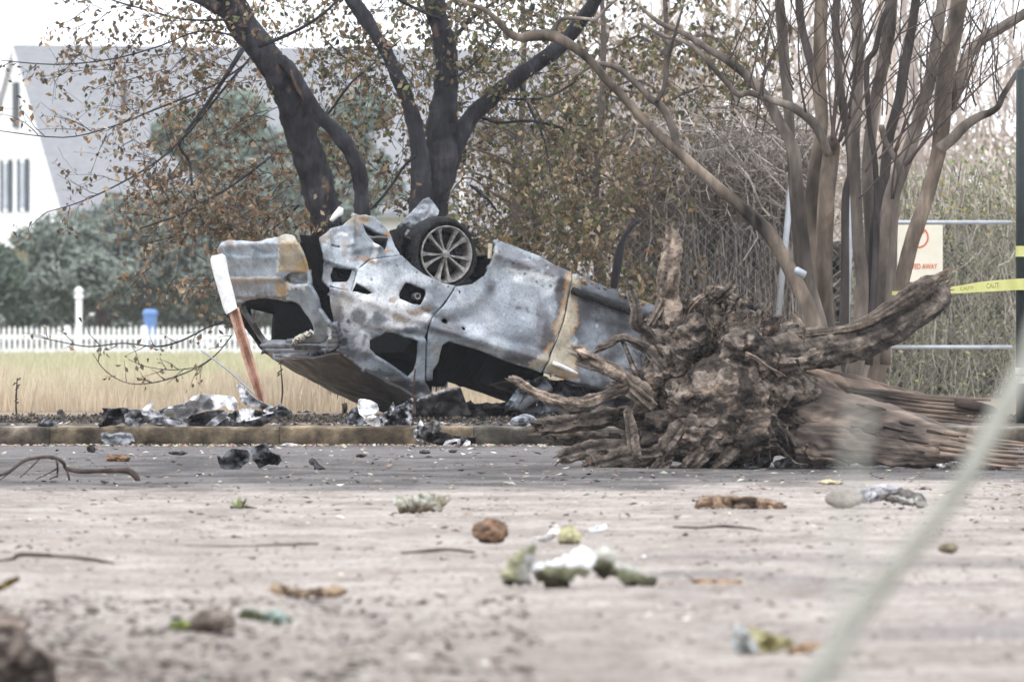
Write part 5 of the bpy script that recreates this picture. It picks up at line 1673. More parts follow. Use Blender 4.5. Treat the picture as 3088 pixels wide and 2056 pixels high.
# knotted loop higher on the pole
mb = MB(); za, zb = P(0, 774, dp).z, P(0, 742, dp).z
mb.tube([(p.x, p.y, za), (p.x, p.y, (za + zb) / 2), (p.x, p.y, zb)], [.087, .085, .087], 18, .02, cap=False)
tag(mb.build('tape_loop', M['tape'], smooth=True, origin=True), 'short loop of yellow tape wrapped high on the dark pole', 'tape')

# ------------------------------------------------------------------ leaning red post with its white sleeve
p = P(790, 950, 74.2); p.z = KZ
rp = empty('marker_post', p, 'leaning red ribbed marker post with a white sleeve on top, beside the tailgate', 'post')
def bar(mb, pts, d, prof, wpx):
    """channel section swept along photo points"""
    sp_ = smoothpath(pts, 4)
    vs, fs = [], []
    m_ = len(prof)
    for i, q in enumerate(sp_):
        a = sp_[max(i - 1, 0)]; b_ = sp_[min(i + 1, len(sp_) - 1)]
        tx, ty = b_[0] - a[0], b_[1] - a[1]
        L_ = math.hypot(tx, ty); nx_, ny_ = -ty / L_, tx / L_
        dd = lerp(d[0], d[1], i / (len(sp_) - 1))
        for (s_, dep) in prof:
            vs.append(P(q[0] + nx_ * s_ * q[2] / 2, q[1] + ny_ * s_ * q[2] / 2, dd + dep))
    for i in range(len(sp_) - 1):
        for j in range(m_):
            j2 = (j + 1) % m_
            fs.append((i * m_ + j, i * m_ + j2, (i + 1) * m_ + j2, (i + 1) * m_ + j))
    fs.append(tuple(range(m_))); fs.append(tuple(reversed(range((len(sp_) - 1) * m_, len(sp_) * m_))))
    mb.add(vs, fs)
mb = MB()
CH_ = [(-1, 0), (-.62, -.02), (-.45, .0), (-.2, .02), (0, -.004), (.2, .02), (.45, 0), (.62, -.02), (1, 0), (1, .012), (.4, .035), (-.4, .035), (-1, .012)]
bar(mb, [(704, 930, 34), (730, 1020, 32), (758, 1110, 30), (780, 1180, 26), (800, 1262, 24)], (74.35, 74.2), CH_, 0)
adopt(mb.build('channel', M['red_post']), rp)
mb = MB()
RB = [(-1, .03), (-.92, -.02), (-.5, -.035), (.5, -.035), (.92, -.02), (1, .03), (.9, .06), (-.9, .06)]
bar(mb, [(655, 768, 30), (658, 782, 48), (668, 830, 46), (682, 880, 44), (694, 925, 42), (700, 938, 38)], (74.4, 74.35), RB, 0)
adopt(mb.build('sleeve', M['white_ash']), rp)
mb = MB(); limb(mb, [(606, 1056, 5), (680, 1110, 6), (760, 1182, 6), (806, 1225, 6)], 74.6, 6)
tag(mb.build('rod', M['galv'], origin=True, smooth=True), 'thin grey metal rod slanting up out of the crumpled sheets', 'rod')

# ------------------------------------------------------------------ uprooted tree
DS = 62.2
gy = 950 + H * F / DS
b = P(2200, 950, DS); b.z = 0
up = empty('uprooted_tree', b, 'fallen tree lying on its side with its torn root plate toward the wreck', 'fallen tree')
def soilc(q):
    n1 = nz(q.x, q.y, q.z, 2.6, 4)
    n2 = nz(q.x, q.y, q.z, 12, 3)
    n3 = nz(q.x + 5, q.y, q.z, 5, 3)
    c = mix3((.5, .46, .43), (1.7, 1.6, 1.5), .5 + n1 * 1.5)
    if n2 > .22: c = mix3(c, (2.2, 1.9, 1.6), .7)
    if n3 < -.14: c = mix3(c, (.3, .27, .26), .85)
    return c
mb = MB()
def clod(mb, nx, ny, rx, ry, d, rd, seed, amp=.3, sub=5, colf=soilc, fr=3.2, floor=None):
    bm = bmesh.new()
    bmesh.ops.create_icosphere(bm, subdivisions=sub, radius=1)
    c = P(nx, ny, d); ax, az = rx / F * d, ry / F * d
    vs, cs = [], []
    for v in bm.verts:
        q = Vector((v.co.x * ax, v.co.y * rd, v.co.z * az))
        wq = (c + q + Vector((seed, 0, 0))) * fr
        rg = noise.noise(Vector((wq.x * 1.4, wq.y, wq.z * 1.7)) * 2.2)
        f = amp * .9 * fbm(wq * .7, 4) - amp * .45 * (.3 - abs(rg)) - amp * .3 * abs(noise.noise(wq * 4.3)) + amp * .14 * noise.noise(wq * 9) + amp * .1 * noise.noise(wq * 19)
        q = c + q * (1 + f)
        if floor is not None and q.z < floor: q.z = floor
        vs.append(q); cs.append(colf(q))
    fs = [tuple(x.index for x in f.verts) for f in bm.faces]
    bm.free()
    mb.add(vs, fs, cs)
for k, (x, y, rx, ry, dd, rd, am) in enumerate(((2190, 1100, 200, 170, .2, .36, .55), (2170, 1165, 118, 112, -.32, .26, .2), (2060, 1110, 100, 140, -.05, .36, .6), (2290, 1250, 170, 130, .12, .38, .55), (2050, 1290, 150, 90, .0, .4, .6), (2130, 985, 150, 90, .2, .3, .7),
                                                (2200, 930, 56, 60, .15, .2, .6), (2320, 1165, 100, 100, .1, .35, .55), (2160, 1335, 240, 50, .05, .45, .5), (2000, 1010, 64, 60, .05, .25, .6), (2420, 1330, 130, 50, .2, .3, .5),
                                                (2110, 1230, 90, 60, -.3, .25, .5), (2240, 1040, 70, 60, -.2, .25, .6), (2260, 1200, 60, 70, -.25, .25, .5), (2050, 1200, 60, 60, -.3, .25, .6), (2160, 890, 40, 40, .1, .15, .7), (2080, 1020, 70, 60, -.2, .22, .6), (2230, 1300, 120, 70, -.3, .28, .55), (2000, 1120, 60, 70, -.2, .2, .6), (2100, 1320, 90, 60, -.38, .22, .55), (2300, 1080, 60, 50, -.2, .2, .6), (1950, 1230, 60, 60, -.2, .2, .6))):
    clod(mb, x, y, rx, ry, DS + dd, rd, k * 3.1, am, 6 if k < 6 else 5, floor=-.01)
r = random.Random(31)
for i in range(330):                                    # torn slabs and splinters of wood standing out of the soil
    a = r.uniform(0, 6.28)
    rr = r.uniform(.1, 1.0) ** .6
    x, y = 2160 + math.cos(a) * 185 * rr, 1150 + math.sin(a) * 215 * rr
    if y > 1390 or y < 880: continue
    a2 = a + r.gauss(0, .6); L_ = r.uniform(18, 75); w_ = r.uniform(5, 30)
    dd = DS - .42 + .5 * rr + r.uniform(-.08, .1)
    e = (x + math.cos(a2) * L_, y + math.sin(a2) * L_)
    splinter(mb, [(x, y, w_), ((x + e[0]) / 2 + r.uniform(-8, 8), (y + e[1]) / 2 + r.uniform(-8, 8), w_ * r.uniform(.6, 1)), (e[0], e[1], w_ * r.uniform(.2, .7))], (dd, dd - r.uniform(-.05, .16)), 8, .5, .3, i * 1.7, 2, 1.6, 1.5, (.38, .34, .32), r.choice([(1.5, 1.35, 1.2), (2.3, 1.95, 1.6), (1.0, .92, .86), (1.3, 1.15, 1.0)]), .05, r.uniform(.3, .9))
adopt(mb.build('root_plate', M['root_wood'], smooth=False), up)
mb = MB()
for i in range(260):                                    # hair roots
    a = r.uniform(0, 6.28); rr = r.uniform(.4, 1.1)
    x, y = 2150 + math.cos(a) * 210 * rr, 1150 + math.sin(a) * 230 * rr
    if y > 1385: continue
    pts = []; w_ = r.uniform(1.6, 4.5)
    for j in range(6):
        pts.append((x, y, w_ * (1 - .13 * j))); x += math.cos(a) * r.uniform(8, 18); y += math.sin(a) * r.uniform(8, 18); a += r.gauss(0, .5)
    limb(mb, pts, (DS - .45 + .5 * min(1, rr), DS - .5 + .45 * min(1, rr)), 4, 0, 0, 2, .1, col=r.choice([(.6, .5, .44), (1.2, 1.05, .95), (.35, .3, .28), (1.7, 1.5, 1.3)]))
tag(adopt(mb.build('fine_roots', M['root_wood']), up), kind='stuff')
ROOTS = [
    ([(2030, 1010, 76), (2018, 930, 70), (2014, 870, 68), (2020, 810, 66), (2028, 760, 62), (2028, 730, 60), (2026, 712, 56)], -.1),
    ([(1995, 1060, 40), (1960, 1005, 34), (1926, 980, 34), (1922, 935, 28), (1910, 895, 22), (1898, 864, 12)], -.25),
    ([(2000, 1110, 34), (1985, 1094, 32), (1962, 1066, 30), (1935, 1040, 28), (1900, 1022, 24), (1872, 1018, 24), (1840, 1034, 22), (1806, 1050, 16)], -.35),
    ([(1874, 1020, 16), (1890, 1060, 18), (1910, 1110, 22), (1930, 1150, 26)], -.3),
    ([(1960, 1210, 70), (1920, 1178, 62), (1888, 1148, 58), (1840, 1112, 54), (1800, 1090, 50), (1768, 1074, 40), (1752, 1068, 26)], -.4),
    ([(1940, 1180, 30), (1890, 1165, 34), (1840, 1165, 22), (1880, 1180, 24)], -.2),
    ([(1900, 1165, 26), (1850, 1182, 34), (1806, 1201, 36), (1770, 1213, 40), (1730, 1217, 42), (1698, 1213, 36), (1660, 1202, 32), (1620, 1186, 26), (1580, 1164, 28), (1558, 1146, 28), (1541, 1142, 16)], -.5),
    ([(1980, 1250, 74), (1880, 1262, 66), (1760, 1274, 58), (1680, 1284, 54), (1618, 1292, 46)], -.1),
    ([(1980, 1330, 60), (1860, 1334, 54), (1760, 1326, 48), (1668, 1322, 40)], .1),
    ([(2010, 1366, 60), (1900, 1378, 58), (1830, 1390, 50), (1778, 1400, 36)], -.4),
    ([(1960, 1350, 58), (1860, 1346, 52), (1770, 1356, 50), (1696, 1378, 36)], -.3),
    ([(1892, 1236, 22), (1904, 1290, 32), (1912, 1340, 36), (1920, 1374, 32)], -.45),
    ([(2080, 1270, 60), (2030, 1330, 62), (1996, 1400, 46)], -.5),
    ([(2160, 1290, 60), (2110, 1360, 56), (2080, 1400, 40)], -.45),
    ([(2240, 1290, 60), (2190, 1370, 60), (2160, 1402, 50)], -.4),
    ([(2120, 960, 40), (2160, 900, 40), (2190, 880, 30), (2210, 862, 12)], 0),
    ([(2150, 940, 24), (2175, 870, 14), (2186, 830, 6), (2192, 812, 3)], .1),
    ([(2200, 950, 40), (2222, 915, 30), (2230, 905, 12)], .05),
    ([(2060, 990, 30), (2090, 920, 30), (2140, 890, 26)], -.1),
    ([(1960, 980, 22), (1990, 930, 26), (2010, 900, 30)], -.1),
    ([(2300, 1150, 60), (2350, 1110, 56), (2400, 1100, 40), (2440, 1090, 20), (2460, 1078, 8)], -.2),
    ([(2310, 1180, 40), (2330, 1240, 36), (2320, 1300, 24)], -.35),
    ([(2360, 1300, 40), (2400, 1340, 30), (2440, 1350, 14)], -.2),
    ([(2340, 1340, 14), (2370, 1370, 10), (2400, 1396, 7), (2430, 1400, 5)], -.35),
    ([(2420, 1350, 12), (2440, 1380, 9), (2500, 1385, 8), (2550, 1400, 4)], -.3),
    ([(2280, 1350, 16), (2290, 1400, 8)], -.3),
]
r = random.Random(12)
def rootc(q):
    n1 = nz(q.x * 1.0, q.y, q.z, 3.0, 4)
    n2 = nz(q.x, q.y, q.z, 11, 3)
    c = mix3((.85, .78, .72), (2.0, 1.82, 1.66), .5 + n1 * 1.2)
    if n2 > .34: c = mix3(c, (2.1, 1.5, 1.05), .6)
    if n2 < -.25: c = mix3(c, (.3, .25, .23), .8)
    return c
pale = lambda q: tuple(c_ * 1.5 for c_ in rootc(Vector((q.x * 2.2, q.y, q.z * .5))))
for k, (pts, off) in enumerate(ROOTS):
    mb = MB()
    pl_ = k in (0, 4, 6, 18, 27)
    if pts[-1][2] > 5:                                  # snapped, not tapered
        wm = max(p_[2] for p_ in pts)
        pts = [(p_[0], p_[1], max(p_[2], wm * (.72 if pts[0][2] > 30 else .5))) for p_ in pts]
    splinter(mb, pts, DS + off, 15, .3 if k == 0 else .5, .5, k * 2.3, 6, 2.2, 3.2, (1.1, 1.0, .9) if k == 0 else (.42, .39, .37), (2.8, 2.5, 2.2) if pl_ else (1.8, 1.66, 1.53), .1, .8, kink=.0 if k == 0 else .08)
    # torn fibres at the broken tip
    e = pts[-1]; e0 = pts[-2]
    a = math.atan2(e[1] - e0[1], e[0] - e0[0])
    for j in range(5):
        L_ = e0[2] * r.uniform(.3, .8)
        aa = a + r.gauss(0, .3)
        x, y = e[0] + r.uniform(-.3, .3) * e[2], e[1] + r.uniform(-.3, .3) * e[2]
        limb(mb, [(x, y, e[2] * .3 + 1), (x + math.cos(aa) * L_, y + math.sin(aa) * L_, 1.5)], DS + off, 4, 0, 0, 2, colf=rootc)
    adopt(mb.build('root', M['root_wood'], smooth=False), up)
for i in range(14):                                     # wiry rootlets all over the plate
    x, y = r.gauss(2140, 150), r.gauss(1130, 140)
    if x > 2420 or y > 1380: continue
    a = math.atan2(y - 1150, x - 2220) + r.gauss(0, .7)
    L_ = r.uniform(50, 150); pts = []
    w_ = r.uniform(4, 17)
    for j in range(5):
        pts.append((x, y, w_ * (1 - .17 * j))); x += math.cos(a) * L_ / 4; y += math.sin(a) * L_ / 4; a += r.gauss(0, .22)
    mb = MB()
    splinter(mb, pts, (DS - .5, DS - .42 + r.uniform(-.25, .2)), 9, .4, .3, i * 1.1, 3, 1.2, 1.6, (.4, .36, .33), r.choice([(1.6, 1.4, 1.2), (2.2, 1.9, 1.6), (1.1, 1.0, .9)]), .1)
    adopt(mb.build('root', M['root_wood']), up)
# the trunk, stripped of bark in long plates, lying to the right
def logc(q):
    n1 = nz(q.x * .35, q.y, q.z * 1.3, 1.6, 3)
    return mix3((.7, .68, .68), (1.25, 1.18, 1.12), .5 + n1 * 1.2)
mb = MB()
splinter(mb, [(2270, 1200, 210), (2350, 1215, 216), (2440, 1238, 210), (2560, 1278, 186), (2680, 1306, 168), (2800, 1336, 138), (2890, 1358, 110), (2960, 1372, 84), (3010, 1380, 70)], (DS + .3, DS - .5), 72, .07, .1, 3.0, 18, .8, 3.0, (.5, .47, .45), (1.6, 1.46, 1.32), 0, 1, .9)
splinter(mb, [(2420, 1330, 120), (2500, 1335, 120), (2600, 1345, 110), (2720, 1362, 90), (2800, 1372, 70), (2880, 1382, 50)], (DS - .1, DS - .35), 44, .2, .22, 7.0, 14, .6, 4.5, (.35, .33, .32), (1.35, 1.25, 1.16), 0, 1, .9)
for j in range(16):                                     # splintered strips where the trunk tore
    y0 = 1318 + j * 4.5 + r.uniform(-10, 10)
    limb(mb, [(2860 + r.uniform(-40, 60), y0 - 6, r.uniform(8, 22)), (2990, y0 + 16, r.uniform(8, 16)), (3090 + r.uniform(-30, 90), y0 + 26, 5)], DS - .55 - .02 * j, 6, .25, j, 4, nfreq=7, colf=lambda q: mix3((.5, .46, .43), (1.7, 1.5, 1.3), .5 + 1.3 * noise.noise(q * 9)))
for j in range(22):                                     # lifted plates of bark
    t = r.random(); x = lerp(2330, 2860, t); yc = lerp(1210, 1345, t); hw = lerp(100, 60, t)
    y = yc + hw * r.uniform(-.95, .9); L_ = r.uniform(20, 80)
    splinter(mb, [(x, y, r.uniform(6, 16)), (x + L_ * .5, y + L_ * .12, r.uniform(8, 22)), (x + L_, y + L_ * .25, r.uniform(3, 10))], DS + lerp(.3, -.5, t) - math.sqrt(max(0, 1 - ((y - yc) / hw) ** 2)) * hw * DS / F + .01, 7, .5, .4, j * 1.3, 3, 1.2, 2, (.3, .28, .27), r.choice([(1.0, .92, .86), (1.7, 1.5, 1.3), (.6, .56, .54)]), 0, .5)
adopt(mb.build('trunk', M['log_bark'], smooth=True), up)
mb = MB()
splinter(mb, [(2380, 1130, 60), (2460, 1150, 90), (2560, 1172, 84), (2680, 1196, 70), (2800, 1214, 54), (2900, 1226, 40), (2990, 1236, 26)], (DS + .5, DS + .7), 36, .3, .15, 9.0, 14, 1, 3.0, (.45, .42, .4), (1.7, 1.5, 1.3), 0, 1, .5)
for j in range(9):
    y0 = 1170 + j * 9
    limb(mb, [(2600 + r.uniform(-60, 60), y0, 12), (2800, y0 + 22 + r.uniform(-6, 6), r.uniform(9, 16)), (2950 + r.uniform(-30, 40), y0 + 36, r.uniform(4, 8))], DS + .45, 5, .15, j, 3, colf=lambda q: mix3((.5, .46, .43), (1.5, 1.35, 1.2), .5 + noise.noise(q * 8)))
limb(mb, [(2880, 1212, 24), (2930, 1222, 34), (2990, 1236, 26), (3010, 1242, 10)], DS + .4, 8, .3, 2, 3, colf=lambda q: (.3, .26, .25))
adopt(mb.build('split_trunk', M['log_bark'], smooth=True), up)
# thick snapped limb rising to the right
def limbc(q):
    n1 = nz(q.x * .8, q.y, q.z * 1.6, 5, 4)
    c = mix3((.5, .42, .37), (1.15, 1.0, .88), .5 + n1 * 1.2)
    return mix3(c, (1.9, 1.6, 1.35), 1.4 * n1 - .25)
mb = MB()
splinter(mb, [(2290, 1075, 110), (2340, 1066, 116), (2400, 1062, 118), (2480, 1052, 122), (2560, 1036, 120), (2640, 1008, 112), (2710, 972, 104), (2770, 936, 98), (2815, 906, 90), (2836, 892, 70)], (DS - .1, DS + .5), 40, .16, .22, 5.0, 12, 1.0, 4.0, (.38, .36, .35), (1.7, 1.58, 1.45), 0, 1, 2.5)
for j in range(12):
    x, y = 2826 + r.uniform(-14, 10), 880 + j * 4.2 - 14
    a = -.65 + r.gauss(0, .22)
    limb(mb, [(x - 20, y + 12, 12), (x + 10, y, r.uniform(8, 14)), (x + math.cos(a) * r.uniform(26, 70), y + math.sin(a) * r.uniform(26, 60), 2)], DS + .45, 5, .2, j, 3, colf=rootc)
bl = mb.build('branch', M['root_wood'], smooth=True); adopt(bl, up)
mb = MB()
splinter(mb, [(2380, 1012, 16), (2440, 1008, 24), (2520, 1000, 30), (2600, 982, 36), (2680, 936, 44), (2740, 896, 52), (2790, 862, 54), (2815, 846, 40)], (DS - .05, DS + .3), 26, .3, .25, 6.0, 12, 1.4, 3.0, (.3, .28, .27), (1.5, 1.35, 1.2), 0, 1, 1.6)
for j in range(9):
    x, y = 2800 + r.uniform(-10, 14), 842 + j * 3
    limb(mb, [(x - 16, y + 10, 10), (x + 24, y - 14, r.uniform(5, 10)), (x + r.uniform(50, 96), y - r.uniform(22, 50), 1.5)], DS + .3, 5, .1, j, 3, colf=lambda q: (1.6, 1.35, 1.15))
bl = mb.build('split_branch', M['root_wood'], smooth=True); adopt(bl, up)

# ------------------------------------------------------------------ scattered wreckage
def px_noise(x, y, s, f): return fbm(Vector((x * f, y * f, s)), 3)
def scrap(name, label, cat, poly, d, amp, colf, st=6, thick=.004, seed=1.0, sm=0, m=None, group=None, lean=0.0, freq=.02, fold=.6):
    """torn sheet: outline from the photo, buckled in depth"""
    pts, fs = tri2d(poly, [], st, sm, 0, int(seed * 10))
    y1 = max(p_[1] for p_ in poly); y0 = min(p_[1] for p_ in poly)
    vs, cs = [], []
    for (x, y) in pts:
        f = px_noise(x, y, seed, freq)
        g = abs(noise.noise(Vector((x * freq * 1.3, y * freq * 1.3, seed + 4))))
        t = (y1 - y) / max(1, y1 - y0)
        dd = d + amp * (f + fold * (g - .3) * 2) + lean * t
        vs.append(P(x, y, dd)); cs.append(colf(x, y))
    mb = MB(); mb.add(vs, fs, cs)
    o = mb.build(name, m or M['debris'], origin=True)
    md = o.modifiers.new('thickness', 'SOLIDIFY'); md.thickness = thick; md.offset = 0
    return tag(o, label, cat, group)
def lump(name, label, cat, nx, ny, rx, ry, d, rd, seed, amp, colf, sub=4, fr=4.0, group=None, m=None, z=0.0):
    mb = MB()
    clod(mb, nx, ny, rx, ry, d, rd, seed, amp, sub, colf, fr, floor=z - .004)
    return tag(mb.build(name, m or M['debris'], origin=True), label, cat, group)
def two(a, b, f=.03, s=0.0, th=.0):
    return lambda x, y: mix3(a, b, .5 + 1.3 * (px_noise(x, y, s, f) - th))
def twoq(a, b, f=6.0, s=0.0):
    return lambda q: mix3(a, b, .5 + 1.3 * fbm((q + Vector((s, 0, 0))) * f, 3))
WH, WG, GR, BK, DB = (.66, .66, .68), (.45, .46, .49), (.2, .21, .23), (.02, .02, .022), (.07, .07, .078)
SL = lambda ny: max(KY + .06, gd(ny, KZ + .005))
kd = KY + .12
scrap('charred_plastic', 'jagged black charred clump at the left end of the row on the kerb', 'wreckage',
      [(308, 1231), (345, 1233), (372, 1229), (385, 1232), (372, 1250), (376, 1268), (352, 1281), (300, 1286), (296, 1278), (318, 1268), (306, 1250), (314, 1240)], kd, .22, two(BK, (.06, .06, .066), .05, 1), 5, .01, 1.1, fold=1.2)
scrap('metal_strip', 'bent dark grey metal strip lying beside the charred clump on the kerb', 'wreckage',
      [(372, 1234), (424, 1235), (428, 1250), (470, 1258), (530, 1268), (570, 1280), (560, 1286), (480, 1284), (430, 1272), (428, 1286), (400, 1286), (398, 1268), (376, 1262)], kd + .05, .16, two(DB, WG, .03, 2), 5, .006, 2.2)
scrap('metal_scrap', 'dark box like fragment under the bent grey strip on the kerb', 'wreckage',
      [(380, 1262), (426, 1260), (428, 1286), (386, 1286), (376, 1276)], kd - .03, .08, two(BK, WG, .04, 12), 5, .01, 2.7)
scrap('metal_scrap', 'pale pointed metal splinter sticking up behind the bent grey strip', 'wreckage',
      [(424, 1236), (462, 1208), (464, 1216), (452, 1232), (480, 1240), (490, 1256), (440, 1262), (426, 1252)], kd + .3, .12, two(WG, WH, .04, 3), 5, .004, 3.1)
scrap('crumpled_sheet', 'largest white crumpled metal sheet arching over the debris on the kerb', 'sheet metal',
      [(494, 1240), (510, 1226), (556, 1216), (585, 1194), (604, 1188), (650, 1190), (706, 1196), (716, 1214), (712, 1240), (690, 1236), (680, 1222), (648, 1236), (620, 1234), (586, 1246), (574, 1262), (560, 1272), (514, 1258), (500, 1252)], kd + .35, .34, lambda x, y: mix3(two(WH, (.8, .8, .82), .02, 4)(x, y), GR, 3 * px_noise(x, y, 9, .014) - 1.0), 7, .004, 4.4, freq=.012)
scrap('crumpled_sheet', 'grey sheet with underside shade in its colour, tucked below the largest white sheet', 'sheet metal',
      [(470, 1240), (500, 1228), (560, 1218), (600, 1216), (590, 1246), (560, 1268), (500, 1262)], kd + .6, .2, two(GR, WG, .02, 5), 7, .004, 5.2)  # grey tones put the shade under the white sheet into the colour
scrap('charred_plastic', 'soot black knot of melted parts beneath the large white sheet', 'wreckage',
      [(566, 1262), (580, 1250), (600, 1246), (630, 1240), (670, 1236), (690, 1250), (668, 1282), (610, 1284), (568, 1280)], kd + .12, .16, two(BK, DB, .05, 6), 5, .012, 6.5, fold=1.2)
scrap('metal_scrap', 'blue grey triangular flap below the right edge of the large white sheet', 'wreckage',
      [(676, 1240), (690, 1246), (680, 1262), (650, 1284), (620, 1284), (640, 1262)], kd, .1, two(GR, WG, .03, 7), 5, .004, 7.7)
scrap('metal_shard', 'grey pointed shard standing up like a bird next to the red post', 'wreckage',
      [(712, 1162), (722, 1158), (740, 1170), (762, 1196), (776, 1204), (800, 1216), (826, 1228), (800, 1234), (762, 1226), (740, 1222), (724, 1206), (722, 1180)], kd + .3, .16, two(GR, (.52, .52, .54), .025, 8), 5, .004, 8.3)
scrap('crumpled_sheet', 'white folded strip with black edges below the standing grey shard', 'sheet metal',
      [(676, 1250), (704, 1242), (740, 1230), (790, 1240), (812, 1226), (838, 1228), (818, 1250), (776, 1262), (742, 1272), (700, 1274), (680, 1262)], kd + .1, .26, lambda x, y: WH if px_noise(x, y, 3, .03) > -.14 else BK, 6, .005, 9.1)
scrap('charred_plastic', 'flat black debris under the white folded strip', 'wreckage',
      [(670, 1268), (720, 1274), (770, 1266), (800, 1252), (850, 1238), (880, 1252), (820, 1262), (790, 1284), (672, 1284)], kd - .02, .1, two(BK, DB, .05, 10), 6, .01, 10.2)
scrap('metal_scrap', 'dark flat splinter pointing right from the white folded strip', 'wreckage',
      [(812, 1240), (838, 1222), (846, 1212), (850, 1222), (880, 1240), (884, 1256), (850, 1250)], kd + .25, .1, two(BK, GR, .04, 11), 5, .005, 11.2)
scrap('metal_strip', 'thin crinkled white strip trailing right toward the white torn lump', 'sheet metal',
      [(884, 1250), (900, 1238), (918, 1240), (922, 1234), (960, 1250), (1000, 1256), (1050, 1250), (1060, 1262), (1000, 1268), (930, 1262), (888, 1262)], SL(1264) + .4, .16, two(WG, WH, .03, 13), 5, .004, 13.3)
scrap('white_scrap', 'bright white torn lump hanging over the kerb edge under the roof of the wreck', 'wreckage',
      [(1080, 1206), (1090, 1202), (1120, 1208), (1138, 1218), (1142, 1236), (1128, 1250), (1112, 1250), (1100, 1262), (1084, 1248), (1078, 1224)], kd + .15, .2, two((.72, .72, .74), (.84, .84, .86), .03, 14), 5, .006, 14.4)
scrap('white_scrap', 'second white flap just below the bright torn lump', 'wreckage',
      [(1096, 1264), (1120, 1250), (1140, 1256), (1148, 1284), (1132, 1290), (1110, 1276)], kd - .05, .08, two((.7, .7, .72), (.84, .84, .86), .03, 15), 5, .006, 15.4)
scrap('crumpled_foil', 'silver grey crumpled foil heap ending in an upright point on the kerb', 'wreckage',
      [(1140, 1256), (1170, 1238), (1186, 1212), (1192, 1228), (1214, 1218), (1240, 1200), (1246, 1204), (1244, 1252), (1238, 1284), (1200, 1280), (1160, 1284), (1146, 1276)], kd + .1, .3, lambda x, y: mix3(DB, (.55, .56, .6), .45 + 2.2 * px_noise(x, y, 2, .05)), 4.5, .004, 16.1, freq=.04)
scrap('charred_plastic', 'black ragged debris behind the white torn lump', 'wreckage',
      [(1044, 1260), (1060, 1232), (1080, 1226), (1090, 1250), (1110, 1266), (1090, 1284), (1050, 1280)], kd + .25, .12, two(BK, GR, .05, 16), 5, .01, 17.3)
scrap('metal_stub', 'small brown upright stub left of the white torn lump', 'wreckage',
      [(1030, 1218), (1044, 1214), (1048, 1224), (1042, 1262), (1028, 1266), (1034, 1236)], SL(1266) + .2, .03, two((.12, .1, .085), (.24, .19, .15), .05, 17), 4, .02, 18.2)
scrap('charred_box', 'flat black charred box at the far left end of the kerb', 'wreckage',
      [(114, 1282), (136, 1262), (168, 1268), (172, 1284), (160, 1292), (118, 1292)], kd - .02, .1, two(BK, GR, .04, 18), 4, .02, 19.3)
scrap('metal_scrap', 'small ragged dark shard standing behind the flat black box', 'wreckage',
      [(168, 1266), (174, 1236), (186, 1234), (196, 1246), (198, 1262), (184, 1268)], kd + .3, .06, two(DB, (.2, .18, .16), .06, 19), 4, .01, 20.3)
scrap('white_plank', 'long thin white strip lying flat behind the kerb at left', 'wreckage',
      [(140, 1262), (220, 1256), (302, 1253), (304, 1264), (220, 1268), (142, 1268)], SL(1268) + .3, .03, two(WH, (.8, .8, .8), .02, 20), 6, .02, 21.3)
scrap('charred_plate', 'black curved plate with a pale upper edge propped under the rear window of the wreck', 'wreckage',
      [(1246, 1216), (1262, 1202), (1300, 1186), (1350, 1170), (1388, 1166), (1392, 1176), (1400, 1200), (1420, 1250), (1300, 1254), (1246, 1248)], 74.6, .06,
      lambda x, y: (.3, .29, .29) if y < 1208 - (x - 1250) * .3 else two((.008, .008, .009), (.035, .033, .034), .03, 21)(x, y), 6, .006, 22.2)
scrap('charred_heap', 'low black heap of burnt debris lying under the crushed roof', 'wreckage',
      [(1236, 1256), (1250, 1232), (1330, 1222), (1380, 1226), (1420, 1212), (1450, 1222), (1480, 1216), (1520, 1226), (1600, 1244), (1700, 1262), (1240, 1268)], 75.3, .25, two((.006, .006, .007), (.026, .026, .028), .04, 22), 8, .04, 23.1, fold=1.2)
scrap('white_slab', 'flat white slab with a ragged end beside the small roots', 'wreckage',
      [(1526, 1240), (1540, 1230), (1600, 1234), (1606, 1246), (1600, 1254), (1560, 1250), (1530, 1252)], SL(1256) - .4, .08, two((.5, .5, .46), (.72, .72, .69), .03, 23), 5, .025, 24.5)
for (pl_, lb, sd) in (([(1246, 1252), (1270, 1250), (1320, 1258), (1300, 1264), (1248, 1262)], 'thin white ash flake at the foot of the black curved plate', 25.1),
                      ([(1400, 1258), (1440, 1246), (1456, 1254), (1480, 1252), (1492, 1258), (1450, 1264)], 'white ash flake on the soot between the wreck and the white slab', 26.1),
                      ([(1340, 1260), (1366, 1254), (1400, 1258), (1392, 1266), (1350, 1268)], 'narrow grey white ash flake midway under the wreck', 27.1)):
    scrap('ash_flake', lb, 'ash', pl_, SL(1264) - .2, .05, two(WH, (.8, .8, .8), .04, sd), 5, .006, sd, group='ash flakes under the wreck')
lump('ash_pile', 'blue grey pile of ash on the kerb slab left of the roots', 'ash', 1578, 1268, 46, 16, KY + .35, .14, 3.3, .4, twoq((.1, .105, .115), (.36, .38, .42), 14), 4, 12, z=KZ + .004)
scrap('metal_scrap', 'small shiny bent scrap right of the blue grey ash pile', 'wreckage', [(1596, 1282), (1606, 1270), (1622, 1266), (1632, 1270), (1616, 1282), (1604, 1286)], kd, .05, two(WG, WH, .05, 28), 4, .005, 28.2)
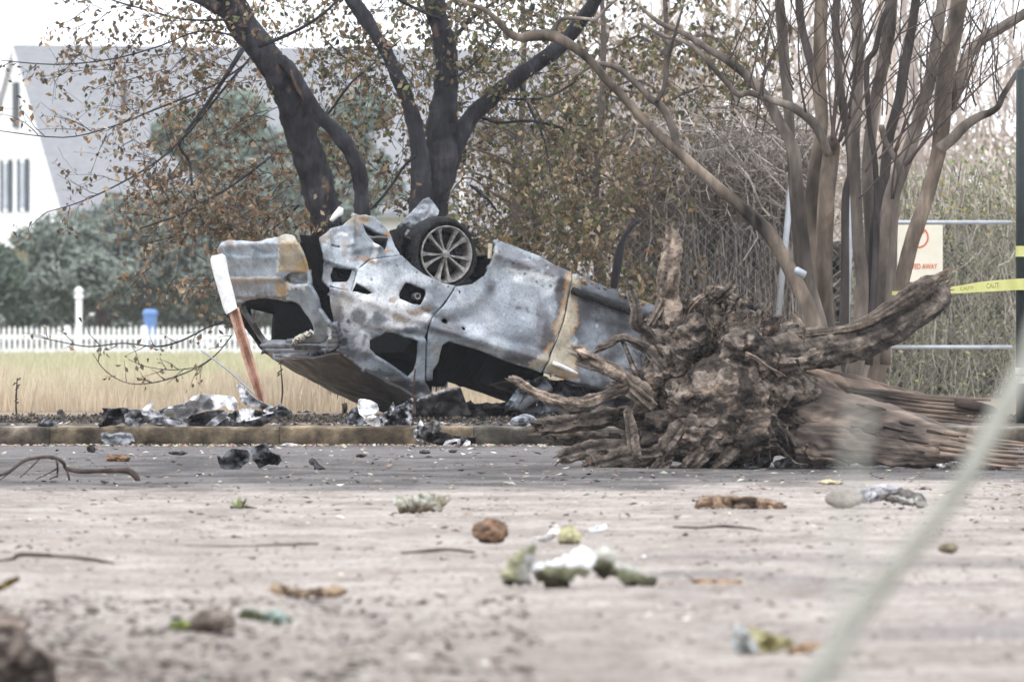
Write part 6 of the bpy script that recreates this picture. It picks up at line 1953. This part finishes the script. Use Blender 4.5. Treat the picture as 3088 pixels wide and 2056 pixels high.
# heap spilling off the kerb in the middle
kf = KY - .25
scrap('crumpled_foil', 'silver torn sheet rising at the left of the heap against the kerb', 'wreckage',
      [(1248, 1296), (1262, 1278), (1268, 1264), (1278, 1282), (1290, 1296), (1276, 1312), (1272, 1326), (1296, 1342), (1280, 1346), (1262, 1330), (1248, 1316)], kf, .14, lambda x, y: mix3(GR, (.62, .63, .66), .6 + 2 * px_noise(x, y, 2, .05)), 4.5, .004, 29.4, freq=.04)
scrap('charred_heap', 'black tangled heap against the kerb beside the silver torn sheet', 'wreckage',
      [(1266, 1312), (1272, 1290), (1300, 1276), (1316, 1284), (1330, 1300), (1360, 1310), (1400, 1318), (1434, 1316), (1436, 1336), (1400, 1344), (1350, 1340), (1310, 1338), (1280, 1328)], kf + .04, .2, two(BK, (.1, .09, .085), .05, 30), 5, .012, 30.2, fold=1.1)
scrap('metal_scrap', 'twisted grey flap on top of the black heap against the kerb', 'wreckage',
      [(1290, 1278), (1306, 1264), (1318, 1268), (1330, 1290), (1324, 1310), (1310, 1318), (1300, 1300)], kf + .0, .08, two(DB, (.24, .23, .22), .05, 31), 4, .006, 31.2)
scrap('white_scrap', 'white edged curled strip at the foot of the black heap', 'wreckage',
      [(1336, 1342), (1344, 1330), (1370, 1322), (1388, 1324), (1388, 1340), (1380, 1342), (1378, 1330), (1356, 1334), (1346, 1344)], kf - .14, .05, two(WG, WH, .06, 32), 4, .006, 32.4)
scrap('white_scrap', 'small white triangular scrap right of the black heap', 'wreckage',
      [(1396, 1342), (1408, 1326), (1418, 1330), (1418, 1344)], kf - .16, .03, two(WH, (.8, .8, .8), .05, 33), 4, .006, 33.1)
scrap('stone_slab', 'blue grey slab fragment leaning on the kerb at left', 'rubble',
      [(306, 1312), (316, 1304), (330, 1312), (360, 1306), (396, 1310), (402, 1330), (388, 1340), (320, 1342), (308, 1330)], KY - .1, .06, two((.13, .135, .15), (.3, .31, .33), .04, 34), 5, .03, 34.2)
scrap('white_scrap', 'thin white curved strip lying below the kerb joint', 'wreckage',
      [(838, 1346), (858, 1337), (880, 1336), (908, 1348), (900, 1354), (880, 1346), (850, 1350)], KY - .3, .05, two(WH, (.8, .8, .8), .03, 35), 4, .006, 35.5)
d1 = gd(1414)
def bowl(cx, cy, rx, ry, din):
    return lambda x, y: 0
scrap('charred_sheet', 'dark grey cupped panel lying left of a taller black one in front of the kerb', 'wreckage',
      [(654, 1374), (662, 1376), (668, 1384), (686, 1360), (700, 1352), (744, 1356), (754, 1372), (748, 1392), (734, 1402), (722, 1414), (680, 1416), (664, 1408), (660, 1396)], d1, .2, two((.035, .036, .04), (.13, .135, .145), .025, 36), 5, .006, 36.3, freq=.018)
scrap('charred_sheet', 'tall black bent panel with a raised corner in front of the kerb', 'wreckage',
      [(758, 1356), (772, 1344), (800, 1336), (812, 1332), (808, 1352), (824, 1366), (842, 1374), (850, 1388), (838, 1402), (810, 1398), (782, 1412), (774, 1398), (762, 1388)], d1 + .1, .24, two((.014, .014, .016), (.13, .135, .15), .022, 37), 5, .006, 37.3, freq=.02)
scrap('charred_stub', 'small black bent stub right of the tall black panel', 'wreckage',
      [(932, 1388), (940, 1382), (952, 1386), (964, 1402), (980, 1414), (950, 1414), (946, 1402), (936, 1400)], gd(1415), .05, two(BK, DB, .05, 38), 4, .02, 38.3)
for (x, y, rx, ry, lb, sd) in ((534, 1366, 28, 6, 'flat black flake with a thin tail in front of the kerb', 41.0), (276, 1352, 11, 11, 'upright dark brown chip in front of the kerb at left', 42.0),
                               (1282, 1363, 18, 6, 'black curled flake below the heap against the kerb', 43.0), (1365, 1360, 16, 7, 'black jagged flake right below the white triangular scrap', 44.0), (1092, 1374, 20, 7, 'grey flat chip in front of the kerb near the middle', 45.0)):
    lump('charred_flake', lb, 'wreckage', x, y, rx, ry, gd(y + ry), rx / F * 66, sd, .5, twoq((.015, .014, .014), (.07, .065, .06), 20), 3, 14)
lump('bark_piece', 'brown bark piece with a broken end in front of the kerb at left', 'bark', 362, 1382, 36, 10, gd(1392), .07, 46.0, .5, twoq((.06, .035, .025), (.3, .18, .11), 14), 4, 10)
# fallen branches at the left
b = P(150, 1420, gd(1450)); b.z = 0
mb = MB(); dB = gd(1448)
cbr = lambda q: mix3((.5, .42, .4), (1.2, 1.1, 1.05), .5 + nz(q.x, q.y, q.z, 6, 3))
for pts in ([(-20, 1440, 7), (30, 1420, 9), (70, 1390, 10), (110, 1380, 10), (160, 1378, 11), (190, 1394, 12), (200, 1412, 12), (240, 1420, 14), (300, 1420, 14), (350, 1418, 16), (390, 1420, 18), (410, 1436, 18), (416, 1450, 14)],
            [(170, 1380, 8), (174, 1410, 7), (172, 1438, 5)], [(200, 1412, 8), (208, 1440, 6), (210, 1460, 4)], [(120, 1382, 6), (90, 1412, 5), (60, 1440, 3)], [(60, 1400, 5), (20, 1432, 4), (0, 1446, 3)], [(172, 1412, 5), (140, 1430, 4), (110, 1444, 3)], [(174, 1434, 5), (150, 1444, 4)]):
    limb(mb, pts, dB, 6, .2, pts[0][0], 4, .12, nfreq=10, colf=cbr)
tag(mb.build('fallen_branch', M['twig'], origin=True, smooth=True), 'arching dark forked branch lying on the asphalt at left', 'branch')
for (pts, lb) in (([(-10, 1690, 6), (40, 1684, 10), (60, 1672, 14), (140, 1674, 14), (200, 1678, 10), (260, 1684, 12), (300, 1690, 10), (345, 1697, 4)], 'long low dark stick near the left edge of the foreground'),
                  ([(560, 1644, 3), (700, 1646, 4), (850, 1642, 8), (960, 1638, 5)], 'very thin straight stick left of the brown lump'),
                  ([(1210, 1666, 6), (1290, 1660, 10), (1350, 1656, 10), (1430, 1664, 7)], 'knotted brown stick in front of the brown lump'),
                  ([(2030, 1588, 6), (2110, 1590, 8), (2180, 1586, 9), (2260, 1592, 7), (2300, 1600, 3)], 'brown stick in front of the rusty bark strip')):
    mb = MB(); limb(mb, pts, gd(max(p_[1] for p_ in pts) + 4), 6, .25, pts[1][0], 4, .15, nfreq=9, colf=cbr)
    tag(mb.build('stick', M['twig'], origin=True, smooth=True), lb, 'stick')
# foreground lumps
mossq = lambda q: mix3(mix3((.2, .19, .15), (.42, .42, .36), .5 + 1.5 * fbm(q * 14, 3)), (.1, .075, .05), 2.4 * fbm(q * 9 + Vector((3, 0, 0)), 3) - .2)
scrap('bark_slab', 'curled grey green lichen bark slab in the middle foreground', 'bark', [(1186, 1514), (1200, 1502), (1250, 1500), (1280, 1492), (1330, 1496), (1356, 1498), (1352, 1512), (1336, 1526), (1330, 1542), (1310, 1540), (1290, 1536), (1270, 1542), (1206, 1542), (1200, 1530)], gd(1544), .04,
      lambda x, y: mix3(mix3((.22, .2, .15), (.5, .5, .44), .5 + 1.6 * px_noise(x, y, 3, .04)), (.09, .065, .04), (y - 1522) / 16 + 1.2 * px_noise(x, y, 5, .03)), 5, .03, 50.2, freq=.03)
lump('clod', 'round brown fibrous clod in the foreground', 'clod', 1478, 1600, 58, 38, gd(1636), .08, 51.0, .35, lambda q: mix3((.085, .06, .045), (.27, .17, .11), .45 + 1.3 * fbm(q * 18, 3)), 5, 9)
scrap('bark_slab', 'rusty brown flat bark strip with a dark painted hollow at right', 'bark', [(2096, 1522), (2104, 1506), (2130, 1498), (2200, 1496), (2260, 1498), (2300, 1506), (2350, 1516), (2372, 1528), (2330, 1534), (2200, 1530), (2110, 1528)], gd(1534), .04,
      lambda x, y: (.05, .035, .028) if 2200 < x < 2280 and 1502 < y < 1526 else mix3((.15, .1, .07), (.36, .26, .18), .5 + 1.4 * px_noise(x, y, 3, .03)), 5, .03, 52.1, freq=.025)  # hollow is only a dark patch, its shade painted in
lump('stone', 'smooth brown grey stone at right in front of the log', 'stone', 2546, 1502, 62, 30, gd(1530), .09, 53.0, .14, twoq((.24, .21, .19), (.38, .34, .31), 8), 4, 5)
scrap('stone_slab', 'pale lilac grey slab between the smooth stone and the twig', 'rubble', [(2572, 1492), (2600, 1474), (2640, 1464), (2680, 1466), (2720, 1478), (2690, 1496), (2640, 1506), (2590, 1520), (2570, 1512)], gd(1530) + .1, .05, two((.36, .36, .4), (.66, .66, .68), .02, 54), 5, .03, 54.1)
scrap('bark_slab', 'dark bark plate with a white stripe right of the pale lilac slab', 'bark', [(2640, 1498), (2670, 1484), (2720, 1474), (2780, 1496), (2802, 1520), (2790, 1528), (2740, 1522), (2690, 1510)], gd(1530), .05,
      lambda x, y: (.66, .66, .62) if abs((y - 1500) - (x - 2720) * .22) < 7 and x > 2690 else mix3((.07, .065, .06), (.24, .23, .22), .5 + px_noise(x, y, 3, .04)), 5, .03, 55.2)
scrap('bark_slab', 'yellowish flat chip left of the smooth stone', 'bark', [(2468, 1456), (2500, 1448), (2536, 1450), (2540, 1458), (2500, 1462)], gd(1462), .05, lambda x, y: (.62, .55, .36) if y < 1456 else (.09, .05, .035), 4, .03, 56.2)
# the broken green and white piece
gB = gd(1778)
GRN, YEL, WHT, UNDERSHADE = (.17, .175, .11), (.42, .42, .28), (.8, .81, .82), (.025, .022, .012)  # last tone is the shade under each overhang, painted onto the chunks
scrap('wood_chunk', 'yellow green curled bark chunk, leftmost of the three broken pieces', 'bark', [(1512, 1734), (1530, 1728), (1540, 1690), (1560, 1668), (1586, 1662), (1600, 1648), (1610, 1654), (1602, 1680), (1596, 1720), (1594, 1750), (1576, 1760), (1556, 1752), (1534, 1758)], gB, .03,
      lambda x, y: mix3(UNDERSHADE, mix3(mix3(YEL, GRN, (x - 1545) / 40), (.34, .33, .33), (x - 1562) / 26 if y > 1675 else 0), (1752 - y) / 14), 5, .05, 57.3, freq=.02, fold=.25)
scrap('wood_chunk', 'split chunk with bright white face and green underside, middle of the three broken pieces', 'bark', [(1610, 1704), (1620, 1698), (1650, 1706), (1690, 1690), (1730, 1664), (1770, 1652), (1782, 1664), (1784, 1690), (1770, 1712), (1752, 1722), (1764, 1734), (1740, 1728), (1706, 1744), (1700, 1780), (1648, 1782), (1642, 1752), (1622, 1732)], gB, .03,
      lambda x, y: mix3(mix3(GRN, UNDERSHADE, (y - 1726) / 20), mix3(WHT, (.45, .48, .48), (1696 - y) / 60 if x < 1700 else 0), (1722 - (x - 1620) * .16 + (0 if x < 1720 else 10) - y) / 7), 5, .06, 58.3, freq=.016, fold=.25)
scrap('wood_chunk', 'long dark green chunk with a pale top, rightmost of the three broken pieces', 'bark', [(1792, 1690), (1800, 1664), (1830, 1656), (1848, 1672), (1852, 1696), (1880, 1712), (1920, 1726), (1960, 1742), (1974, 1756), (1950, 1772), (1926, 1762), (1896, 1764), (1884, 1752), (1856, 1726), (1840, 1734), (1816, 1738), (1796, 1716)], gB + .1, .03,
      lambda x, y: mix3(mix3(GRN, UNDERSHADE, (y - (1690 if x < 1850 else 1738)) / 24), (.55, .55, .5), ((1690 if x < 1850 else 1714 + (x - 1850) * .3) - y) / 7), 5, .05, 59.3, freq=.016, fold=.25)
scrap('paper_scrap', 'bright white curled scrap behind the three broken pieces', 'paper', [(1606, 1622), (1640, 1618), (1660, 1600), (1678, 1582), (1688, 1592), (1684, 1612), (1660, 1630), (1630, 1634)], gd(1636), .08, two((.78, .78, .78), (.86, .86, .86), .02, 60), 5, .006, 60.2)
scrap('wood_chunk', 'small pale block with a dark base right of the white curled scrap', 'bark', [(1692, 1600), (1720, 1594), (1740, 1600), (1742, 1622), (1736, 1636), (1694, 1634)], gd(1637), .05, lambda x, y: (.42, .4, .24) if y < 1624 else (.08, .05, .04), 5, .05, 61.2)
scrap('paper_scrap', 'small bluish white flake near the top right of the three broken pieces', 'paper', [(1776, 1594), (1800, 1586), (1826, 1580), (1832, 1590), (1812, 1600), (1784, 1604)], gd(1604), .05, two((.6, .66, .68), (.82, .84, .86), .03, 62), 4, .008, 62.2)
lump('clod', 'dark clod with green moss in the left foreground', 'clod', 640, 1872, 66, 38, gd(1908), .07, 63.0, .45, lambda q: mix3((.12, .095, .08), (.3, .26, .22), .5 + 1.3 * fbm(q * 20, 3)), 5, 11)
lump('moss_tuft', 'green moss tuft at the left of the dark foreground clod', 'moss', 552, 1884, 42, 16, gd(1902), .05, 64.0, .5, lambda q: mix3((.1, .13, .03), (.26, .3, .1), .5 + 1.3 * fbm(q * 25, 3)), 4, 14)
scrap('wrapper', 'torn teal wrapper right of the dark foreground clod', 'litter', [(716, 1862), (730, 1836), (752, 1832), (790, 1846), (840, 1838), (870, 1858), (884, 1872), (840, 1878), (800, 1874), (760, 1868)], gd(1880), .08, lambda x, y: (.36, .46, .42) if px_noise(x, y, 2, .03) > -.1 else (.12, .13, .06), 5, .004, 65.1)
lump('clod', 'large dark blurred clod in the bottom left corner', 'clod', 40, 2010, 120, 80, gd(2080), .12, 66.0, .5, lambda q: mix3((.05, .04, .035), (.26, .21, .18), .4 + 1.4 * fbm(q * 16, 3)), 5, 9)
lump('clod', 'dark crumbly clod above the bottom left corner', 'clod', 30, 1880, 60, 36, gd(1916), .07, 67.0, .5, lambda q: mix3((.14, .11, .1), (.32, .26, .22), .5 + 1.3 * fbm(q * 16, 3)), 4, 11)
scrap('leaf', 'long olive brown leaf tilted up at the left edge', 'leaf', [(-20, 1776), (20, 1748), (58, 1736), (60, 1748), (30, 1768), (-10, 1784)], gd(1790), .05, two((.14, .1, .03), (.24, .18, .07), .03, 68), 5, .004, 68.1, m=M['leaf'])
scrap('bark_slab', 'low brown bark chips in a row in the centre left foreground', 'bark', [(810, 1776), (840, 1764), (880, 1776), (920, 1780), (960, 1776), (1010, 1770), (1046, 1778), (1030, 1792), (980, 1796), (900, 1798), (830, 1786)], gd(1800), .05, lambda x, y: mix3((.1, .07, .05), (.4, .3, .2), .4 + 1.6 * px_noise(x, y, 3, .03)), 6, .02, 69.2, freq=.03)
scrap('leaf', 'curled white grey leaf in the lower right foreground', 'leaf', [(2206, 1960), (2210, 1900), (2226, 1876), (2252, 1898), (2280, 1940), (2292, 1968), (2240, 1974)], gd(1978), .06, two((.42, .44, .44), (.66, .66, .64), .02, 70), 6, .004, 70.1, m=M['leaf'])
scrap('leaf', 'yellow leaf folded against the curled white grey leaf', 'leaf', [(2252, 1884), (2290, 1898), (2330, 1912), (2390, 1928), (2394, 1944), (2340, 1966), (2296, 1968), (2276, 1930)], gd(1974), .06, two((.46, .42, .2), (.66, .62, .4), .02, 71), 6, .004, 71.1, m=M['leaf'])
scrap('leaf', 'flat orange leaf lying right of the yellow leaf', 'leaf', [(2370, 1958), (2420, 1940), (2470, 1934), (2478, 1946), (2430, 1968), (2380, 1972)], gd(1976), .05, two((.46, .3, .18), (.62, .45, .3), .02, 72), 6, .004, 72.1, m=M['leaf'])
scrap('leaf', 'long orange leaf right of the three broken pieces', 'leaf', [(2080, 1752), (2110, 1744), (2160, 1748), (2240, 1746), (2236, 1756), (2160, 1764), (2100, 1760)], gd(1768), .06, two((.46, .3, .18), (.6, .44, .3), .02, 73), 6, .004, 73.1, m=M['leaf'])
lump('bark_piece', 'small dark olive lump seen past the grey twig at right', 'bark', 2858, 1652, 28, 14, gd(1666), .04, 74.0, .4, twoq((.1, .085, .05), (.22, .19, .13), 14), 4, 12)
# little green weed
mb = MB(); r = random.Random(9); dW = gd(1534); bp = P(726, 1532, dW)
for i in range(16):
    a = r.uniform(-1, 1)
    t_ = bp + Vector((r.uniform(-.05, .05) + a * .03, r.uniform(-.05, .05), r.uniform(.02, .065)))
    mb.leaf((bp + t_) / 2 + Vector((a * .02, 0, 0)), (t_ - bp) / 2, Vector((.008, .004, 0)), r.choice([(.3, .36, .14), (.16, .12, .08), (.42, .46, .24), (.1, .07, .05)]))
for i in range(5):
    x = bp.x + r.uniform(-.07, .05)
    mb.tube([(x, bp.y, .0), (x + r.uniform(-.02, .02), bp.y, .012), (x + .05, bp.y, .004)], [.005, .006, .003], 5, 0, 0, True, (.07, .05, .045))
tag(mb.build('weed', M['leaf'], origin=True), 'small green weed with brown stems on the open asphalt', 'weed')
# white insulation scraps crushed under the root plate
for (pl_, lb, sd) in (([(2160, 1404), (2200, 1384), (2240, 1366), (2300, 1362), (2320, 1386), (2290, 1408), (2200, 1412)], 'white crushed scrap under the root plate, left of the smaller grey one', 81.0),
                      ([(2330, 1392), (2380, 1378), (2440, 1376), (2500, 1384), (2570, 1392), (2560, 1404), (2440, 1408), (2340, 1408)], 'long grey white crushed scrap under the trunk right of the roots', 82.0),
                      ([(2820, 1402), (2880, 1392), (2960, 1396), (3040, 1400), (3040, 1408), (2840, 1410)], 'pale splinter pile beneath the broken end of the trunk', 83.0)):
    scrap('white_scrap', lb, 'wreckage', pl_, DS + .15 if sd < 83 else DS - .7, .14, lambda x, y: mix3((.16, .15, .14), (.72, .72, .73), .8 + 2.2 * px_noise(x, y, 3, .05)), 5, .01, sd, freq=.03)

# leaf and chip litter over the lot
mb = MB(); r = random.Random(55)
PAL = [(.13, .09, .07), (.2, .14, .11), (.3, .22, .17), (.42, .33, .26), (.48, .4, .33), (.08, .06, .05), (.36, .38, .27), (.36, .28, .21), (.24, .18, .14), (.17, .13, .1), (.24, .17, .14), (.55, .54, .48), (.16, .13, .11), (.22, .18, .15), (.1, .08, .07)]
PAL = [tuple(lerp(q, sum(c) / 3 * w_, .35) for q, w_ in zip(c, (1.08, 1.0, .92))) for c in PAL]
DKP = [(.03, .028, .028), (.06, .055, .05), (.1, .08, .07), (.5, .45, .38), (.62, .6, .54), (.3, .2, .15)]
LBAND = [(.52, .36, .27), (.6, .46, .36), (.45, .3, .22), (.62, .56, .42), (.4, .25, .18), (.3, .22, .17)]
def chip(x, y, s, c, flat=True, zz=None):
    z = (gz(x, y) if zz is None else zz)
    a = r.uniform(0, 6.28)
    u = Vector((math.cos(a), math.sin(a), r.uniform(-.25, .25))) * s
    v = Vector((-math.sin(a), math.cos(a), r.uniform(-.4, .4))) * s * r.uniform(.25, .55)
    h = Vector((0, 0, s * r.uniform(.1, .45)))
    p_ = Vector((x, y, z + .004))
    if r.random() < .45:      # curled leaf
        mb.add([p_ - u + h * r.random(), p_ - v, p_ + u + h, p_ + v + h * .4], [(0, 1, 2), (0, 2, 3)], c)
    else:                     # chip with thickness
        mb.add([p_ - u, p_ - v, p_ + u, p_ + v, p_ + h], [(0, 1, 4), (1, 2, 4), (2, 3, 4), (3, 0, 4)], c)
for i in range(9000):
    d = 23 * math.exp(r.random() * math.log(72.5 / 23))
    x = r.uniform(-1.08, 1.08) * .0557 * d
    if d > 54 and r.random() < .6: c = r.choice(DKP)
    else: c = r.choice(PAL)
    k = r.uniform(.8, 1.2)
    nn = nz(x, d, 3, .5, 3)
    if nn < -.15 and r.random() < .6: continue
    s = r.choice([.004, .005, .006, .008, .008, .01, .013, .02]) * (1 + (d - 23) / 60)
    chip(x, d, s, tuple(q * k for q in c))
for i in range(3000):         # thicker litter in the near left corner
    d = 24 + 9.5 * r.random() ** 1.5
    x = -.0575 * d + r.random() ** 1.7 * d * .06
    chip(x, d, r.choice([.006, .009, .012, .018, .026, .036]), (lambda c, k: tuple(lerp(q, sum(c) / 3 * w_, .55) * k for q, w_ in zip(c, (1.1, 1.0, .9))))(r.choice(PAL), r.uniform(.4, 1.0)))
for i in range(1500):         # band of leaves along the kerb foot
    x = r.uniform(-4.3, 3.0)
    chip(x, KY - .02 - .8 * r.random() ** 2.4, r.uniform(.008, .03), tuple(q * r.uniform(.75, 1.1) for q in r.choice(LBAND if r.random() < .6 else DKP)))
for i in range(900):          # soot, slag and flakes on the slab
    x = r.uniform(-4.3, 3.0)
    d = KY + .1 + 1.6 * r.random()
    c = r.choice([(.02, .02, .02), (.05, .05, .052), (.1, .1, .11), (.35, .36, .38), (.66, .66, .68), (.3, .2, .14), (.02, .02, .02)])
    if x < -2.6 and r.random() < .7: continue
    chip(x, d, r.uniform(.01, .04), c, zz=KZ + .008)
tag(mb.build('ground_litter', M['debris']), 'small fallen leaves, bark chips and cinders strewn over the lot', 'litter', kind='stuff')
# dark burnt earth bank behind the slab
mb = MB(); r = random.Random(66)
for i in range(9000):
    x = r.uniform(-4.6, 5.5); y = KY + 1.75 + .9 * r.random()
    z = fz(x, y) + r.uniform(-.01, .025)
    s = r.uniform(.006, .022)
    c = r.choice([(.03, .028, .026), (.06, .052, .046), (.1, .085, .07), (.16, .13, .1), (.02, .02, .02)])
    a = r.uniform(0, 6.28)
    u = Vector((math.cos(a), math.sin(a), r.uniform(-.5, .5))) * s; v = Vector((-math.sin(a), math.cos(a), r.uniform(-.5, .5))) * s * .6
    p_ = Vector((x, y, z))
    mb.add([p_ - u, p_ - v, p_ + u, p_ + v, p_ + Vector((0, 0, s))], [(0, 1, 4), (1, 2, 4), (2, 3, 4), (3, 0, 4)], c)
tag(mb.build('burnt_soil', M['debris']), 'strip of dark burnt crumbled soil behind the kerb slab', 'soil', kind='stuff')

# thin scorched saplings between the kerb and the field
for (pts, d, lb) in (([(846, 1232, 5), (852, 1180, 5), (848, 1120, 4), (846, 1080, 3)], 74.8, 'thin scorched twig standing right of the red post'),
                     ([(52, 1270, 7), (48, 1220, 6), (50, 1170, 5), (52, 1140, 3)], 75.4, 'dry seed stalk standing at the left edge behind the kerb'),
                     ([(1250, 1250, 12), (1246, 1200, 9), (1248, 1160, 7), (1252, 1112, 5)], 74.3, 'thin rusty stake standing against the window pillar of the wreck')):
    mb = MB(); limb(mb, pts, d, 6, .2, pts[0][0], 4, .1, nfreq=20, col=(.7, .55, .5))
    if pts[0][0] < 900:
        for k in range(6):
            q = P(pts[2][0] + random.uniform(-8, 8), random.uniform(pts[-1][1], pts[1][1]), d)
            mb.leaf(q, Vector((.02, 0, .012)), Vector((.0, .008, .01)), (.6, .5, .4))
    tag(mb.build('dry_stalk', M['twig'], smooth=True, origin=True), lb, 'twig')

# out-of-focus bare shrub stems close to the camera
dT = 14.5
b = P(2100, 950, dT); b.z = 0
sb = empty('bare_shrub', b, 'pale grey bare shrub stems out of focus close to the camera', 'shrub')
mb = MB()
limb(mb, [(1900, 2960, 84), (2190, 2500, 76), (2420, 2110, 70), (2560, 1890, 66), (2700, 1710, 62), (2830, 1555, 60), (2935, 1405, 60), (3010, 1280, 58), (3056, 1190, 56), (3096, 1080, 54), (3140, 940, 52), (3190, 760, 40)], (dT - .2, dT + .3), 10, .12, 2.0, 5, .05, nfreq=12)
limb(mb, [(2830, 1560, 30), (2900, 1420, 26), (3000, 1230, 22), (3120, 1010, 18)], (dT + .1, dT + .5), 8, .1, 5.0, 4, .05, nfreq=12)
adopt(mb.build('stem', M['grey_branch'], smooth=True), sb)
mb = MB()
limb(mb, [(2300, 4300, 50), (2480, 2800, 44), (2540, 2060, 40), (2550, 1700, 38), (2570, 1440, 34), (2600, 1200, 20)], (7.6, 8.2), 8, .12, 8.0, 5, .05, nfreq=14, col=(.5, .42, .38))
adopt(mb.build('stem', M['grey_branch'], smooth=True), sb)

# ------------------------------------------------------------------ damp winter air
m, n, l, p_ = new_mat('damp_air')
n.remove(p_)
vol = n.new('ShaderNodeVolumePrincipled')
vol.inputs['Color'].default_value = (.93, .95, 1.0, 1)
vol.inputs['Density'].default_value = .00024
l.new(vol.outputs[0], n['Material Output'].inputs['Volume'])
mb = MB(); mb.box((0, 140, 6), (160, 330, 14.2))
tag(mb.build('haze', m), kind='stuff')
